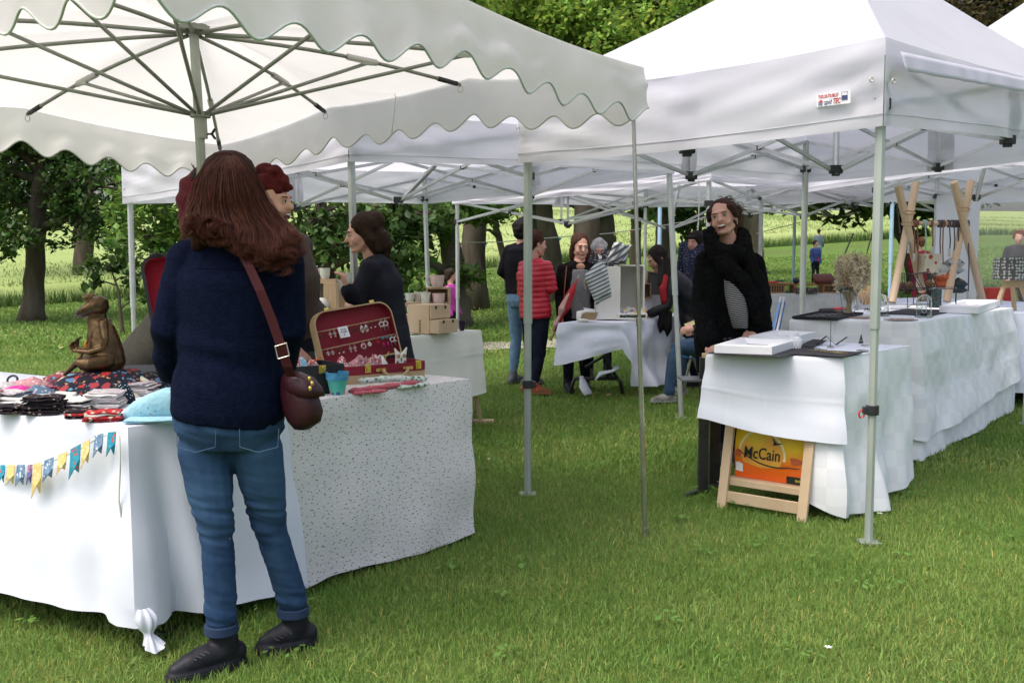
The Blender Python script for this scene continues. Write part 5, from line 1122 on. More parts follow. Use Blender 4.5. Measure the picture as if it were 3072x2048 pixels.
m = MB(); m.prism([gz(2118, 1061, z), gz(2345, 1072, z), gz(2462, 1046, z), gz(2245, 1030, z)], (0, 0, .003)); tag(m.build('black_cloth', mat_felt), 'black felt cloth under the white frames at the left table corner', 'felt cloth')
shadow_box('white display frame lying at the front left corner of the jewellery table', [gz(2142, 1058, z+.004), gz(2316, 1064, z+.004), gz(2392, 1040, z+.004), gz(2222, 1032, z+.004)], z, .040)
shadow_box('second white display frame behind the white pineapple ornament', [gz(2246, 1025, z+.004), gz(2372, 1030, z+.004), gz(2448, 1012, z+.004), gz(2325, 1006, z+.004)], z, .035, inner=M('grey_card', (.55, .55, .57), .8))
bc2 = [gz(2358, 1062, z), gz(2532, 1072, z), gz(2590, 1058, z), gz(2400, 1048, z)]; m = MB(); m.prism(bc2, (0, 0, .004)); tag(m.build('display_mat', mat_felt), 'black felt display mat at the front edge of the jewellery table', 'mat')
m = MB(); m.tube([gz(2425, 1054, z, .006), gz(2470, 1056, z, .006), gz(2510, 1061, z, .006), gz(2545, 1062, z, .006)], .0018, 6)
for k in range(9): m.ell(gz(2435+k*13, 1055+k*.9, z, .007), .003, nu=8, nv=5)
tag(m.build('necklace', mat_brass, smooth=True), 'fine gold bead necklace laid on the front black mat', 'necklace')
m = MB(); m.prism([gz(2395, 1038, z), gz(2440, 1040, z), gz(2480, 1022, z), gz(2440, 1018, z)], (0, 0, .003)); tag(m.build('felt_strip', mat_felt), 'small black felt strip beside the white pineapple', 'mat')
# white pineapple
p = gz(2388, 1046, z); t = empty('pineapple_ornament', p, 'white pineapple shaped ornament between the frames and the necklace stand', 'ornament'); m = MB(); R = 12
vs = []
prof = [(0, 0), (.016, .001), (.024, .012), (.027, .028), (.026, .044), (.020, .058), (.010, .066), (0, .068)]
m.lathe(p, prof, 14)
for j in range(5):
    for k in range(10):
        a = 2*PI*(k+.5*(j % 2))/10; hgt = .008+j*.012; r_ = np.interp(hgt, [0, .012, .028, .044, .058], [.018, .024, .027, .026, .020]); m.ell(p+Vector((math.cos(a)*r_, math.sin(a)*r_, hgt)), (.006, .006, .007), nu=6, nv=4)
m.build('fruit', mat_frame, t, angle=35); m = MB()
for j in range(3):
    for k in range(6): a = k*PI/3+j*.5; b = p+Vector((0, 0, .062+j*.007)); m.tube([b, b+Vector((math.cos(a)*.010, math.sin(a)*.010, .012)), b+Vector((math.cos(a)*(.017-.004*j), math.sin(a)*(.017-.004*j), .020))], [.004, .003, .0006], 5)
m.build('leaves', mat_frame, t)
# necklace stand
p = gz(2491, 1040, z); t = empty('necklace_stand', p, 'thin black stand with a hanging silver hoop on the front jewellery table', 'display stand'); m = MB(); m.lathe(p, [(0, 0), (.019, 0), (.019, .003), (.003, .005), (.0018, .01), (.0018, .135)], 20); m.tube([p+Vector((-.004, 0, .135)), p+Vector((.006, 0, .138))], .002, 6); m.build('stand', mat_blackm, t, angle=40)
m = MB(); c = p+Vector((.003, -.004, .105)); m.tube([c+Vector((math.cos(a*PI/12)*.020, 0, math.sin(a*PI/12)*.033)) for a in range(-9, 7)], .0012, 6); tag(m.build('hoop', mat_sil, smooth=True), 'open silver hoop hanging from the thin black stand', 'necklace')
for px, py, r_, lab in ((2462, 1050, .034, 'round glass disc under the necklace stand'), (2588, 1052, .032, 'round glass disc in front of the near tent leg'), (2596, 1036, .024, 'small round glass disc under the black ring cone')):
    m = MB(); m.lathe(gz(px, py, z), [(0, 0), (r_, 0), (r_, .004), (0, .004)], 28); tag(m.build('glass_disc', M('mirror_glass', (.42, .50, .52), .05, (.38, .46, .48), 20, metal=.7), angle=30), lab, 'glass disc', 'glass discs on the jewellery table')
t = empty('card_display', gz(2500, 1035, z), 'black zigzag folded card display behind the necklace stand', 'display'); m = MB(); zz = [gz(2445, 1036, z), gz(2480, 1030, z, .038), gz(2508, 1038, z, .004), gz(2542, 1028, z, .030)]
for a, b in zip(zz[:-1], zz[1:]): dv = Vector((.012, .05, 0)); m.prism([a, b, b+dv, a+dv], Vector((0, 0, .003)))
m.build('card', mat_felt, t); m = MB(); c = (zz[1]+zz[2])/2+Vector((.004, .02, .012)); m.tube([c+Vector((math.cos(a*PI/8)*.010, 0, math.sin(a*PI/8)*.012)) for a in range(17)], .0010, 6); m.build('ring_band', mat_sil, t)
m = MB(); m.lathe(gz(2583, 1030, z), [(0, 0), (.014, 0), (.0015, .052), (0, .054)], 20); t = tag(m.build('ring_cone', mat_blackm, angle=40), 'pointed black cone holding a silver ring on the front table', 'ring cone'); m = MB(); c = gz(2583, 1030, z, .018); m.tube([c+Vector((math.cos(a*PI/8)*.0095, math.sin(a*PI/8)*.0095, .002*math.cos(a*PI/8))) for a in range(17)], .0014, 6); m.build('ring_band', mat_sil, t)
for k, (px, py) in enumerate(((2175, 1014), (2190, 1012))): m = MB(); m.ell(gz(px, py+14, z, .02), (.012, .01, .008)); tag(m.build('pebble', mat_felt, smooth=True), ['dark pebble shaped jewel at the laughing woman\'s sleeve', 'second dark pebble shaped jewel beside the first at the sleeve'][k], 'jewel')
# rear table
z = z2+.009
m = MB(); qd = [gz(2378, 956, z), gz(2510, 960, z), gz(2588, 944, z), gz(2455, 940, z)]; m.prism(qd, (0, 0, .006)); 
for a, b in zip(qd, qd[1:]+qd[:1]): m.bar(a+Vector((0, 0, .01)), b+Vector((0, 0, .01)), .010, .016)
tag(m.build('jewel_tray', mat_felt, bevel=.002), 'shallow black tray of necklaces at the left of the rear jewellery table', 'tray')
m = MB()
for k in range(6): a = gz(2430+k*18, 956-k*2, z, .012); m.tube([a, a+Vector((.03, .04, 0)), a+Vector((.01, .10, 0))], .0015, 5)
tag(m.build('necklaces', mat_sil), 'fine silver necklaces lying in the black tray', 'necklace')
for i, (px, py, lab) in enumerate(((2590, 958, 'brown board of small rings left of the near tent leg'), (2702, 964, 'brown board of small rings right of the near tent leg'))):
    m = MB(); c = gz(px, py-4, z, .003); m.box(c, (.17, .13, .006), yawm(.25)); t = tag(m.build('ring_board', M('brown_card', (.28, .20, .16), .8, (.35, .26, .2), 30), bevel=.001), lab, 'display board', 'brown ring boards'); m = MB(); r_ = random.Random(i)
    for k in range(14): q = c+Vector((r_.uniform(-.07, .07), r_.uniform(-.05, .05), .008)); m.tube([q+Vector((math.cos(a*PI/5)*.008, math.sin(a*PI/5)*.008, 0)) for a in range(11)], .0018, 5)
    m.build('rings', mat_sil, t)
def dome(label, px, py, r_, h, inner=True):
    p = gz(px, py, z); t = empty('glass_dome', p, label, 'glass dome', 'glass domes on the rear jewellery table'); m = MB(); m.lathe(p, [(0, 0), (r_*1.25, 0), (r_*1.25, .006), (0, .007)], 24); m.build('base', M('mirror_glass', (.42, .50, .52), .05), t, angle=30)
    m = MB(); N = 8; out = [(r_, .008), (r_, h-r_)]+[(r_*math.cos(k*PI/2/N), h-r_+r_*math.sin(k*PI/2/N)) for k in range(1, N)]+[(.0005, h)]; inn = [(max(.0003, a-.0015), b-.0012) for a, b in out[::-1]]; m.lathe(p, out+inn, 24); m.build('bell', mat_glass, t, smooth=True)
    m = MB(); m.lathe(p, [(0, .008), (.022, .008), (.022, .022), (0, .022)], 16); m.build('plinth', mat_felt, t, angle=40)
    m = MB(); c = p+Vector((0, 0, .055)); m.tube([c+Vector((math.cos(a*PI/8)*.017, math.sin(a*PI/8)*.010, math.sin(a*PI/8)*.030)) for a in range(17)], .002, 6); m.build('bangle', mat_sil, t, smooth=True); return t
dome('glass bell dome over a silver bangle right of the near tent leg', 2771, 950, .050, .155); dome('glass bell dome half hidden by the near tent leg', 2645, 946, .046, .150)
# vase of dried flowers
p = gz(2545, 944, z); t = empty('flower_vase', p, 'glass vase of tall dried grasses and flowers on the rear jewellery table', 'vase'); m = MB()
out = [(.040, .002), (.046, .03), (.050, .08), (.062, .15), (.078, .20)]; m.lathe(p, [(0, .001)]+out+[(a-.003, b) for a, b in out[::-1]]+[(0, .010)], 24); m.build('vase', mat_glass, t, smooth=True)
m = MB(); r_ = random.Random(5); tips = []
for k in range(170):
    a = r_.uniform(0, 2*PI); q = r_.random()**.5; h = r_.uniform(.20, .40)-.03*q; b = p+Vector((math.cos(a+2.5)*.028*q, math.sin(a+2.5)*.028*q, .012)); e = p+Vector((math.cos(a)*.105*q+.02, math.sin(a)*.12*q, h+.035)); m.tube([b, b.lerp(e, .45)+Vector((0, 0, .02)), e], [.0019, .0014, .0009], 4, cap=False); tips.append(e)
m.build('stems', M('dry_stem', (.60, .50, .30), .85, (.5, .4, .22), 20), t)
for nm, mt, sl, ty in (('grass_heads', M('oat_head', (.68, .58, .40), .9, (.58, .47, .30), 40), tips[::2], 0), ('cream_heads', M('cream_head', (.66, .60, .46), .9), tips[1::4], 0), ('brown_buds', M('brown_bud', (.20, .12, .09), .9, (.35, .25, .17), 60), tips[3::4], 1)):
    m = MB()
    for e in sl:
        for k in range(20 if ty == 0 else 18):
            o = Vector((r_.gauss(0, .013), r_.gauss(0, .013), r_.gauss(-.01, .024))) if ty == 0 else Vector((r_.gauss(0, .02), r_.gauss(0, .02), r_.gauss(0, .016))); s = r_.uniform(.005, .010)
            d = Vector((r_.gauss(0, 1), r_.gauss(0, 1), r_.gauss(1, 1))).normalized(); w = d.cross(Vector((r_.gauss(0, 1), r_.gauss(0, 1), 0))).normalized(); c = e+o; L = s*(2.2 if ty == 0 else 1)
            m.add([c-d*L, c+w*s*.6, c+d*L, c-w*s*.6], [(0, 1, 2, 3)])
    m.build(nm, mt, t)['kind'] = 'stuff'
m = MB()
for sx, sz, w in ((-.115, .39, .014), (-.05, .47, .009), (.03, .465, .009), (.13, .33, .013), (-.085, .37, .012)):
    a = p+Vector((sx*.3, 0, .1)); b = p+Vector((sx, -.02, sz)); m.tube([a, a.lerp(b, .6)], .0015, 5)
    for k in range(70): f_ = r_.uniform(.55, 1); c = a.lerp(b, f_)+Vector((r_.gauss(0, w*.35), r_.gauss(0, w*.35), 0)); d = (b-a).normalized()*.012; m.add([c-d, c+Vector((.002, 0, 0)), c+d, c-Vector((.002, 0, 0))], [(0, 1, 2, 3)])
m.build('pampas_plumes', M('plume', (.68, .60, .45), .95), t)
# tool with black and red handle
m = MB(); a = gz(2462, 938, z, .018); b = gz(2530, 934, z, .018); m.limb([a, a.lerp(b, .5), b], [.016, .014, .012]); t = tag(m.build('pruning_tool', mat_black, smooth=True), 'black and red handled tool lying left of the vase', 'tool'); m = MB(); m.limb([a.lerp(b, .55)+Vector((0, -.002, .003)), b+Vector((0, -.002, .003))], [.0135, .0125]); m.build('red_grip', mat_redp, t, smooth=True)
m = MB(); m.box(gz(2618, 930, z, .008), (.12, .06, .012), yawm(.3)); tag(m.build('dark_phone', mat_felt, bevel=.003), 'small flat black case behind the near tent leg', 'case')
# wire vase (net of thin rods)
p = gz(2606, 935, z); m = MB()
for k in range(6):
    a, b = 2*PI*k/6, 2*PI*(k+.5)/6; c = 2*PI*(k+1)/6
    A = p+Vector((math.cos(a)*.03, math.sin(a)*.03, .003)); B = p+Vector((math.cos(b)*.075, math.sin(b)*.075, .07)); C = p+Vector((math.cos(a)*.055, math.sin(a)*.055, .15)); A2 = p+Vector((math.cos(c)*.03, math.sin(c)*.03, .003)); C2 = p+Vector((math.cos(c)*.055, math.sin(c)*.055, .15))
    for u_, v_ in ((A, B), (B, C), (A2, B), (B, C2), (A, A2), (C, C2)): m.tube([u_, v_], .0014, 5)
tag(m.build('wire_basket', mat_sil), 'thin wire diamond basket just left of the near tent leg', 'wire basket')
m = MB(); p = gz(2612, 925, z); p.z += .075; m.ell(p+Vector((0, .12, .03)), (.060, .05, .085)); tag(m.build('tan_bag', M('tan_paper', (.40, .25, .10), .7), smooth=True), 'rounded tan brown bag behind the dried flowers', 'bag')
# white frames, black mat, wire terrariums
m = MB(); m.prism([gz(2640, 940, z), gz(2790, 948, z), gz(2872, 932, z), gz(2720, 926, z)], (0, 0, .004)); tag(m.build('black_cloth', mat_felt), 'black felt mat under the glass domes', 'felt cloth')
shadow_box('large white display frame at the right end of the rear jewellery table', [gz(2818, 938, z), gz(2935, 941, z), gz(3008, 915, z), gz(2890, 915, z)], z, .05, inner=M('pinkish_card', (.45, .36, .36), .8))
m = MB(); m.box(gz(2690, 925, z, .012), (.16, .08, .022), yawm(.2)); tag(m.build('white_box', mat_frame, bevel=.002), 'low white box behind the glass domes', 'box')
t = empty('wire_stand', gz(2800, 925, z), 'black wire frame stand carrying two glass terrariums behind the domes', 'display stand')
def wirebox(m, pts, edges, r=.003):
    for a, b in edges: m.tube([pts[a], pts[b]], r, 5)
m = MB(); b_ = [V(2722, 922, 7.6), V(2784, 922, 7.5), V(2796, 912, 7.9), V(2740, 912, 7.95)]; tt = [Vector((p.x, p.y, ZH(868, 7.6))) for p in b_]
wirebox(m, b_+tt, [(0, 1), (1, 2), (2, 3), (3, 0), (4, 5), (5, 6), (6, 7), (7, 4), (0, 4), (1, 5), (2, 6), (3, 7)])
b_ = [V(2800, 920, 7.55), V(2868, 912, 7.6), V(2866, 908, 8.0), V(2808, 908, 7.95)]; tt = [Vector((p.x, p.y, ZH(866, 7.6))) for p in b_]; wirebox(m, b_+tt, [(4, 5), (5, 6), (6, 7), (7, 4), (0, 4), (1, 5), (2, 6), (3, 7)]); m.build('wire', mat_blackm, t)
for i, (P, lab) in enumerate((([(2715, 868), (2748, 868), (2734, 822), (2712, 820)], 'upright black wire terrarium on the left of the wire stand'), ([(2770, 866), (2812, 860), (2790, 816), (2745, 822)], 'slanted black wire terrarium on the right of the wire stand'))):
    m = MB(); F = [V(x, y, 7.55) for x, y in P]; Bk = [p+Vector((.03, .12, 0)) for p in F]; wirebox(m, F+Bk, [(0, 1), (1, 2), (2, 3), (3, 0), (4, 5), (5, 6), (6, 7), (7, 4), (0, 4), (1, 5), (2, 6), (3, 7)], .0035); tt_ = tag(m.build('terrarium', mat_blackm), lab, 'terrarium', 'black wire terrariums'); m = MB(); m.ell((F[0]+F[1]+Bk[0]+Bk[1])/4+Vector((0, 0, .03)), (.03, .03, .03), nu=8, nv=5); m.build('moss', M('dried_moss', (.20, .06, .05), .9, (.1, .12, .04), 80), tt_, smooth=False)
m = MB(); m.box(V(2810, 895, 8.0), (.06, .05, .15)); tag(m.build('dark_printed_box', M('dark_print', (.03, .07, .07), .7, pattern=pat_dots([(.3, .08, .06), (.1, .2, .2)], 60, .3)), bevel=.003), 'dark printed box behind the right glass dome', 'box')
# wooden step under the front table, printed bag, black pedestal
ws = empty('wooden_shelf', V(2300, 1540, 5.1), 'pale pine folding shelf standing under the front jewellery table', 'shelf')
def GP(px, D, z): x = (px-1536)/FPX*D; return Vector((x, D, z))
lA = [G(2164, 1524), V(2203, 1262, 5.30)]; lB = [G(2405, 1566), V(2440, 1285, 5.10)]
xdir = (lB[0]-lA[0]).normalized(); bdir = Vector((-xdir.y, xdir.x, 0))
def fpt(base, k, z): return base+bdir*k+Vector((0, 0, z))
for nm, a in (('L', lA), ('R', lB)):
    top = fpt(a[0], .16, .80); m = MB(); m.bar(a[0], top, .050, .022, up=bdir); m.build('leg', mat_wood2, ws, bevel=.003)
    bk = a[0]+bdir*.52; m = MB(); m.bar(bk, fpt(a[0], .30, .80), .045, .022, up=bdir); m.build('leg', mat_wood2, ws, bevel=.003)
m = MB(); m.bar(lA[0]+bdir*.025+Vector((0, 0, .062)), lB[0]+bdir*.025+Vector((0, 0, .062)), .018, .060); m.build('rail', mat_wood2, ws, bevel=.003)
m = MB(); m.bar(lA[0]+bdir*.06+Vector((0, 0, .138)), lB[0]+bdir*.06+Vector((0, 0, .138)), .024, .036); m.build('rail', mat_wood2, ws, bevel=.003)
for k in range(5): m = MB(); m.bar(lA[0]+bdir*(.10+k*.085)+Vector((0, 0, .149)), lB[0]+bdir*(.10+k*.085)+Vector((0, 0, .149)), .065, .014); m.build('slat', mat_wood2, ws, bevel=.002)
for a in (lA, lB): m = MB(); m.bar(a[0]+bdir*.06+Vector((0, 0, .128)), a[0]+bdir*.50+Vector((0, 0, .128)), .022, .035); m.build('side_rail', mat_wood2, ws, bevel=.002)
# insulated shopping bag
bb = (lA[0]+lB[0])/2+bdir*.20+Vector((.012, 0, .158)); bx = xdir; bW = .42; bH = .42; bg_ = empty('shopping_bag', bb, 'bright yellow and orange insulated shopping bag standing on the pine shelf', 'bag')
def pat_bag(nt, vec, cout, tc):
    sx = nd(nt, 'ShaderNodeSeparateXYZ'); nt.links.new(tc.outputs['UV'], sx.inputs[0])
    rp = nd(nt, 'ShaderNodeValToRGB'); e = rp.color_ramp.elements; e[0].position = 0; e[0].color = (.72, .10, .01, 1); e[1].position = 1; e[1].color = (.78, .42, .01, 1)
    for p_, c_ in ((.20, (.75, .15, .01)), (.30, (.80, .30, .01)), (.42, (.85, .55, .02)), (.75, (.82, .50, .01))): k = e.new(p_); k.color = c_+(1,)
    nz = nd(nt, 'ShaderNodeTexNoise'); nz.inputs['Scale'].default_value = 3; nt.links.new(tc.outputs['UV'], nz.inputs[0]); ad = nd(nt, 'ShaderNodeMath', operation='MULTIPLY_ADD'); ad.inputs[1].default_value = .12; nt.links.new(nz.outputs['Fac'], ad.inputs[0]); nt.links.new(sx.outputs[1], ad.inputs[2]); sb = nd(nt, 'ShaderNodeMath', operation='SUBTRACT'); sb.inputs[1].default_value = .06; nt.links.new(ad.outputs[0], sb.inputs[0]); nt.links.new(sb.outputs[0], rp.inputs[0]); return rp.outputs[0]
mat_bag = M('printed_bag', (.8, .45, .02), .35, bump=.2, bscale=12, spec=.5, pattern=pat_bag)
def bagp(u, v, off=0):   # front face
    w = bW*(.5+.03*math.sin(v*3))*(1-.10*v*v); d = .10*(1-.35*v)+.018*math.sin(u*PI)*math.sin(v*PI)+.005*mnoise.noise(Vector((u*4, v*4, 2)))
    return bb+bx*(u-.5)*2*w-bdir*(d+off)+Vector((0, 0, v*bH+.008*mnoise.noise(Vector((u*3, v*5, 9)))*v))
m = MB(); m.grid(lambda u, v: bagp(u, v), 16, 16)
m.grid(lambda u, v: bagp(1, v).lerp(bagp(1, v)+bdir*.20*(1-.35*v), u)+bx*.012*math.sin(u*PI), 6, 16, uvf=lambda u, v: (1, v)); m.grid(lambda u, v: bagp(0, v)+bdir*.20*(1-.35*v)*(1-u)-bx*.012*math.sin(u*PI), 6, 16, uvf=lambda u, v: (0, v)); m.grid(lambda u, v: bagp(1-u, v)+bdir*.20*(1-.35*v), 8, 16, uvf=lambda u, v: (u, v)); bgm = m.build('bag', mat_bag, bg_, smooth=True)
m = MB(); m.tube([bagp(1, v/8)+bx*.002 for v in range(9)], .003, 6); m.build('edge_binding', mat_black, bgm)
DK = M('dark_green_print', (.012, .022, .015), .5); ORB = M('sun_orange', (.78, .33, .06), .4, (.72, .55, .03), 6); GLO = M('glow_cream', (.85, .80, .45), .4)
def onbag(cx, cy, pts, name, mat, off): 
    m = MB(); gx, gy = cx+sum(x for x, _ in pts)/len(pts), cy+sum(y for _, y in pts)/len(pts); n = len(pts); RN = 6; c = [bagp(lerp(gx, cx+x, r/RN), lerp(gy, cy+y, r/RN), off) for r in range(1, RN+1) for x, y in pts]
    m.add(c+[bagp(gx, gy, off)], [(i, (i+1) % n, n*RN) for i in range(n)]+[(r*n+i, (r+1)*n+i, (r+1)*n+(i+1) % n, r*n+(i+1) % n) for r in range(RN-1) for i in range(n)]); return m.build(name, mat, bgm)
arc = [(math.cos(a*PI/14)*.285, math.sin(a*PI/14)*.30) for a in range(15)]
onbag(.36, .30, [(x*1.09, y*1.09) for x, y in arc]+[(-.31, -.04), (.31, -.04)], 'sun_glow', GLO, .0010); onbag(.36, .30, arc+[(-.24, -.10), (0, -.15), (.24, -.12)], 'sun', ORB, .0022)
m = MB(); hill = [bagp(.04+.80*k/20, .34-.17*math.sin(min(1, k/16)*PI*.62)+.02*(k/20), .0040) for k in range(21)]; m.tube(hill, [.0012+.0025*math.sin(k/20*PI) for k in range(21)], 6); m.build('hill_line', DK, bgm)
bup = (bagp(.4, .6)-bagp(.4, .4)).normalized(); text('McCain', 'lettering', DK, bgm, bagp(.37, .325, .005), bx, bup, .085, width=.20, bold=.0010, shear=.06)
m = MB(); c = bagp(.56, .485, .0045)
m.add([c, c+bx*-.030+bup*.030, c+bx*-.018+bup*.002, c+bx*.035+bup*.004, c+bx*.006-bup*.008, c-bx*.022-bup*.014], [(0, 1, 2), (0, 3, 4), (0, 2, 5, 4)]); m.build('bird', DK, bgm)
m = MB(); c = bagp(.70, .64, .003); m.add([c, c+bx*-.009+bup*.007, c+bx*.010+bup*.003], [(0, 1, 2)]); m.build('bird', DK, bgm)
onbag(.78, .27, [(math.cos(a*PI/6)*.075+.03*math.cos(a), math.sin(a*PI/6)*.045+.01) for a in range(12)], 'tree_mark', M('rust_print', (.55, .12, .04), .5), .0035)
onbag(.055, .30, [(math.cos(a*PI/6)*.045, math.sin(a*PI/6)*.05) for a in range(12)], 'tree_mark', M('rust_print', (.55, .12, .04), .5), .0035)
onbag(.06, .13, [(-.045, -.05), (.055, -.06), (.055, .04), (0, .06), (-.045, .055)], 'badge', M('badge_white', (.8, .8, .8), .5), .003)
onbag(.80, .05, [(-.11, -.045), (.11, -.045), (.10, .045), (-.11, .045)], 'badge', DK, .003); text('Bella', 'lettering', M('badge_yellow', (.75, .6, .05), .5), bgm, bagp(.84, .05, .0042), bx, bup, .018, width=.030)
m = MB(); a = bb+bx*.21+bdir*.25; m.box(a+Vector((.03, 0, .16)), (.18, .012, .32), yawm(math.atan2(bx.y, bx.x)+.25)); m.box(bb-bx*.20+bdir*.22+Vector((0, 0, .14)), (.16, .012, .30), yawm(math.atan2(bx.y, bx.x)+.6)); tag(m.build('cardboard', M('cardboard', (.42, .30, .20), .85), bevel=.001), 'brown cardboard sheets stored behind the yellow bag', 'cardboard')
# black pedestal behind the table corner
pe = empty('display_pedestal', G(2115, 1480), 'black metal pedestal with a thin grey top left of the jewellery table', 'stand')
m = MB(); m.box(G(2108, 1480)+Vector((0, 0, .385)), (.055, .03, .76)); m.build('post', mat_blackm, pe, bevel=.004); m = MB(); m.box(G(2142, 1462)+Vector((0, 0, .385)), (.060, .03, .76)); m.build('post', mat_blackm, pe, bevel=.004)
m = MB(); m.bar(G(2058, 1492)+Vector((0, 0, .012)), G(2165, 1455)+Vector((0, 0, .012)), .03, .022); m.bar(G(2095, 1448)+Vector((0, 0, .012)), G(2180, 1470)+Vector((0, 0, .012)), .03, .022); m.build('foot', mat_blackm, pe, bevel=.003)
m = MB(); m.box(V(2110, 1136, 5.55), (.26, .20, .012)); m.build('top_plate', M('grey_plate', (.18, .19, .21), .35, metal=.5), pe, bevel=.003)
m = MB(); m.box(V(2122, 1066, 5.19), (.05, .05, .022)); tag(m.build('table_corner_batten', mat_wood, bevel=.002), 'end of a wooden batten showing at the left corner of the front table', 'batten')
# blue folding chair
ch = empty('folding_chair', V(2330, 1150, 7.5), 'blue folding garden chair leaning behind the jewellery table', 'chair'); BL = M('blue_canvas', (.06, .17, .42), .7)
for px, px2 in ((2343, 2318), (2352, 2330)): m = MB(); m.tube([V(px, 893, 7.6), V(px2, 1000, 7.3), V(px2-14, 1180, 7.1)], .010, 8); m.build('frame_tube', mat_alu, ch, smooth=True)
m = MB(); a, b, c_, d_ = V(2336, 905, 7.55), V(2352, 905, 7.75), V(2334, 995, 7.5), V(2314, 995, 7.30); m.prism([a, b, c_, d_], Vector((.012, -.004, 0))); m.build('back_rest', BL, ch); m = MB(); m.prism([V(2314, 1010, 7.3), V(2345, 1010, 7.5), V(2300, 1025, 7.7), V(2265, 1025, 7.5)], (0, 0, .015)); m.build('seat', BL, ch)

# ------------------------------------------------------------ pottery stall goods
mat_cupP = M('pink_glaze', (.62, .44, .42), .3, (.68, .55, .52), 14); mat_cupG = M('pale_green_glaze', (.58, .62, .55), .3, (.65, .66, .60), 14); mat_cupW = M('white_glaze', (.62, .62, .58), .3, (.55, .52, .46), 14); mat_purple = M('dark_purple_glaze', (.035, .02, .045), .3)
def cup(label, px, py, D, w, h, mat, handle=0, name='cup', zr=None):
    p = V(px, py, D); r_ = w/2/FPX*D; hh = h/FPX*D; t = empty(name, p, label, 'cup', 'handmade ceramic cups'); m = MB()
    m.lathe(p, [(0, .001), (r_*.62, .001), (r_*.72, hh*.08), (r_*.90, hh*.40), (r_, hh), (r_*.93, hh), (r_*.82, hh*.4), (0, hh*.12)], 20); m.build('bowl', mat, t, angle=60)
    if handle: m = MB(); c = p+Vector((handle*r_*1.0, -.01, hh*.58)); m.tube([c+Vector((handle*math.cos(a)*r_*.42, 0, math.sin(a)*hh*.30)) for a in np.linspace(-1.7, 1.7, 10)], hh*.055, 8); m.build('handle', mat, t, smooth=True)
    return t
cr = [('drawer_box', None)]
db = empty('drawer_box', V(1330, 1000, 7.55), 'small pale plywood box with two drawers at the front of the pottery stall', 'drawer box'); a = V(1291, 1003, 7.35); b = V(1366, 994, 7.62)
fx = (b-a); fx.z = 0; fw = .19; fx.normalize(); fy = Vector((-fx.y, fx.x, 0)); base = Vector((a.x, a.y, .756)); HH = .215; rt = Matrix((fx, fy, Vector((0, 0, 1)))).transposed(); WB_ = .25
def bp(u, d, z): return base+fx*u*WB_+fy*d+Vector((0, 0, z))
m = MB(); m.box(bp(.5, .11, HH/2), (WB_, .20, HH), rt); m.build('case', mat_wood2, db, bevel=.002)
m = MB(); m.box(bp(.5, .0, HH*.75), (WB_*.97, .012, HH*.46), rt); dr = m.build('drawer', mat_wood2, db, bevel=.0015); m = MB(); m.box(bp(.5, -.030, HH*.25), (WB_*.97, .09, HH*.46), rt); dr2 = m.build('drawer', mat_wood2, db, bevel=.0015)
for d_, dd_, zz_ in ((dr, -.008, .90), (dr2, -.077, .42)):
    for u in (.25, .72): m = MB(); m.box(bp(u, dd_, HH*zz_), (.018, .006, .022), rt); m.build('finger_hole', mat_black, d_)
def crate(label, px0, py0, px1, py1, D, depth, mat=None, shelf=(), open_=True, name='wooden_crate'):
    a = V(px0, py1, D); b = V(px1, py0, D); w, h = b.x-a.x, b.z-a.z; t = empty(name, Vector(((a.x+b.x)/2, D, a.z)), label, 'crate', 'wooden crates used as shelves'); th = .014; mat = mat or mat_wood
    cx, cz = (a.x+b.x)/2, (a.z+b.z)/2; y = D+depth/2
    m = MB(); m.box((cx, y, a.z+th/2), (w, depth, th)); m.box((cx, y, b.z-th/2), (w, depth, th)); m.box((a.x+th/2, y, cz), (th, depth, h-2*th-.001)); m.box((b.x-th/2, y, cz), (th, depth, h-2*th-.001)); m.build('frame', mat, t, bevel=.0015)
    if open_ is False: m = MB(); m.box((cx, D+.004, cz), (w-2*th, .006, h-2*th)); m.build('front', mat, t)
    else: m = MB(); m.box((cx, D+depth-.004, cz), (w-2*th, .006, h-2*th)); m.build('back', mat, t)
    return t
crate('wooden crate shelf holding the high pink cup', 1278, 862, 1348, 912, 7.75, .18); crate('plain wooden crate front below the green cup', 1244, 917, 1292, 1002, 7.75, .18, open_=False); crate('wooden crate behind the small stack of wooden coasters', 1214, 908, 1345, 918, 7.95, .20, open_=False, name='wooden_shelf_board'); crate('low wooden crate at the left of the coasters', 1216, 943, 1262, 1003, 7.55, .15, open_=False)
crate('tall wooden crate standing upright in the gap left of the cup woman', 972, 848, 1008, 985, 6.95, .12, open_=False); crate('wooden shelf board carrying the left group of cups', 935, 838, 1006, 850, 7.0, .16, open_=False, name='wooden_shelf_board'); crate('lower wooden crate under the white ceramic ball', 935, 936, 978, 1004, 6.85, .15, open_=False); crate('wooden crate just left of the cup woman', 1008, 882, 1036, 985, 7.1, .12, open_=False)
for k in range(5): m = MB(); m.box(V(1270, 1000-k*9.5, 7.45), (.095, .08, .020), yawm(.5)); tag(m.build('coaster', M('coaster_wood', (.36, .23, .13), .7), bevel=.002), f'square dark wooden coaster, {["lowest", "second", "middle", "fourth", "topmost"][k]} of the little stack by the drawers', 'coaster', 'stack of wooden coasters')
m = MB(); m.box(V(1232, 1008, 7.35), (.13, .09, .018), yawm(.5)); tag(m.build('green_cloth', M('grass_green_felt', (.05, .20, .03), .9), bevel=.004), 'bright green felt mat at the front of the pottery stall', 'mat')
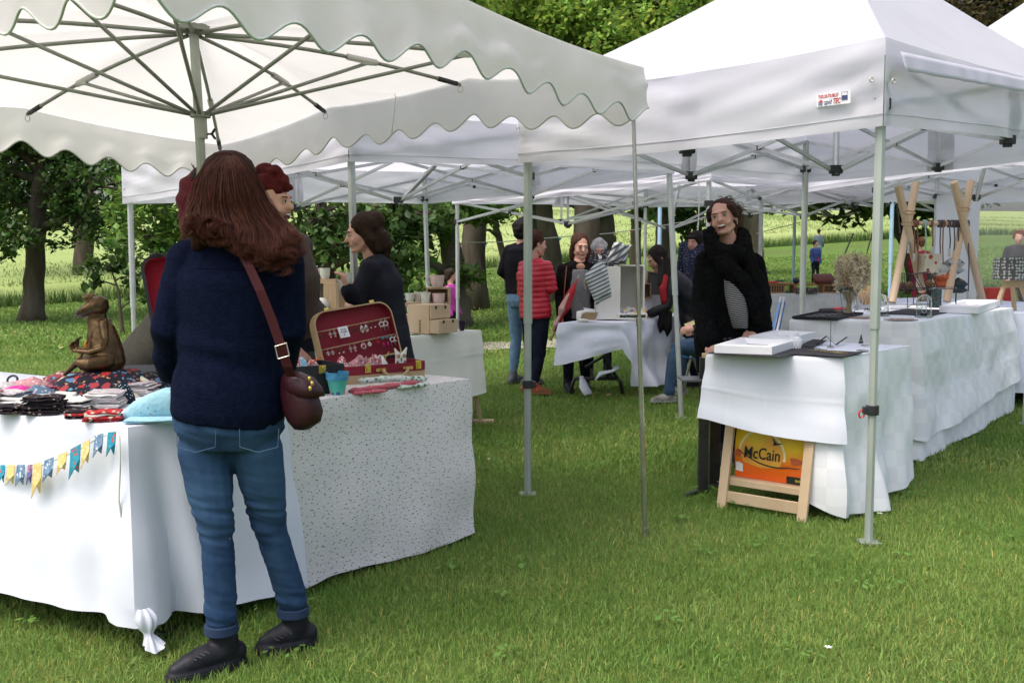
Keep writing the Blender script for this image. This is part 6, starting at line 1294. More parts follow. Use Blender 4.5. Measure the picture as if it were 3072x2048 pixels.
cup('large pink cup on top of the highest crate', 1312, 860, 7.75, 44, 34, mat_cupP, -1); cup('pink bowl shaped cup above the drawer box', 1316, 914, 7.7, 38, 34, mat_cupP); cup('pale green stacked cups left of the pink bowl', 1277, 915, 7.7, 30, 38, mat_cupG); cup('white green cup with a handle on the left side', 1230, 905, 7.9, 30, 26, mat_cupG, -1); cup('white cup with a dark dot right of the handled cup', 1256, 904, 7.95, 28, 28, mat_cupW, -1); cup('small white cup behind the green cups', 1284, 900, 8.05, 30, 26, mat_cupW); cup('small white cup low beside the dark coat', 1232, 943, 7.7, 24, 24, mat_cupW); cup('pair of pale grey cups at the left end of the stall', 975, 838, 7.05, 32, 34, mat_cupG); cup('pink cup at the far left of the stall', 948, 838, 7.1, 24, 34, mat_cupP); cup('small white cup halfway down the left crate', 1018, 872, 7.1, 24, 32, mat_cupW); cup('pale pink cup near the brown jacket', 1025, 890, 7.15, 26, 22, mat_cupP, -1)
cup('dark purple mug with a large handle beside the drawer box', 1386, 992, 7.72, 20, 30, mat_purple, 1, name='mug')
m = MB(); m.ell(V(966, 915, 6.95), .052); tag(m.build('ceramic_ball', mat_cupW, smooth=True), 'round white ceramic ball on the left crate of the pottery stall', 'ceramic ball')

# ------------------------------------------------------------ sewing stall goods
wcr = M('white_crate', (.66, .66, .62), .7, (.60, .60, .55), 5)
zb_ = zs+.005
crate('upright white painted crate on the sewing table, closed side to the left', 1790, 800, 1862, 958, 9.35, .28, wcr, open_=False, name='white_crate'); 
t = crate('tall open white crate shelf on the sewing table beside the striped pouch', 1850, 795, 1935, 950, 9.5, .28, wcr, name='white_crate')
crate('low white tray of small labels at the foot of the open crate', 1855, 940, 1942, 958, 9.3, .12, wcr, name='white_tray')
m = MB(); r_ = random.Random(3)
for k in range(14): m.box(V(1868+k*5.2, 938, 9.32)+Vector((0, .03, r_.uniform(-.01, .02))), (.012, .03, r_.uniform(.04, .09)), Matrix.Rotation(r_.gauss(0, .25), 3, 'Y'))
tag(m.build('labels', M('paper_mix', (.6, .58, .5), .8, pattern=pat_dots([(.65, .4, .1), (.2, .22, .4), (.6, .58, .52)], 22, .4))), 'bundle of small paper labels and rolls in the low white tray', 'labels')
F_strip = M('striped_pouch', (.62, .64, .62), .85, pattern=pat_wave((.10, .13, .17), 9.5, .36, (0, .45, 0), .6, 'Z'), spec=.1); F_chk = M('checked_cloth', (.55, .57, .55), .85, (.4, .42, .42), 30, pattern=lambda nt, v, c, tc: pat_wave((.06, .07, .09), 6, .42, (0, .6, 0), 1.5, 'Z')(nt, v, pat_wave((.15, .17, .19), 6, .35, (0, -.6, 0), 1.5, 'X')(nt, v, c, tc), tc))
po = [(1800, 776), (1822, 800), (1838, 890), (1800, 908), (1790, 920), (1755, 838), (1755, 822)]; m = MB(); P = [V(x, y, 9.05) for x, y in po]; c = sum(P, Vector())/len(P)
n = len(P); m.add([p+Vector((0, .02, 0)) for p in P]+[c.lerp(p, .6)-Vector((0, .03, 0)) for p in P]+[c.lerp(p, .6)+Vector((0, .06, 0)) for p in P], [(i, (i+1) % n, n+(i+1) % n, n+i) for i in range(n)]+[(2*n+i, 2*n+(i+1) % n, (i+1) % n, i) for i in range(n)]+[tuple(range(2*n-1, n-1, -1)), tuple(range(2*n, 3*n))])
sp_ = tag(m.build('striped_pouch', F_strip, smooth=False, bevel=.008), 'blue and white striped pouch hanging on the corner of the white crate', 'pouch'); m = MB(); m.tube([P[0], V(1795, 765, 9.1), V(1803, 768, 9.1), P[0]+Vector((.01, 0, 0))], .006, 6); m.build('loop', mat_white2, sp_); m = MB(); m.tube([P[5], V(1752, 850, 9.03), V(1757, 868, 9.02)], .004, 6); m.build('zip_pull', mat_tan, sp_)
ck = [(1835, 788), (1880, 795), (1890, 750), (1902, 732), (1880, 735), (1862, 724), (1842, 726), (1828, 765), (1808, 792)]; m = MB(); P = [V(x, y, 9.45) for x, y in ck]; c = sum(P, Vector())/len(P); n = len(P)
m.add([p+Vector((0, .05, 0)) for p in P]+[c.lerp(p, .62)-Vector((0, .05, 0)) for p in P]+[c.lerp(p, .62)+Vector((0, .12, 0)) for p in P], [(i, (i+1) % n, n+(i+1) % n, n+i) for i in range(n)]+[(2*n+i, 2*n+(i+1) % n, (i+1) % n, i) for i in range(n)]+[tuple(range(2*n-1, n-1, -1)), tuple(range(2*n, 3*n))])
tag(m.build('checked_bag', F_chk, bevel=.01), 'grey and white checked cloth bag on top of the white crate', 'bag')
bo = empty('bread_basket', V(1765, 955, 9.1), 'small brown basket lined with white cloth at the left of the sewing table', 'basket'); m = MB(); m.lathe(V(1768, 960, 9.15), [(0, .002), (.05, .002), (.075, .07), (.068, .07), (0, .012)], 18, (1.1, .8)); m.build('bowl', mat_tan, bo, angle=50); m = MB(); m.tube([V(1735, 958, 9.05), V(1738, 938, 9.1), V(1760, 934, 9.15), V(1785, 936, 9.15)], [.02, .03, .028, .02], 10, sq=.6); m.tube([V(1735, 960, 9.05), V(1765, 962, 9.02)], [.02, .012], 8); m.build('lining', mat_white2, bo, smooth=True)
m = MB(); m.prism([V(1750, 922, 9.3), V(1785, 928, 9.3), V(1782, 950, 9.3), V(1758, 948, 9.3)], Vector((0, .004, 0))); tag(m.build('paper_sheet', M('paper', (.80, .79, .84), .8)), 'white paper sheet propped behind the lined basket', 'paper')
crate('small brown open box right of the white crates', 1926, 850, 1955, 895, 9.9, .1, M('brown_box', (.30, .20, .12), .8), name='brown_box'); m = MB(); m.box(V(1940, 922, 9.95), (.10, .02, .17)); m.box(V(1968, 908, 10.0), (.10, .012, .16)); tag(m.build('leaflets', M('paper', (.80, .79, .84), .8), bevel=.001), 'stack of pale leaflets below the small brown box', 'leaflets')
t = empty('chalk_board', V(1965, 880, 10.1), 'small framed chalkboard leaning behind the bending woman', 'chalkboard'); m = MB(); m.box(V(1968, 858, 10.1), (.20, .015, .27), Matrix.Rotation(.12, 3, 'Y')); m.build('slate', M('slate', (.10, .11, .11), .8), t); m = MB(); rr_ = Matrix.Rotation(.12, 3, 'Y'); c = V(1968, 858, 10.09)
for s in (-1, 1): m.box(c+rr_@Vector((s*.105, 0, 0)), (.02, .02, .29), rr_); m.box(c+rr_@Vector((0, 0, s*.14)), (.19, .02, .02), rr_)
m.build('frame', mat_wood, t, bevel=.002)
# ------------------------------------------------------------ lamp stall goods
mat_pole2 = M('planed_beam', (.62, .47, .32), .6, (.52, .38, .25), 3, stretch=(1, 1, .2)); D_ = 9.6
rk = empty('lamp_rack', V(2800, 908, D_), 'wooden lamp rack of two crossed pole pairs joined by a rod', 'rack')
for a, b in (((2693, 553), (2767, 874)), ((2749, 546), (2676, 907)), ((2862, 546), (2948, 904)), ((2913, 543), (2840, 904))): m = MB(); dy = .18 if b[0] > a[0] else -.12; m.tube([V(a[0], a[1], D_-dy), V(b[0], b[1], D_+dy)], .036, 12); m.build('pole', mat_pole2, rk, angle=30)
m = MB(); m.tube([V(2733, 669, D_), V(2800, 671, D_), V(2890, 671, D_)], .020, 10); rod = m.build('rod', mat_pole2, rk, smooth=True)
m = MB()
for px, py in ((2728, 638), (2722, 672), (2892, 628)): m.tube([V(px, py, D_-.2)+Vector((math.cos(a*PI/6)*.055, math.sin(a*PI/6)*.02, math.sin(a*PI/6)*.018)) for a in range(13)], .006, 6)
m.build('binding', mat_rope, rk)
CB = M('brown_cord', (.22, .10, .06), .8); CG = M('green_cord', (.35, .50, .42), .8); CDk = M('dark_cord2', (.10, .08, .09), .8); SP = M('paper_shade', (.70, .66, .52), .7, pattern=pat_dots([(.45, .05, .04), (.1, .25, .22), (.35, .05, .08)], 12, .27), transl=.3)
GRY = M('grey_wave_paper', (.42, .44, .44), .7, pattern=pat_dots([(.08, .09, .10), (.2, .2, .22)], 26, .34), transl=.2); ORP = M('orange_paper', (.52, .14, .04), .6, (.40, .08, .04), 14, transl=.3); DKP = M('dark_teal_paper', (.02, .045, .05), .6, pattern=pat_dots([(.25, .09, .04), (.02, .10, .09)], 18, .25)); WHP = M('white_paper', (.62, .62, .60), .7, transl=.3)
def wrap(px, mt, n): 
    m = MB(); 
    for k in range(n): c = V(px+k*4, 671, D_); m.tube([c+Vector((0, math.cos(a*PI/5)*.026, math.sin(a*PI/5)*.032)) for a in range(11)], .007, 6)
    return m
def origami(m, c, r_, sq=.8, seed=0, n=8):
    """faceted paper ball"""
    rr_ = random.Random(seed); rows = [(0, 1), (.72, .62), (1.0, .22), (.80, -.2), (1.0, -.55), (.62, -.85)]; vs = []
    for j, (a, b) in enumerate(rows):
        for k in range(n): t_ = 2*PI*(k+.5*(j % 2))/n; q_ = a*(1 if (k+j) % 2 else .80); vs.append(c+Vector((math.cos(t_)*r_*q_, math.sin(t_)*r_*q_, b*r_*sq)))
    fs = []
    for j in range(len(rows)-1):
        for k in range(n):
            A, B, C, Dd = j*n+k, j*n+(k+1) % n, (j+1)*n+k, (j+1)*n+(k+1) % n
            fs += [(A, C, B), (B, C, Dd)] if j % 2 == 0 else [(A, C, Dd), (A, Dd, B)]
    m.add(vs, fs)
lamps = [(2776, 762, 780, 'box', SP, CG, 'square paper lamp printed with red flowers, hanging from the rack'), (2822, 785, 800, .092, WHP, CDk, 'faceted white paper lamp left of the orange one'), (2862, 762, 784, .105, GRY, CDk, 'grey wave patterned paper lamp hanging highest on the right'), (2830, 805, 826, .115, ORP, CB, 'folded orange paper lamp in the middle of the rack'), (2874, 822, 845, .095, DKP, CDk, 'folded dark teal paper lamp hanging lowest')]
for i, (px, py, pc2, kind, mt, cm, lab) in enumerate(lamps):
    t = empty('hanging_lamp', V(px, pc2, D_), lab, 'lamp', 'paper lamps on the wooden rack'); m = wrap(px-6, cm, 3); m.tube([V(px, 671, D_-.03), V(px+(-2 if i % 2 else 2), (671+py)/2, D_-.03), V(px, py, D_-.03)], .006, 6); m.build('cord', cm, t, smooth=True); m = MB()
    if kind == 'box': m.box(V(2788, 790, D_), (.165, .14, .185), Matrix.Rotation(.12, 3, 'Z'))
    else: origami(m, V(px, pc2+12, D_), kind, .85, i)
    m.build('shade', mt, t)
for px, y1, cm, lab in ((2742, 785, CB, 'brown lamp cord with a white socket hanging beside the left poles'), (2796, 765, CB, 'brown hooked lamp cord over the printed box lamp'), (2724, 760, CG, 'pale green lamp cord and switch hanging left of the left poles'), (2848, 770, CDk, 'dark lamp cord hanging between the white and grey lamps'), (2904, 900, CDk, 'long dark lamp cord hanging down beside the right poles'), (2752, 860, CB, 'long brown lamp cord reaching the table at the left poles')):
    t = empty('pendant_light', V(px, y1, D_), lab, 'pendant light', 'bare pendant cords on the wooden rack'); m = wrap(px-4, cm, 2); m.tube([V(px, 671, D_-.03), V(px+3, (671+y1)/2, D_-.03), V(px, y1, D_-.03)], .006, 6); m.build('cord', cm, t, smooth=True); m = MB(); m.tube([V(px, y1-26, D_-.04), V(px, y1, D_-.04)], .014, 8); m.build('socket', WHP, t)
tl_ = empty('table_lamp', V(3035, 925, 8.6), 'table lamp with a grey scale patterned drum shade on a wooden tripod', 'lamp'); c = V(3035, 838, 8.6); m = MB()
c = V(3036, 838, 8.6); m.lathe(c, [(.155, 0), (.150, .185), (.146, .185), (.150, .002)], 32); 
def pat_scale(nt, vec, cout, tc):
    vo = nd(nt, 'ShaderNodeTexVoronoi'); vo.inputs['Scale'].default_value = 38; vo.inputs['Randomness'].default_value = .35; nt.links.new(vec, vo.inputs['Vector']); lt = nd(nt, 'ShaderNodeMath', operation='GREATER_THAN'); lt.inputs[1].default_value = .42; nt.links.new(vo.outputs['Distance'], lt.inputs[0]); return mixc(nt, lt.outputs[0], cout, (.06, .065, .065))
m.build('shade', M('scale_shade', (.40, .42, .40), .8, pattern=pat_scale, transl=.1), tl_, angle=40); m = MB()
m.box(V(3040, 852, 8.6), (.17, .05, .06)); m.build('crossbar', mat_wood, tl_, bevel=.004)
for px, px2, d in ((3012, 2982, -.06), (3038, 3044, .10), (3062, 3095, -.06)): m = MB(); m.bar(V(px, 858, 8.6), V(px2, 945, 8.6+d), .035, .028); m.build('leg', mat_wood, tl_, bevel=.004)
m = MB(); m.box(V(2990, 893, 10.9), (.25, .2, .22)); tag(m.build('red_crate', M('red_crate', (.55, .05, .04), .6), bevel=.01), 'red crate seen through the clear plastic window', 'crate')
# ------------------------------------------------------------ leather stall goods
LE = M('brown_leather', (.12, .025, .015), .4, (.08, .02, .012), 10); HOL = M('slot_dark', (.05, .03, .02), .9); CRW = M('crate_wood', (.36, .20, .09), .7, (.28, .15, .06), 6)
def slotbox(label, px0, px1, py0, py1, D=11.2):
    t = crate(label, px0, py0, px1, py1, D, .22, CRW, open_=False); a = V(px0, py1, D); b = V(px1, py0, D); m = MB()
    for i in range(6):
        for j in range(2): m.box((lerp(a.x, b.x, (i+1)/7), D-.0015, lerp(a.z, b.z, .35+.3*j)), (.014, .006, .03))
    m.build('slots', HOL, t); return t
slotbox('slotted wooden crate at the left end of the leather stall', 2302, 2356, 852, 881); slotbox('slotted wooden crate near the middle of the leather stall', 2470, 2510, 852, 881)
m = MB(); m.box(V(2425, 852, 11.3), (.62, .2, .02)); m.box(V(2378, 867, 11.3), (.03, .2, .10)); m.box(V(2325, 850, 11.3), (.34, .24, .015)); tag(m.build('wooden_shelf_board', CRW, bevel=.003), 'wooden boards laid over the leather stall crates', 'board')
m = MB(); m.box(V(2418, 872, 11.15), (.24, .06, .07)); tag(m.build('book_row', M('dark_goods', (.06, .05, .05), .6, pattern=pat_dots([(.3, .25, .2), (.1, .08, .1)], 40, .35)), bevel=.004), 'row of small dark leather goods under the middle board', 'leather goods')
m = MB(); m.loft([(V(2476, 851, 11.25), Vector((1, .15, 0)), Vector((0, 1, 0)), .12, .07), (V(2472, 835, 11.25), Vector((1, .15, 0)), Vector((0, 1, 0)), .125, .05), (V(2466, 821, 11.28), Vector((1, .15, 0)), Vector((0, 1, 0)), .11, .02)], 20, 4); tag(m.build('leather_bag', LE, smooth=True), 'dark red brown leather bag on the board of the leather stall', 'bag')
for px, py, s, mt, lab in ((2318, 846, (.15, .06, .025), mat_redp, 'flat bright red leather pouch at the left of the leather stall'), (2388, 842, (.08, .07, .07), mat_black, 'small black leather pouch left of the brown bag'), (2295, 836, (.08, .06, .05), LE, 'small brown pouch at the left end of the leather stall'), (2340, 842, (.12, .03, .02), M('teal_leather', (.03, .12, .10), .5), 'thin dark teal strap roll behind the red pouch'), (2362, 876, (.05, .05, .05), M('teal_leather', (.03, .12, .10), .5), 'tiny teal pot between the slotted crates'), (2705, 860, (.22, .1, .10), LE, 'dark red bag seen between the rack poles'), (2600, 872, (.28, .06, .04), M('mixed_goods', (.3, .18, .05), .6, pattern=pat_dots([(.5, .4, .1), (.1, .05, .05)], 40, .4)), 'row of small yellow and brown goods right of the vase')):
    m = MB(); m.ell(V(px, py, 11.2), tuple(x/2 for x in s), nu=16, nv=8); tag(m.build('leather_pouch', mt, smooth=True), lab, 'pouch', 'goods on the leather stall')
m = MB(); m.tube([V(2500, 842, 11.1), V(2512, 850, 11.0), V(2520, 868, 11.0), V(2535, 880, 11.0)], .006, 6); tag(m.build('leather_strap', LE), 'brown leather strap trailing over the slotted crate', 'strap')
m = MB(); m.tube([V(2560, 700, 15), V(2535, 760, 15)], .012, 6); m.tube([V(2640, 620, 15.5), V(2600, 760, 15)], .010, 6); m.tube([V(2690, 610, 15.5), V(2700, 700, 15)], .010, 6); tag(m.build('guy_ropes', mat_black), 'black guy ropes by the pale blue tent leg', 'rope')
# ------------------------------------------------------------ far bunting, white ropes, yellow chair leg
fb = empty('bunting', V(1800, 700, 17), 'far string of small blue and red flags tied between the tree trunks', 'bunting'); sp2 = [(950, 800, 16), (1180, 742, 17), (1390, 728, 17.5), (1500, 726, 17.5), (1668, 712, 18), (1830, 700, 19), (1990, 676, 19), (2200, 640, 19)]; m = MB(); m.tube([V(*p) for p in sp2], .008, 5); m.build('string', mat_white2, fb)
for k, (px, py, D) in enumerate(((1225, 742, 17), (1262, 740, 17), (1372, 731, 17.5), (1448, 729, 17.5), (1672, 714, 18), (1838, 701, 19), (1888, 692, 19))): m = MB(); p = V(px, py, D); m.prism([p, p+Vector((.09, 0, .005)), p+Vector((.04, 0, -.05))], (0, .004, 0)); m.build('flag', [PM[0], M('flag_blue', (.04, .16, .35), .8), M('flag_red', (.5, .08, .06), .8), M('flag_yellow', (.7, .6, .2), .8)][(k*3) % 4], fb)
fb2 = empty('bunting', V(2540, 640, 17), 'far string of pale flags hanging against the bright field at right', 'bunting'); m = MB(); m.tube([V(2270, 700, 18), V(2450, 655, 18), V(2560, 640, 18), V(2640, 625, 18)], .008, 5); m.build('string', mat_white2, fb2)
for k, (px, py) in enumerate(((2453, 650), (2488, 648), (2538, 640), (2572, 636), (2612, 628))): m = MB(); p = V(px, py, 18); m.prism([p, p+Vector((.12, 0, .01)), p+Vector((.05, 0, -.05))], (0, .004, 0)); m.build('flag', [M('flag_red', (.5, .08, .06), .8), M('flag_pale', (.45, .65, .68), .8)][k > 0], fb2)
for px, y0, y1, px2, lab in ((1366, 612, 720, 1372, 'white cord hanging beside the leg of the middle tent'), (2096, 540, 690, 2094, 'white cord hanging beside the laughing woman')): m = MB(); m.tube([V(px, y0, 9.5), V((px+px2)/2+2, (y0+y1)/2, 9.5), V(px2, y1, 9.5)], .006, 6); tag(m.build('cord', mat_white2), lab, 'cord')
t = empty('camping_chair', V(2085, 1180, 9.3), 'low folding chair under the seated person with jeans', 'chair')
m = MB(); m.tube([V(2050, 1170, 9.2), V(2082, 1035, 9.2), V(2098, 1045, 9.2)], .014, 8); m.tube([V(2115, 1170, 9.6), V(2060, 1020, 9.5)], .012, 8); m.build('frame', M('khaki_metal', (.35, .36, .28), .5), t, smooth=True); m = MB(); m.bar(V(2045, 1068, 9.2), V(2110, 1080, 9.2), .03, .012); m.build('strap', BL, t); m = MB(); m.box(V(2110, 1040, 9.55), (.40, .36, .02)); m.build('seat', BL, t)
# ------------------------------------------------------------ people
mat_skin = M('skin', (.62, .36, .28), .5, (.56, .30, .23), 14, spec=.3); mat_skin2 = M('skin_tanned', (.42, .23, .15), .5, (.36, .19, .12), 14, spec=.35)
mat_eyew = M('eye_white', (.6, .58, .55), .3); mat_iris = M('iris', (.03, .025, .02), .2); mat_lip = M('lip', (.40, .11, .10), .4); mat_dkm = M('mouth_inside', (.06, .012, .012), .6); mat_teeth = M('teeth', (.72, .70, .64), .3)
def HM(name, c, c2, rough=.42): return M(name, c, .6, c2, 60, spec=.18, attr='tint', detail=6)
def HF(name, c, c2): return M(name, c, .72, c2, 30, spec=.12, bump=.5, bscale=90, stretch=(1, 1, .12))
def head(root, skin, c, f, u, k, neck, voxel, eyes=True, mouth='closed', brow=(.03, .015, .01), body_parts=None, glasses=False, chest=None):
    """skin mesh: head, neck and everything collected in body_parts, one continuous surface"""
    f = Vector(f).normalized(); u = Vector(u); u = (u-f*u.dot(f)).normalized(); s = u.cross(f); c = Vector(c); rot = Matrix((s, -f, u)).transposed()
    def L(x, y, z): return c+s*x*k-f*y*k+u*z*k
    m = MB(); E = lambda p, r: m.ell(L(*p), tuple(a*k for a in r), rot, 18, 12)
    E((0, .015, .03), (.074, .092, .086)); E((0, -.026, -.018), (.061, .068, .086)); m.limb([L(-.046, .0, -.055), L(-.02, -.055, -.088), L(.02, -.055, -.088), L(.046, 0, -.055)], [.022*k, .021*k, .021*k, .022*k])
    for q in (-1, 1): E((q*.034, -.058, -.030), (.026, .026, .030)); E((q*.077, .012, -.006), (.008, .017, .030)); E((q*.016, -.084, -.018), (.010, .012, .010))
    E((0, -.076, .030), (.050, .016, .013)); m.limb([L(0, -.086, .018), L(0, -.100, -.004), L(0, -.109, -.022)], [.008*k, .009*k, .012*k], 10)
    if mouth != 'laugh': E((0, -.086, -.054), (.024, .012, .012))
    else: E((0, -.080, -.056), (.028, .014, .018)); [E((q*.040, -.070, -.038), (.018, .016, .016)) for q in (-1, 1)]
    E((0, -.078, -.090), (.020, .017, .015)); nk = Vector(neck); m.limb([L(0, .018, -.03), L(0, .02, -.08), nk], [.050*k, .050*k, .058*k], 14)
    if body_parts: body_parts(m)
    b = fuse(m, 'body', skin, root, voxel=voxel, smooth=5)
    if eyes:
        for q in (-1, 1):
            m = MB(); m.ell(L(q*.031, -.0825, .006), (.0145*k, .008*k, .0062*k), rot, 12, 8); e = m.build('eye', mat_eyew, b, smooth=True)
            m = MB(); m.ell(L(q*.031, -.0887, .006), (.0054*k, .004*k, .0056*k), rot, 10, 6); m.build('iris', mat_iris, b, smooth=True)
            m = MB(); m.tube([L(q*.014, -.0905, .024), L(q*.030, -.0900, .030), L(q*.048, -.079, .026)], [.0022*k, .0027*k, .0015*k], 6); m.build('eyebrow', M('brow_%d' % int(brow[0]*1000), brow, .8), b, smooth=True)
            if voxel > .0072: continue
            m = MB(); m.tube([L(q*.016, -.0885, .009), L(q*.031, -.0925, .0130), L(q*.047, -.082, .009)], .0016*k, 6); m.build('eyelid', M('lash', (.07, .035, .025), .7), b, smooth=True)
        if mouth == 'laugh':
            m = MB(); m.ell(L(0, -.0895, -.060), (.026*k, .009*k, .013*k), rot, 14, 8); m.build('mouth', mat_dkm, b, smooth=True)
            m = MB(); m.tube([L(-.021, -.0935, -.050), L(0, -.1005, -.053), L(.021, -.0935, -.050)], [.0035*k, .0048*k, .0035*k], 8, sq=1.4); m.build('teeth', mat_teeth, b, smooth=True)
            m = MB(); m.tube([L(-.029, -.086, -.047), L(-.015, -.098, -.044), L(0, -.1005, -.0435), L(.015, -.098, -.044), L(.029, -.086, -.047), L(.018, -.093, -.067), L(0, -.097, -.072), L(-.018, -.093, -.067), L(-.029, -.086, -.047)], .0030*k, 6); m.build('lips', mat_lip, b, smooth=True)
        else:
            m = MB(); m.tube([L(-.024, -.091, -.054), L(-.010, -.0985, -.0525), L(.010, -.0985, -.0525), L(.024, -.091, -.054)], [.0015*k, .0048*k, .0048*k, .0015*k], 8); m.build('lips', mat_lip, b, smooth=True)
    if glasses:
        m = MB()
        for q in (-1, 1): m.tube([L(q*.033+math.cos(a*PI/8)*.023, -.104, .004+math.sin(a*PI/8)*.020) for a in range(17)], .0025*k, 6); m.tube([L(q*.056, -.102, .008), L(q*.080, -.02, .008)], .0018*k, 5)
        m.tube([L(-.011, -.105, .008), L(.011, -.105, .008)], .0018*k, 5); m.build('glasses', M('dark_glasses', (.03, .02, .06), .3), b)
    return b, L, rot
def folds(amp, sc=14, vert=.35, seed=1):
    def d(co, no):
        q = co.copy(); q[:, 2] *= vert; n = npnoise(q, sc, seed, 3); n2 = npnoise(co*np.array([1, 1, .6]), sc*2.2, seed+2, 2)
        return co+no*(amp*(n*.7+.4*n2))[:, None]
    return d
def cross_folds(amp, sc=24, seed=1, zs=None):
    """creases running across the limb, strongest near the heights zs"""
    def d(co, no):
        q = co*np.array([.30, .30, 1.0]); q[:, 2] += .25*co[:, 0]; n = npnoise(q, sc*2.2, seed, 2); n = np.sign(n)*np.abs(n)**.7; w = np.full(len(co), .22)
        for z0, s0 in (zs or []): w = np.maximum(w, np.exp(-((co[:, 2]-z0)/s0)**2))
        return co+no*(amp*n*w*(1+.8*npnoise(co, 11, seed+5)))[:, None]
    return d
def quilt(amp, pitch):
    def d(co, no): z = co[:, 2]+.012*np.sin(co[:, 0]*9); return co+no*(amp*(np.abs(np.sin(z*PI/pitch))**.6-.5)+.003*npnoise(co, 40, 3))[:, None]
    return d
def torso_rings(J, k, W, ext=None, thick=0.0):
    """rings from hem to neck along the spine; W scales widths"""
    hx = (J['hipL']-J['hipR']).normalized(); sx = (J['shL']-J['shR']).normalized(); pts = [('pelvis', .165, .118, 0), ('waist', .138, .105, .4), ('chest', .162, .118, .85), ('sh', .160, .088, 1), ('neckb', .068, .062, 1)]
    P = {'pelvis': J['pelvis'], 'waist': J['waist'], 'chest': J['chest'], 'sh': (J['shL']+J['shR'])/2+Vector((0, 0, .01)), 'neckb': J['neck']}
    R = []; names = [p[0] for p in pts]
    if ext is not None: R.append((Vector(ext[0]), hx, None, ext[1], ext[2]))
    for n_, rx, ry, t in pts: xa = hx.lerp(sx, t).normalized(); w = W.get(n_, 1.0); R.append((P[n_], xa, None, (rx*w+thick)*k, (ry*W.get(n_+'y', 1.0)+thick)*k))
    out = []
    for i, (c, xa, _, rx, ry) in enumerate(R):
        a = R[max(0, i-1)][0]; b = R[min(len(R)-1, i+1)][0]; ax = (b-a).normalized(); ya = ax.cross(xa).normalized(); xa2 = ya.cross(ax).normalized(); out.append((c, xa2, ya, rx, ry))
    fine = []
    for i in range(len(out)-1):
        for q in range(4):
            t = q/4; a, b = out[i], out[i+1]; ts = t*t*(3-2*t); fine.append((a[0].lerp(b[0], t), a[1].lerp(b[1], t).normalized(), a[2].lerp(b[2], t).normalized(), lerp(a[3], b[3], ts), lerp(a[4], b[4], ts)))
    fine.append(out[-1]); return fine
def hand(m, w, d, up, k, curl=.5, n=5):
    """palm with five curled fingers growing from the wrist"""
    d = Vector(d).normalized(); up = Vector(up); up = (up-d*up.dot(d)).normalized(); s = d.cross(up); w = Vector(w)
    m.limb([w, w+d*.035*k, w+d*.070*k], [.024*k, .032*k, .034*k], 10)
    for i in range(4):
        o = (i-1.5)*.019*k; b = w+d*.075*k+s*o; L = (.068, .076, .072, .058)[i]*k; c1 = (d-up*curl*.6).normalized(); c2 = (d-up*curl*1.6).normalized(); m.limb([b, b+c1*L*.5, b+c1*L*.5+c2*L*.5], [.0095*k, .0088*k, .0078*k], 8)
    b = w+d*.030*k+s*.028*k; m.limb([b, b+(s*.8+d).normalized()*.03*k, b+(s*.3+d-up*.4).normalized()*.060*k], [.012*k, .010*k, .009*k], 8)
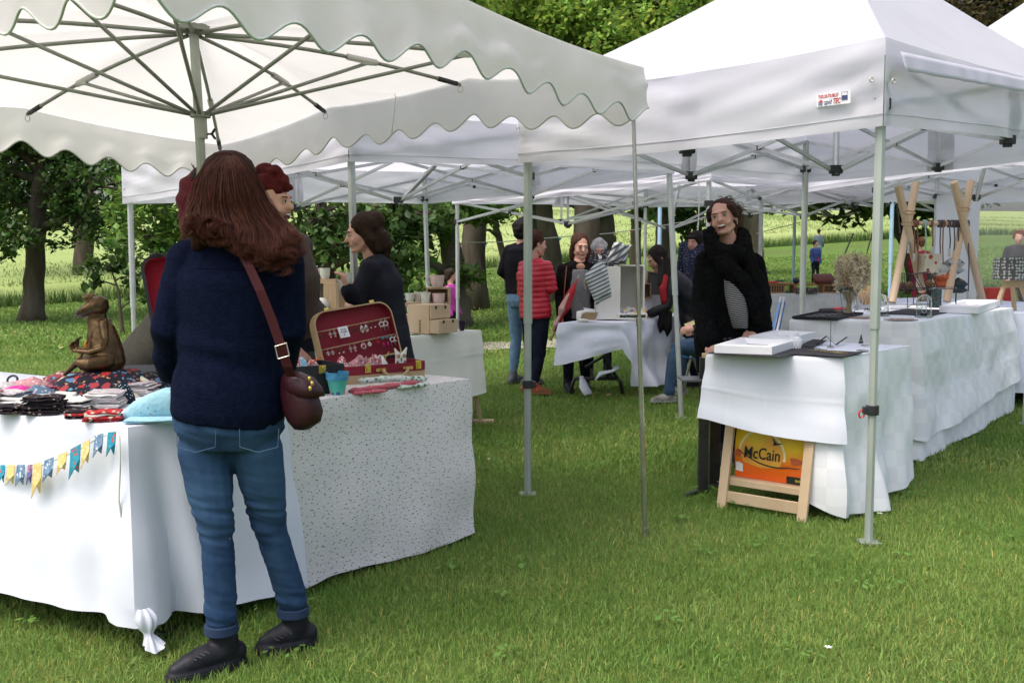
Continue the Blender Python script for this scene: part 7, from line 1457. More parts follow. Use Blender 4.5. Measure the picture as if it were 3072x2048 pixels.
def person(label, base, J, k=1.0, skin=None, f=(0, -1, 0), u=(0, 0, 1), top=None, trousers=None, shoes=None, voxel=.009, Wd=None, ext=None, sleeve=(.058, .048, .040), hands=True, legr=(.085, .058, .050, .042), eyes=True, mouth='closed', brow=(.03, .015, .01), top_disp=None, leg_disp=None, hair=None, top_name='jacket', open_top=None, group='people at the market', glasses=False, trn='trousers', shoe_r=1.0, nofeet=False, palm=None, thick=.012):
    root = empty('person', base, label, 'person', group); skin = skin or mat_skin; Wd = Wd or {}; palm = palm or {}
    def parts(m):
        m.loft(torso_rings(J, k*.90, Wd), 16)
        for s in ('L', 'R'):
            m.limb([J['sh'+s], J['el'+s], J['wr'+s]], [.045*k, .036*k, .024*k], 10); m.limb([J['hip'+s], J['kn'+s], J['an'+s]], [.07*k, .048*k, .034*k], 10)
            if hands: d = (J['wr'+s]-J['el'+s]); pd = palm.get(s, (d, Vector((0, -1, 0)) if abs(d.normalized().y) < .8 else Vector((0, 0, 1)), .5)); hand(m, J['wr'+s], pd[0], pd[1], k, pd[2])
    b, L, rot = head(root, skin, J['head'], f, u, k, J['neck'], voxel*.8, eyes, mouth, brow, parts, glasses)
    if trousers:
        m = MB(); hx = (J['hipL']-J['hipR']).normalized(); pv = J['pelvis']; w = Wd.get('pelvis', 1); fy = Vector((0, 0, 1)).cross(hx).normalized()
        m.loft([(pv+Vector((0, 0, .09*k)), hx, fy, .140*k*w, .108*k), (pv+Vector((0, 0, .02*k)), hx, fy, .165*k*w, .122*k), (pv+Vector((0, 0, -.06*k)), hx, fy, .168*k*w, .125*k), (pv+Vector((0, 0, -.12*k)), hx, fy, .13*k*w, .10*k)], 18)
        for s in ('L', 'R'):
            h, kn, an = J['hip'+s], J['kn'+s], J['an'+s]; calf = kn.lerp(an, .32); m.limb([h, h.lerp(kn, .5), kn, calf, an], [legr[0]*k, (legr[0]*.62+legr[1]*.38)*k, legr[1]*k, legr[1]*.98*k, legr[3]*k], 14)
        fuse(m, trn, trousers, root, voxel, 4, disp=leg_disp or cross_folds(.006*k, 22, 4, [(J['knL'].z, .10), (J['anL'].z+.04, .08)]))
    if shoes and not nofeet:
        for s in ('L', 'R'):
            an, to = J['an'+s], J['to'+s]; d = Vector((to.x-an.x, to.y-an.y, 0)).normalized(); gz_ = to.z-.028*k; he = Vector((an.x, an.y, 0))-d*.045*k; tx = Vector((to.x, to.y, 0)); sd_ = Vector((-d.y, d.x, 0)); m = MB(); Z = Vector((0, 0, 1)); r = shoe_r
            m.limb([an+Vector((0, 0, .02*k)), an, he+d*.035*k+Z*(gz_+.06*k)], [.044*k*r, .046*k*r, .046*k*r], 12)
            pts = [he+Z*(gz_+.040*k), he+d*.06*k+Z*(gz_+.050*k), he.lerp(tx, .55)+Z*(gz_+.046*k), he.lerp(tx, .8)+Z*(gz_+.036*k), tx+Z*(gz_+.030*k)]; m.limb(pts, [.038*k, .045*k, .041*k*r, .037*k*r, .026*k], 14)
            c_ = he.lerp(tx, .5)+Z*(gz_+.011*k); hl = (tx-he).length/2+.032*k; m.loft([(c_-Z*.011*k, d, sd_, hl, .045*k), (c_+Z*.012*k, d, sd_, hl*1.01, .047*k)], 18, 2.6); sh = fuse(m, 'shoe', shoes, root, max(.006, voxel*.7), 2)
            m = MB(); m.loft([(c_-Z*.013*k, d, sd_, hl*1.02, .047*k), (c_+Z*.006*k, d, sd_, hl*1.03, .049*k)], 20, 2.6); m.build('sole', M('dark_sole', (.02, .02, .022), .7), sh)
    if top:
        m = MB(); m.loft(torso_rings(J, k, Wd, ext, thick), 24)
        for s in ('L', 'R'): sh = J['sh'+s]; el = J['el'+s]; wr = J['wr'+s]; m.limb([sh, sh.lerp(el, .5), el, el.lerp(wr, .5), wr], [sleeve[0]*k*1.05, sleeve[0]*k, sleeve[1]*k, (sleeve[1]+sleeve[2])/2*k, sleeve[2]*k], 14)
        cl = (J['shL']+J['shR'])/2; m.limb([J['shL'], cl+Vector((0, 0, .03*k)), J['shR']], [.058*k, .066*k, .058*k], 12)
        t = fuse(m, top_name, top, root, voxel, 4, disp=top_disp or folds(.008*k, 16, .5, 2))
    if hair: hair(root, L, rot, k)
    return root, L, rot, b
def hair_cap(m, L, rot, k, grow=1.0, back=.0, low=False):
    m.ell(L(0, .026+back, .040), (.086*k*grow, .098*k*grow, .088*k*grow), rot, 22, 14)
    if low: m.ell(L(0, .055, -.01), (.080*k*grow, .066*k*grow, .085*k*grow), rot, 18, 12)
def strands(root, name, mat, paths, n, seed, spread, wdt, jitter=.006, wave=.006, wf=30, cnt=9, parent=None):
    """thin flat locks following guide paths"""
    rr = random.Random(seed); V_ = []; F = []; T = []
    for i in range(n):
        g = rr.choice(paths); off = Vector((rr.gauss(0, 1), rr.gauss(0, 1), rr.gauss(0, .4))); ph = rr.uniform(0, 6.28); w = wdt*rr.uniform(.5, 1.4); tint = rr.uniform(.55, 1.7); q = len(g)-1; end = rr.uniform(.74, 1.0); b = len(V_)
        for j in range(cnt+1):
            t = j/cnt*end; a = t*q; ii = min(int(a), q-1); fr = a-ii; p0, p1, p2, p3 = g[max(ii-1, 0)], g[ii], g[ii+1], g[min(ii+2, q)]
            p = .5*((2*p1)+(-p0+p2)*fr+(2*p0-5*p1+4*p2-p3)*fr*fr+(-p0+3*p1-3*p2+p3)*fr**3); sp = spread*(.5+.9*t-.95*t*t); p = p+off*sp+Vector((math.sin(t*wf*.3+ph), math.cos(t*wf*.3+ph*2), 0))*wave*t**1.2
            dx = Vector((math.cos(ph), math.sin(ph)*.5, 0))*w*(1-.75*(j/cnt)**2); V_.append(p-dx); V_.append(p+dx); T += [tint, tint]
            if j: F.append((b+2*j-2, b+2*j-1, b+2*j+1, b+2*j))
    me = bpy.data.meshes.new(name); org = ORG[root.name]; me.from_pydata([tuple(v-org) for v in V_], [], F); ca = me.color_attributes.new('tint', 'FLOAT_COLOR', 'POINT'); C = np.ones((len(T), 4)); C[:, :3] = np.array(T)[:, None]; ca.data.foreach_set('color', C.ravel()); me.polygons.foreach_set('use_smooth', [True]*len(me.polygons)); me.materials.append(mat)
    return link_mesh(name, me, org, parent or root)
def JJ(D, d):
    """joints from picture points: name -> (px, py, depth offset)"""
    return {a: V(b[0], b[1], D+(b[2] if len(b) > 2 else 0)) for a, b in d.items()}
def standing(D, X, face, k=1.0, fz=None, **over):
    """upright default pose; face = heading of the front, radians from -Y, counter-clockwise"""
    z0 = float(zt(X, D)) if fz is None else fz; R_ = Matrix.Rotation(face, 3, 'Z')
    d = dict(head=(0, -.02, 1.53), neck=(0, .012, 1.385), chest=(0, 0, 1.20), waist=(0, 0, 1.03), pelvis=(0, .01, .90), shL=(.165, .01, 1.345), shR=(-.165, .01, 1.345), elL=(.215, .03, 1.08), elR=(-.215, .03, 1.08), wrL=(.20, -.09, .86), wrR=(-.20, -.09, .86), hipL=(.085, .01, .85), hipR=(-.085, .01, .85), knL=(.095, -.02, .47), knR=(-.095, -.02, .47), anL=(.10, .02, .095), anR=(-.10, .02, .095), toL=(.125, -.15, .028), toR=(-.125, -.15, .028))
    d.update(over); return {a: Vector((X, D, z0))+R_@(Vector(b)*k) for a, b in d.items()}

# --- woman in the navy coat, seen from behind
D = 3.15; J = JJ(D, dict(head=(690, 578, .02), neck=(700, 712, 0), chest=(700, 850, 0), waist=(692, 1010, 0), pelvis=(686, 1228, 0), shL=(562, 782, 0), shR=(852, 782, .02), elL=(504, 990, -.02), elR=(866, 985, .0), wrL=(520, 1108, .10), wrR=(845, 1095, .19), hipL=(612, 1345, -.01), hipR=(770, 1345, .02), knL=(652, 1615, -.03), knR=(812, 1590, .08), anL=(664, 1846, -.05), anR=(878, 1795, .12), toL=(520, 1990, -.10), toR=(782, 1912, .12)))
J['toL'] = G(530, 2046)+Vector((0, 0, .034)); J['toR'] = G(796, 1958)+Vector((0, 0, .034))
NAVY = M('navy_wool', (.004, .006, .019), .95, (.006, .009, .026), 50, bump=.4, bscale=160, spec=.05)
def denim_pat(nt, vec, cout, tc):
    n = nd(nt, 'ShaderNodeTexNoise'); n.inputs['Scale'].default_value = 4; nt.links.new(vec, n.inputs['Vector']); r = nd(nt, 'ShaderNodeValToRGB'); r.color_ramp.elements[0].position = .4; r.color_ramp.elements[1].position = .7; nt.links.new(n.outputs['Fac'], r.inputs[0]); return mixc(nt, r.outputs[0], cout, (.045, .095, .175))
DENIM = M('blue_denim', (.018, .040, .090), .9, (.026, .055, .115), 25, bump=.08, bscale=260, pattern=denim_pat, spec=.08); DDEN = M('dark_denim', (.009, .012, .022), .85, (.014, .018, .032), 25, spec=.08); BOOT = M('black_leather', (.008, .008, .013), .5, (.013, .013, .018), 20, bump=.1, bscale=40, spec=.25)
hem = V(682, 1262, D); wd_ = dict(pelvis=1.03, waist=1.08, chest=1.02, sh=.98, pelvisy=1.10, waisty=1.05)
AUB = HM('auburn_strands', (.050, .014, .008), (.082, .023, .012), .5); AUBf = HF('auburn_hair', (.022, .007, .005), (.035, .011, .007))
root, L, rot, _b = person('woman in a navy coat and blue jeans seen from behind, burgundy bag at her hip', G(690, 1990), J, 1.0, f=(.10, 1, .02), u=(0, 0, 1), top=NAVY, trousers=DENIM, shoes=BOOT, voxel=.0062, Wd=wd_, ext=(hem, .172, .135), eyes=False, sleeve=(.062, .056, .050), legr=(.083, .053, .052, .050), top_name='coat', shoe_r=1.0, group='people at the market', palm=dict(L=(Vector((.6, .8, -.1)), Vector((0, 0, 1)), .6), R=(Vector((-.6, .8, -.1)), Vector((0, 0, 1)), .6)),
    top_disp=lambda co, no: folds(.006, 15, .4, 5)(cross_folds(.006, 20, 9, [(.99, .10), (.62, .1)])(co, no), no), leg_disp=cross_folds(.0034, 60, 6, [(.48, .10), (.17, .07), (.80, .05)]))
coat = [o for o in root.children if o.name.startswith('coat')][0]; jeans = [o for o in root.children if o.name.startswith('trousers')][0]
for s, (ax, ay, ad) in (('L', (664, 1880, -.05)), ('R', (879, 1829, .12))):   # turned-up cuffs
    m = MB(); p = V(ax, ay, D+ad); m.tube([p+Vector((0, 0, -.018)), p+Vector((0, 0, .012))], .0535, 24); m.build('cuff', M('denim_cuff', (.016, .034, .08), .9), jeans, smooth=False, bevel=.003)
for px in (590, 778):  # back pockets
    m = MB(); y = 1390; c = V(px, 1310, D-.128)
    m.tube([c+Vector((-.060, 0, .025)), c+Vector((-.058, -.008, -.030)), c+Vector((0, -.014, -.045)), c+Vector((.058, -.008, -.030)), c+Vector((.060, 0, .025))], .0012, 4); m.build('pocket_stitching', M('denim_thread', (.07, .12, .2), .8), jeans)
m = MB(); m.ell(L(0, .006, .036), (.086, .102, .098), rot, 20, 14); m.limb([V(688, 600, D-.01), V(702, 680, D-.04), V(732, 722, D-.08), V(760, 748, D-.10)], [.082, .082, .058, .024], 18); m.limb([V(640, 620, D), V(612, 690, D-.03), V(600, 730, D-.05)], [.06, .05, .03]); m.limb([V(740, 640, D), V(785, 705, D-.05), V(818, 742, D-.07)], [.055, .048, .02])
hb_ = fuse(m, 'hair', AUBf, root, .008, 4, disp=folds(.005, 60, .12, 8))
paths = []; rr = random.Random(4)
for i in range(120):
    t = (i % 60)/59; lay = i//60; arc = math.sin(t*PI)**.6; ex = np.interp(t, [0, .2, .45, .65, .85, 1], [556, 622, 705, 770, 845, 893])+rr.gauss(0, 6); ey = np.interp(t, [0, .2, .45, .65, .85, 1], [700, 716, 752, 790, 802, 765])+rr.gauss(0, 15)-lay*22; dd = -.105-.02*lay; hk = rr.choice((-1, 1, 1))*rr.uniform(4, 14)
    def X(y, w): a = np.interp(y, [470, 520, 560, 620, 680, 740], [668, 604, 588, 572, 562, 560]); b = np.interp(y, [470, 520, 560, 620, 680, 740], [702, 748, 772, 808, 836, 880]); return lerp(a, b, lerp(t, ((t*1.0-.5)*.9+.5), 0))+w
    wv = [rr.gauss(0, 3) for _ in range(6)]
    paths.append([V(X(472, 0), 468+rr.uniform(0, 8), D-.035), V(X(512, wv[0]), 508, D+dd*(.25+.68*arc)), V(X(575, wv[1]), 575, D+dd*(.1+.98*arc)), V(X(635, wv[2]*2), 635, D+dd*(.25+.75*arc)), V(lerp(X(690, 0), ex, .6)+wv[3]*3, lerp(635, ey, .5), D+dd*(.35+.68*arc)-.01), V(ex+wv[4]*2-hk*.6, ey-22, D+dd-.030), V(ex+hk, ey-4, D+dd-.035), V(ex+hk*1.6, ey-14, D+dd-.03)])
strands(root, 'hair_locks', AUB, paths, 9000, 6, .010, .0010, wave=.006, wf=26, cnt=16, parent=hb_)
m = MB(); m.tube([V(590, 806, D-.118), V(700, 808, D-.140), V(845, 812, D-.110)], .0014, 5); m.build('seam', M('navy_seam', (.002, .003, .01), .95, spec=.02), coat)
for s_, cx, cy, dd in (('L', 600, 1965, -.10), ('R', 846, 1905, .07)):
    m = MB()
    for q in range(4): m.tube([V(cx-q*13+14, cy+q*7-12, D+dd-.035), V(cx-q*13+30, cy+q*7-6, D+dd-.052)], .0022, 5)
    m.build('bootlace', mat_black, [o for o in root.children if o.name.startswith('shoe')][0 if s_ == 'L' else 1])
# burgundy bag
BUR = M('burgundy_leather', (.036, .007, .013), .42, (.028, .005, .010), 10, bump=.08, bscale=50, spec=.35); hbag = empty('shoulder_bag', V(900, 1280, D-.05), 'burgundy leather shoulder bag hanging at the hip of the navy coat', 'bag')
m = MB(); Dp = D-.03; sx_ = Vector((.80, -.45, 0)).normalized(); sy_ = Vector((.45, .80, 0)).normalized()
m.loft([(V(876, 1122, Dp), sx_, sy_, .026, .020), (V(886, 1142, Dp), sx_, sy_, .050, .032), (V(898, 1185, Dp), sx_, sy_, .064, .042), (V(909, 1232, Dp), sx_, sy_, .066, .046), (V(912, 1262, Dp), sx_, sy_, .054, .040), (V(906, 1286, Dp), sx_, sy_, .024, .022)], 26, 2.7)
bg2 = m.build('pouch', BUR, hbag, smooth=True); m = MB(); m.loft([(V(880, 1116, Dp), sx_, sy_, .024, .022), (V(892, 1132, Dp), sx_, sy_, .054, .038), (V(906, 1160, Dp-.002), sx_, sy_, .064, .046), (V(916, 1186, Dp-.002), sx_, sy_, .062, .048)], 26, 2.7); m.build('flap', BUR, bg2, smooth=True)
m = MB(); 
for px, py in ((928, 1136), (936, 1150), (930, 1165)): m.ell(V(px, py, Dp-.07), (.006, .004, .008))
m.build('stud', mat_gold, bg2, smooth=True)
m = MB(); sp3 = [V(725, 760, D-.13), V(748, 800, D-.150), V(780, 870, D-.158), V(812, 950, D-.150), V(840, 1030, D-.142), V(862, 1100, D-.118), V(874, 1130, D-.08)]; fs = []
for i, p in enumerate(sp3): m.v += [tuple(p+Vector((-.0145, -.002, 0))), tuple(p+Vector((.0145, -.002, 0))), tuple(p+Vector((.0145, .003, 0))), tuple(p+Vector((-.0145, .003, 0)))]
for i in range(len(sp3)-1):
    for a in range(4): m.f.append((i*4+a, i*4+(a+1) % 4, i*4+4+(a+1) % 4, i*4+4+a)); m.mi.append(0)
m.build('strap', M('burgundy_strap', (.070, .016, .020), .6, spec=.15), hbag, smooth=False)
m = MB(); c = V(848, 1052, D-.148); R4 = [c+Vector((a*.017, -.006, b*.019))+Vector((b*-.004, 0, a*.005)) for a, b in ((-1, -1), (1, -1), (1, 1), (-1, 1), (-1, -1))]; m.tube(R4, .0024, 6); m.build('buckle', mat_eyelet, hbag)

# --- seller with red hair pinned up, brown jacket
D = 4.85; BRN = M('brown_jacket', (.030, .017, .013), .6, (.048, .028, .021), 20, bump=.3, bscale=60, spec=.3)
J = standing(D, V(862, 800, D).x, 1.35, 1.02, fz=0, head=(0, -.01, 1.50), neck=(0, .03, 1.36), elL=(.20, -.02, 1.08), wrL=(.10, -.18, .95), wrR=(-.15, -.12, .85)); J['head'] = V(812, 606, D)
def hair_red(root, L, rot, k):
    m = MB(); m.ell(L(0, .03, .055), (.086, .098, .080), rot, 20, 12); m.ell(L(0, .055, .0), (.080, .064, .070), rot)
    for i, (x, y, z, r) in enumerate(((.0, -.052, .098, .036), (.0, -.015, .128, .042), (.0, .04, .135, .045), (.03, -.075, .075, .026), (0, -.085, .062, .022), (.03, .09, .09, .045))): m.ell(L(x, y, z), r*.95)
    o = fuse(m, 'hair', HF('red_hair', (.10, .012, .010), (.055, .007, .009)), root, .008, 2, disp=lambda co, no: co+no*(.012*npnoise(co, 70, 5, 2))[:, None])
person('woman with red pinned-up hair in profile, brown jacket, behind the left stall', Vector((J['pelvis'].x, D, 0)), J, 1.02, f=(.97, -.22, -.08), top=BRN, trousers=DDEN, shoes=BOOT, voxel=.009, hair=hair_red, mouth='laugh', brow=(.12, .03, .015), top_disp=lambda co, no: cross_folds(.012, 12, 3, [(1.2, .3), (.9, .2)])(co, no), Wd=dict(chest=1.15, waist=1.2, sh=1.05, chesty=1.15, waisty=1.2), ext=(Vector((J['pelvis'].x, D, .80)), .17, .145))
# --- person in the maroon knitted hat, mostly hidden
D = 4.95; J = standing(D, V(660, 800, D).x, .9, 1.0, fz=0)
def hat_maroon(root, L, rot, k):
    MR = M('maroon_knit', (.13, .012, .022), .9, (.10, .010, .018), 40, bump=.5, bscale=80); m = MB(); m.limb([V(592, 655, 4.95), V(590, 600, 4.95), V(597, 560, 4.97), V(612, 540, 5.0)], [.088, .098, .092, .07], 18); o = fuse(m, 'knitted_hat', MR, root, .009, 3, disp=lambda co, no: co+no*(.004*np.sin(co[:, 2]*70+co[:, 0]*25))[:, None])
    m = MB(); m.lathe(V(592, 528, 4.93), [(.0, .035), (.025, .015), (.045, -.015), (0, -.02)], 14); m.tube([V(590, 520, 4.93), V(578, 495, 4.92)], .003, 5); m.tube([V(590, 520, 4.93), V(574, 492, 4.95)], .002, 5); m.build('hair_pin', mat_felt, o)
person('person in a maroon knitted hat standing hidden behind the navy coat', Vector((J['pelvis'].x, D, 0)), J, 1.03, f=(.2, -1, 0), top=M('dark_top', (.02, .015, .02), .8), trousers=DDEN, shoes=BOOT, voxel=.011, hair=hat_maroon)
# --- man bending down behind the black suitcase
OLV = M('olive_shirt', (.085, .078, .058), .85, (.11, .10, .078), 8, bump=.3, bscale=60, spec=.15)
D = 5.35; J = JJ(D, dict(head=(640, 900, -.1), neck=(600, 915, -.05), chest=(520, 985, 0), waist=(445, 1075, .02), pelvis=(415, 1165, .05), shL=(560, 960, -.2), shR=(560, 950, .2), elL=(590, 1090, -.2), elR=(590, 1080, .2), wrL=(610, 1180, -.15), wrR=(620, 1180, .15), hipL=(420, 1185, -.10), hipR=(420, 1185, .12))); 
for s, q in (('L', -.16), ('R', .16)): X0 = J['hip'+s]; J['kn'+s] = Vector((X0.x+.22, X0.y+q*.3, .34)); J['an'+s] = Vector((X0.x+.02, X0.y, .09)); J['to'+s] = Vector((X0.x+.20, X0.y, .028))
person('man in an olive grey shirt bending down behind the black suitcase', Vector((J['pelvis'].x, D, 0)), J, 1.05, f=(.85, -.2, -.5), u=(.5, 0, .86), top=OLV, trousers=DDEN, shoes=BOOT, voxel=.011, Wd=dict(chest=1.25, waist=1.3, pelvis=1.1, chesty=1.15, waisty=1.25), top_name='shirt', hair=lambda r, L, ro, k: (lambda m: (hair_cap(m, L, ro, k), fuse(m, 'hair', HF('dark_hair', (.02, .012, .008), (.03, .02, .012)), r, .01, 2)))(MB()), eyes=False)
# --- woman holding a cup at the pottery stall
D = 6.1; CHC = M('charcoal_check', (.006, .007, .011), .9, (.022, .024, .034), 3, pattern=lambda nt, v, c, tc: pat_wave((.014, .013, .022), 2.0, .35, (0, 0, 0), .4, 'Z')(nt, v, c, tc), spec=.15)
J = JJ(D, dict(head=(1088, 702), neck=(1120, 778, .02), chest=(1135, 850, 0), waist=(1140, 930, 0), pelvis=(1142, 1000, 0), shL=(1112, 812, -.16), shR=(1150, 808, .17), elL=(1068, 905, -.20), elR=(1110, 905, .18), wrL=(1050, 872, -.28), wrR=(1075, 905, .02), hipL=(1140, 1040, -.09), hipR=(1145, 1040, .09)))
for s, q in (('L', -.1), ('R', .1)): h = J['hip'+s]; J['kn'+s] = Vector((h.x-.02, h.y, .46)); J['an'+s] = Vector((h.x+.02, h.y, .09)); J['to'+s] = Vector((h.x-.15, h.y, .028))
def hair_pony(root, L, rot, k):
    m = MB(); hair_cap(m, L, rot, k, 1.04, .005); m.limb([L(0, .05, .0), L(0, .085, -.05), L(0, .105, -.11), L(0, .10, -.15)], [.075, .078, .066, .04]); m.limb([L(.055, .01, .02), L(.065, .03, -.05), L(.05, .05, -.11)], [.032, .036, .03]); m.limb([L(0, .05, .03), L(0, .085, .06)], [.08, .07])
    fuse(m, 'hair', HF('dark_brown_hair', (.022, .012, .008), (.035, .018, .012)), root, .009, 3, disp=folds(.006, 55, .2, 4))
r0, L, rot, _b = person('woman in a charcoal coat with dark tied hair holding a cup at the pottery stall', Vector((J['pelvis'].x, D, 0)), J, 1.0, f=(-1, -.25, -.22), u=(-.2, 0, 1), top=CHC, trousers=DDEN, shoes=BOOT, voxel=.009, Wd=dict(chest=1.12, waist=1.2, pelvis=1.2, chesty=1.1, waisty=1.25, pelvisy=1.3), ext=(V(1150, 1110, D), .215, .20), hair=hair_pony, top_name='coat', sleeve=(.066, .062, .052), palm=dict(L=(Vector((-.3, -.1, 1)), Vector((1, 0, 0)), .9)), thick=.02)
cup('small white cup held up by the woman in the charcoal coat', 1047, 850, D-.31, 18, 34, mat_cupW)
# --- group at the sewing stall
REDP = M('red_puffer', (.50, .012, .035), .38, (.40, .010, .028), 8, spec=.5)
D = 9.6; J = JJ(D, dict(head=(1608, 732), neck=(1600, 782), chest=(1600, 830), waist=(1603, 885), pelvis=(1606, 935), shL=(1574, 800, .06), shR=(1638, 802, -.08), elL=(1568, 880, .10), elR=(1656, 868, -.10), wrL=(1600, 882, .16), wrR=(1634, 872, .02), hipL=(1590, 965, .05), hipR=(1622, 965, -.05), knL=(1592, 1065, .05), knR=(1618, 1065, -.08), anL=(1585, 1160, .08), anR=(1600, 1163, -.12)))
J['toL'] = J['anL']+Vector((.14, .02, -.06)); J['toR'] = J['anR']+Vector((.16, -.02, -.06))
for s in 'LR': J['to'+s].z = .03+float(zt(J['to'+s].x, D)); J['an'+s].z = J['to'+s].z+.07
def hair_short(col, c2, nm, grow=1.05):
    def h(root, L, rot, k):
        m = MB(); hair_cap(m, L, rot, k, grow, .004); m.ell(L(0, .06, -.02), (.068*k, .055*k, .070*k), rot); m.ell(L(0, .01, .10), (.06*k, .07*k, .04*k), rot); fuse(m, 'hair', HF(nm, col, c2), root, .011, 2, disp=lambda co, no: co+no*(.008*npnoise(co, 60, 5, 2))[:, None])
    return h
person('woman with short brown hair in a bright red quilted jacket, arms folded', Vector((J['pelvis'].x, D, 0)), J, 1.0, f=(.85, .42, -.1), top=REDP, trousers=DDEN, shoes=M('tan_suede', (.26, .11, .04), .8), voxel=.0085, Wd=dict(chest=1.05, waist=1.08), ext=(V(1606, 955, D), .165, .125), hair=hair_short((.045, .018, .012), (.07, .028, .018), 'chestnut_hair'), top_disp=quilt(.010, .050), sleeve=(.062, .056, .042), thick=.01)
D = 10.3; J = standing(D, V(1566, 800, D).x, 2.4, 1.03, elL=(.24, .05, 1.12), wrL=(.16, -.12, 1.0), elR=(-.27, .05, 1.10), wrR=(-.12, -.15, 1.02))
person('man in a dark jacket and light jeans mostly hidden behind the red jacket', Vector((J['pelvis'].x, D, float(zt(J['pelvis'].x, D)))), J, 1.03, f=(.6, .8, 0), top=M('black_jacket', (.006, .006, .009), .8, (.01, .01, .014), 10, spec=.08), trousers=M('light_denim', (.10, .19, .30), .85, (.14, .25, .38), 20), shoes=M('grey_sneaker', (.10, .11, .12), .7), voxel=.011, Wd=dict(chest=1.25, waist=1.35, sh=1.1), hair=hair_short((.012, .01, .01), (.02, .016, .015), 'black_hair_short'))
D = 9.75; J = JJ(D, dict(head=(1742, 740), neck=(1738, 788), chest=(1733, 840), waist=(1730, 895), pelvis=(1726, 940), shL=(1782, 808), shR=(1690, 808), elL=(1795, 885), elR=(1676, 890), wrL=(1780, 945, -.08), wrR=(1682, 948, -.12), hipL=(1750, 965), hipR=(1708, 965), knL=(1752, 1060), knR=(1706, 1062), anL=(1756, 1150, .1), anR=(1704, 1152)))
for s in 'LR': J['to'+s] = J['an'+s]+Vector((.02, -.17, 0)); z_ = float(zt(J['to'+s].x, D)); J['to'+s].z = z_+.03; J['an'+s].z = z_+.10
BCD = M('black_cardigan', (.007, .006, .007), .95, (.012, .01, .01), 30, bump=.5, bscale=80, spec=.05)
def hair_bob(root, L, rot, k):
    m = MB(); hair_cap(m, L, rot, k, 1.05, .010)
    for q in (-1, 1): m.limb([L(q*.070, .02, .03), L(q*.083, .015, -.03), L(q*.080, .01, -.10), L(q*.07, .01, -.14)], [.022, .024, .024, .016])
    m.limb([L(0, .07, .0), L(0, .08, -.06), L(0, .07, -.14)], [.075, .07, .05]); fuse(m, 'hair', HF('brown_bob', (.045, .020, .013), (.075, .035, .022)), root, .009, 2, disp=folds(.004, 60, .15, 4))
r0, L, rot, b = person('woman in a grey top and black cardigan holding a folded red umbrella', Vector((J['pelvis'].x, D, 0)), J, 1.02, skin=mat_skin, f=(.22, -1, -.22), top=BCD, trousers=DDEN, shoes=BOOT, voxel=.0085, hair=hair_bob, top_name='cardigan', ext=(V(1728, 985, D), .175, .13), palm=dict(R=(Vector((-.1, -.3, -1)), Vector((1, 0, 0)), 1.2)), Wd=dict(sh=1.05))
GT = M('grey_jersey', (.13, .135, .145), .9, (.16, .165, .175), 30); m = MB(); m.loft([(V(1738, 955, D-.055), Vector((1, 0, 0)), Vector((0, 1, 0)), .125, .10), (V(1736, 900, D-.055), Vector((1, 0, 0)), Vector((0, 1, 0)), .115, .095), (V(1738, 845, D-.05), Vector((1, 0, 0)), Vector((0, 1, 0)), .115, .105), (V(1740, 808, D-.045), Vector((1, 0, 0)), Vector((0, 1, 0)), .09, .085)], 20); fuse(m, 'top', GT, r0, .009, 3, disp=folds(.004, 20, .4, 3))
m = MB(); m.ell(V(1742, 800, D-.096), (.042, .014, .034)); m.build('neckline_skin', mat_skin2, b, smooth=True)
m = MB(); m.tube([V(1700, 800, D-.06), V(1694, 860, D-.14), V(1690, 930, D-.15), V(1684, 985, D-.05)], .012, 6, sq=.5); m.build('bag_strap', M('tan_strap', (.22, .09, .04), .6), r0)
ub_ = empty('folded_umbrella', V(1650, 1025, 9.5), 'folded red and pale pink umbrella pointing upwards in front of the grey top', 'umbrella'); a = V(1730, 840, 9.48); b_ = V(1652, 1018, 9.44); UR = M('umbrella_red', (.40, .012, .02), .5); UP = M('umbrella_pink', (.60, .38, .34), .6)
m = MB(); m.tube([a+(a-b_)*.03, a.lerp(b_, .06), a.lerp(b_, .2), a.lerp(b_, .45), a.lerp(b_, .60), a.lerp(b_, .78), a.lerp(b_, .86)], [.003, .012, .036, .052, .026, .035, .018], 9); m.build('canopy', UR, ub_)
m = MB(); o = Vector((-.022, -.03, 0)); m.tube([a.lerp(b_, .12)+o*.4, a.lerp(b_, .3)+o, a.lerp(b_, .48)+o*1.2, a.lerp(b_, .60)+o*.6, a.lerp(b_, .75)+o, a.lerp(b_, .84)+o*.4], [.004, .018, .032, .016, .022, .008], 6); m.build('canopy_panel', UP, ub_); m = MB(); m.tube([a.lerp(b_, .85), a.lerp(b_, 1.02)], .012, 8); m.build('handle', mat_wood, ub_, smooth=True); m = MB(); m.tube([a, a+(a-b_)*.09], .003, 6); m.build('tip', mat_alu, ub_)
D = 10.9; J = standing(D, V(1797, 800, D).x, -.1, .97); J['head'] = V(1797, 752, D)
person('older woman with short white hair and dark round glasses', Vector((J['pelvis'].x, D, float(zt(J['pelvis'].x, D)))), J, .98, f=(-.05, -1, -.25), top=M('dark_scarf_print', (.05, .05, .06), .9, pattern=pat_dots([(.4, .4, .4), (.02, .02, .03)], 60, .4)), trousers=DDEN, shoes=BOOT, voxel=.010, glasses=True, hair=hair_short((.50, .50, .50), (.34, .34, .35), 'white_hair', 1.07), brow=(.3, .3, .3))
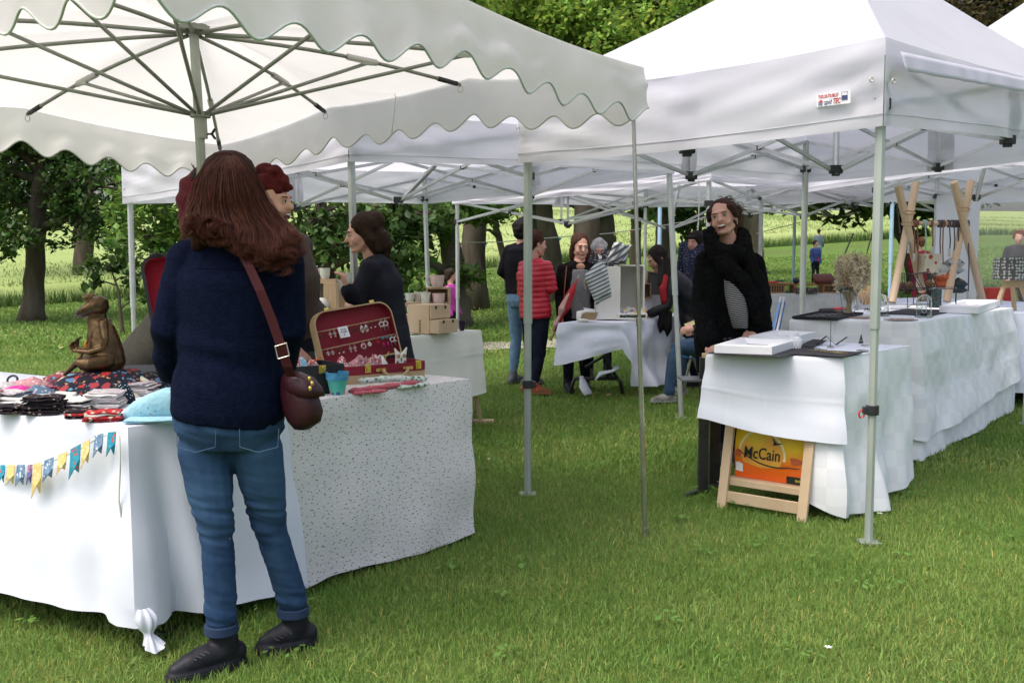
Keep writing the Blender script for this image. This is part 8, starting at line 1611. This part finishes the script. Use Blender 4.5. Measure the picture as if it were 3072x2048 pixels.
D = 9.9; J = JJ(D, dict(head=(1972, 778, -.05), neck=(1996, 822), chest=(2040, 862), waist=(2068, 920), pelvis=(2080, 975), shL=(2015, 845, -.17), shR=(2020, 832, .17), elL=(2003, 918, -.22), elR=(1990, 910, .2), wrL=(1952, 940, -.22), wrR=(1945, 935, .1), hipL=(2080, 995, -.08), hipR=(2080, 995, .08), knL=(2078, 1075, -.08), knR=(2085, 1075, .08), anL=(2086, 1150, -.08), anR=(2090, 1150, .08)))
for s in 'LR': J['to'+s] = J['an'+s]+Vector((-.16, 0, 0)); z_ = float(zt(J['to'+s].x, D)); J['to'+s].z = z_+.03; J['an'+s].z = z_+.10
def hair_long_black(root, L, rot, k):
    m = MB(); hair_cap(m, L, rot, k, 1.05, .006); m.limb([L(-.02, .03, .02), L(.02, .05, -.06), V(2000, 850, 9.75), V(1992, 880, 9.7)], [.08, .072, .06, .03]); m.limb([L(.05, -.02, .03), L(.075, -.01, -.05), V(1982, 850, 9.68), V(1984, 885, 9.66)], [.035, .035, .035, .018]); fuse(m, 'hair', HF('black_hair', (.012, .010, .010), (.022, .017, .015)), root, .010, 2, disp=folds(.005, 55, .2, 6))
r0, L, rot, _b = person('woman with long black hair leaning over the sewing table in a dark leather jacket', Vector((J['pelvis'].x, D, 0)), J, 1.0, skin=mat_skin2, f=(-.95, -.25, -.55), u=(-.5, 0, .86), top=M('black_leather_jacket', (.007, .008, .010), .55, (.012, .013, .016), 12, bump=.3, bscale=30, spec=.25), trousers=DDEN, shoes=BOOT, voxel=.0095, ext=(V(2075, 1005, D), .16, .14), hair=hair_long_black, top_disp=cross_folds(.010, 16, 4, [(1.0, .4)]))
m = MB(); m.limb([V(1996, 832, 9.70), V(1988, 865, 9.66), V(1992, 900, 9.66), V(1998, 920, 9.68)], [.03, .04, .035, .015]); fuse(m, 'red_scarf', M('scarf_red', (.30, .012, .018), .85), r0, .01, 2)
m = MB(); m.limb([V(1990, 930, 9.66), V(1985, 975, 9.64), V(1980, 1000, 9.62)], [.035, .045, .008]); m.limb([V(2008, 940, 9.66), V(2004, 985, 9.62), V(2001, 1010, 9.6)], [.03, .04, .008]); fuse(m, 'shawl_end', BCD, r0, .01, 2)
D = 11.2; J = standing(D, V(2095, 800, D).x, -.5, 1.02); J['head'] = V(2086, 728, D)
def hair_bangs(root, L, rot, k):
    m = MB(); hair_cap(m, L, rot, k, 1.07, .0); m.limb([L(-.05, -.070, .062), L(0, -.084, .062), L(.05, -.070, .062)], [.016, .018, .016]); m.limb([L(0, .07, .0), L(0, .08, -.07)], [.075, .04])
    for q in (-1, 1): m.limb([L(q*.07, -.02, .02), L(q*.078, -.03, -.06)], [.028, .012])
    fuse(m, 'hair', HF('black_hair', (.012, .010, .010), (.022, .017, .015)), root, .010, 2)
person('young woman with black fringe and a navy dotted blouse looking left', Vector((J['pelvis'].x, D, float(zt(J['pelvis'].x, D)))), J, 1.02, f=(-.75, -.75, -.1), top=M('navy_dotted', (.012, .016, .05), .85, pattern=pat_dots([(.35, .35, .45)], 50, .2)), trousers=DDEN, shoes=BOOT, voxel=.011, hair=hair_bangs)
# --- seated visitor, only knees, shoes and a hand show
D = 9.0; J = JJ(D, dict(head=(2165, 830, .3), neck=(2160, 880, .3), chest=(2150, 930, .25), waist=(2140, 990, .2), pelvis=(2130, 1035, .2), shL=(2140, 900, .1), shR=(2165, 900, .45), elL=(2125, 975, .0), elR=(2150, 975, .5), wrL=(2082, 985, -.1), wrR=(2095, 990, .35), hipL=(2125, 1040, .1), hipR=(2130, 1040, .3), knL=(2030, 1045, -.05), knR=(2045, 1035, .4), anL=(2006, 1145, -.1), anR=(2040, 1140, .4)))
for s in 'LR': J['to'+s] = J['an'+s]+Vector((-.14, -.02, 0)); z_ = float(zt(J['to'+s].x, D)); J['to'+s].z = z_+.03; J['an'+s].z = z_+.09
person('seated visitor in blue jeans and grey trainers reading a yellow leaflet', Vector((J['pelvis'].x, D, 0)), J, 1.0, f=(-.9, -.4, -.3), top=M('dark_wool', (.02, .017, .02), .9), trousers=M('mid_denim', (.022, .05, .10), .85, (.035, .075, .14), 20), shoes=M('grey_trainer', (.12, .115, .10), .8, (.30, .30, .28), 14), voxel=.010, hair=hair_short((.02, .012, .01), (.03, .02, .014), 'dark_hair'), legr=(.09, .068, .06, .050), eyes=False)
m = MB(); m.prism([V(2052, 972, 8.85), V(2078, 990, 8.85), V(2098, 985, 8.9), V(2098, 950, 8.95), V(2088, 958, 8.9)], Vector((0, .004, 0))); tag(m.build('leaflet', M('yellow_paper', (.68, .60, .30), .8)), 'pale yellow leaflet held by the seated visitor', 'leaflet')
# --- laughing seller of the jewellery stall
D = 6.35; CB_ = M('black_boucle', (.004, .0045, .005), .97, (.009, .0095, .010), 60, bump=.6, bscale=110, spec=.04); SCF = M('black_scarf', (.005, .005, .0055), .97, (.010, .010, .010), 50, bump=.6, bscale=90, spec=.04)
J = JJ(D, dict(head=(2168, 656, -.02), neck=(2192, 742), chest=(2190, 830), waist=(2188, 920), pelvis=(2188, 1010), shL=(2262, 790, -.02), shR=(2118, 782), elL=(2285, 905, -.02), elR=(2106, 915), wrL=(2262, 985, -.12), wrR=(2135, 1022, -.16), hipL=(2222, 1050), hipR=(2158, 1050)))
for s, q in (('L', .05), ('R', -.02)): h = J['hip'+s]; J['kn'+s] = Vector((h.x+q*.3, h.y-.02, .47)); J['an'+s] = Vector((h.x-.0, h.y+.0, .10)); J['to'+s] = Vector((h.x-.03, h.y-.16, .03))
def hair_curly(root, L, rot, k):
    m = MB(); m.ell(L(0, .030, .050), (.082*k, .092*k, .082*k), rot, 22, 14); m.ell(L(.0, .07, -.01), (.062*k, .05*k, .07*k), rot); m.limb([L(.04, .07, .06), L(.06, .11, .04), L(.05, .12, -.05), L(.05, .08, -.09)], [.04*k, .05*k, .045*k, .02*k]); [m.limb([L(q*.066, -.040, .058), L(q*.079, -.016, .020), L(q*.080, .004, .004)], [.018*k, .020*k, .014*k]) for q in (-1, 1)]; HC = HF('curly_hair', (.040, .020, .016), (.065, .032, .024)); hb = fuse(m, 'hair', HC, root, .007, 2, disp=lambda co, no: co+no*(.006*npnoise(co, 90, 5, 2))[:, None])
    rr = random.Random(8); m = MB()
    for i in range(170):
        t = rr.uniform(0, 1); a = rr.uniform(-.2, 2.4); st = L(rr.uniform(-.03, .07), .05+.05*math.cos(a)+rr.gauss(0, .012), .02+.085*math.sin(a)+rr.gauss(0, .015)); P = []; d = Vector((rr.uniform(.1, 1), rr.gauss(.2, .4), rr.gauss(.15, .7))).normalized(); Ln = rr.uniform(.03, .085)*k; ph = rr.uniform(0, 6.28); rc = rr.uniform(.005, .010)
        x_ = d.cross(Vector((0, 0, 1))).normalized(); y_ = d.cross(x_)
        for q in range(13): s_ = q/12; P.append(st+d*Ln*s_+(x_*math.cos(ph+s_*9)+y_*math.sin(ph+s_*9))*rc*min(1, s_*2)-Vector((0, 0, .04*s_*s_)))
        m.tube(P, .0021, 4, cap=False)
    m.build('curls', M('curl_strand', (.06, .026, .018), .5), hb)
r0, L, rot, b = person('laughing woman with curly pinned-up hair, black boucle coat and large black scarf', Vector((J['pelvis'].x, D, 0)), J, 1.03, f=(-.42, -1, .06), u=(-.22, .02, 1), top=CB_, trousers=DDEN, shoes=M('black_sneaker', (.02, .02, .025), .6), voxel=.0075, Wd=dict(sh=1.05, chest=1.12, waist=1.2, pelvis=1.2, chesty=1.1), ext=(V(2195, 1110, D), .225, .15), mouth='laugh', brow=(.05, .025, .018), hair=hair_curly, top_name='coat', sleeve=(.070, .066, .058), thick=.02, top_disp=lambda co, no: folds(.012, 13, .3, 5)(co, no))
m = MB(); m.limb([V(2130, 705, D-.07), V(2138, 740, D-.12), V(2170, 760, D-.15), V(2215, 762, D-.15), V(2232, 742, D-.10), V(2228, 712, D-.0), V(2205, 695, D+.10), V(2150, 690, D+.09), V(2130, 705, D-.05)], [.045, .052, .058, .060, .056, .05, .05, .05, .045], 14); m.limb([V(2150, 765, D-.14), V(2180, 800, D-.175), V(2225, 850, D-.18), V(2258, 905, D-.17), V(2268, 960, D-.16)], [.05, .062, .058, .052, .045], 14); m.limb([V(2240, 770, D-.12), V(2268, 840, D-.14), V(2282, 920, D-.13), V(2295, 985, D-.12)], [.05, .055, .06, .05], 14)
fuse(m, 'scarf', SCF, r0, .0085, 2, disp=lambda co, no: co+no*(.007*npnoise(co*np.array([1, 1, .4]), 55, 3, 2)+.003*npnoise(co, 160, 6, 1))[:, None])
STR = M('striped_jersey', (.28, .28, .28), .85, (.24, .24, .24), 8, pattern=pat_wave((.03, .03, .035), 24, .45, (0, -.15, 0), .9, 'Z')); m = MB(); X_, Y_ = Vector((1, 0, 0)), Vector((0, 1, 0))
m.loft([(V(2222, 985, D-.14), X_, Y_, .045, .07), (V(2215, 940, D-.15), X_, Y_, .060, .075), (V(2205, 880, D-.15), X_, Y_, .062, .07), (V(2190, 820, D-.14), X_, Y_, .045, .06), (V(2180, 790, D-.12), X_, Y_, .03, .05)], 20); fuse(m, 'striped_top', STR, r0, .008, 2, disp=folds(.005, 22, .4, 3))
m = MB(); m.tube([L(.083, .005, -.035)+Vector((math.cos(a*PI/8)*.004, math.cos(a*PI/8)*.008, math.sin(a*PI/8)*.016)) for a in range(17)], .0015, 5); m.build('earring', mat_sil, b)
# --- children and far visitors
def child(label, px, D, h, face, top, trousers, hairc, f, **kw):
    X = V(px, 800, D).x; k = h/1.65; J = standing(D, X, face, k); J['head'] = Vector(J['neck'])+Vector((0, 0, .17*k*1.15)); return person(label, Vector((X, D, float(zt(X, D)))), J, k*1.15 if False else k, f=f, top=top, trousers=trousers, shoes=BOOT, voxel=.016, hands=False, hair=hair_short(*hairc), eyes=kw.get('eyes', True))
child('small boy in a blue and red sweater on the far lawn', 2446, 22, .95, .3, M('blue_red_sweater', (.03, .06, .22), .85, pattern=pat_dots([(.45, .03, .04)], 4, .3)), DDEN, ((.03, .02, .015), (.04, .03, .02), 'child_hair', 1.08), (.4, -1, 0))
child('small boy in a grey jacket standing behind the boy in blue', 2454, 29, 1.0, 2.8, M('grey_blue_jacket', (.10, .14, .16), .85), M('pale_denim', (.2, .28, .33), .85), ((.02, .015, .012), (.03, .02, .015), 'child_hair_dark', 1.08), (.2, 1, 0), eyes=False)
child('girl in a dark red dress with brown hair seen behind the lamp rack', 2758, 16, 1.15, 2.6, M('dark_red_dress', (.22, .012, .03), .85), M('dark_red_dress', (.22, .012, .03), .85), ((.12, .055, .03), (.16, .08, .045), 'light_brown_hair', 1.1), (-.3, 1, 0), eyes=False)
child('child in a bright magenta jacket behind the tent legs', 1354, 12.6, 1.12, 1.2, M('magenta_jacket', (.45, .035, .33), .5, (.36, .03, .27), 8), DDEN, ((.03, .02, .015), (.04, .03, .02), 'child_hair', 1.08), (.9, .5, 0), eyes=False)
D = 13.5; J = standing(D, V(3052, 800, D).x, 0, .80); person('visitor with a reddish face seen blurred through the clear plastic window', Vector((J['pelvis'].x, D, float(zt(J['pelvis'].x, D)))), J, .80, f=(-.4, -1, 0), top=M('dark_top', (.006, .005, .007), .9, spec=.05), trousers=DDEN, shoes=BOOT, voxel=.016, hair=hair_short((.12, .03, .015), (.16, .05, .03), 'ginger_hair'))
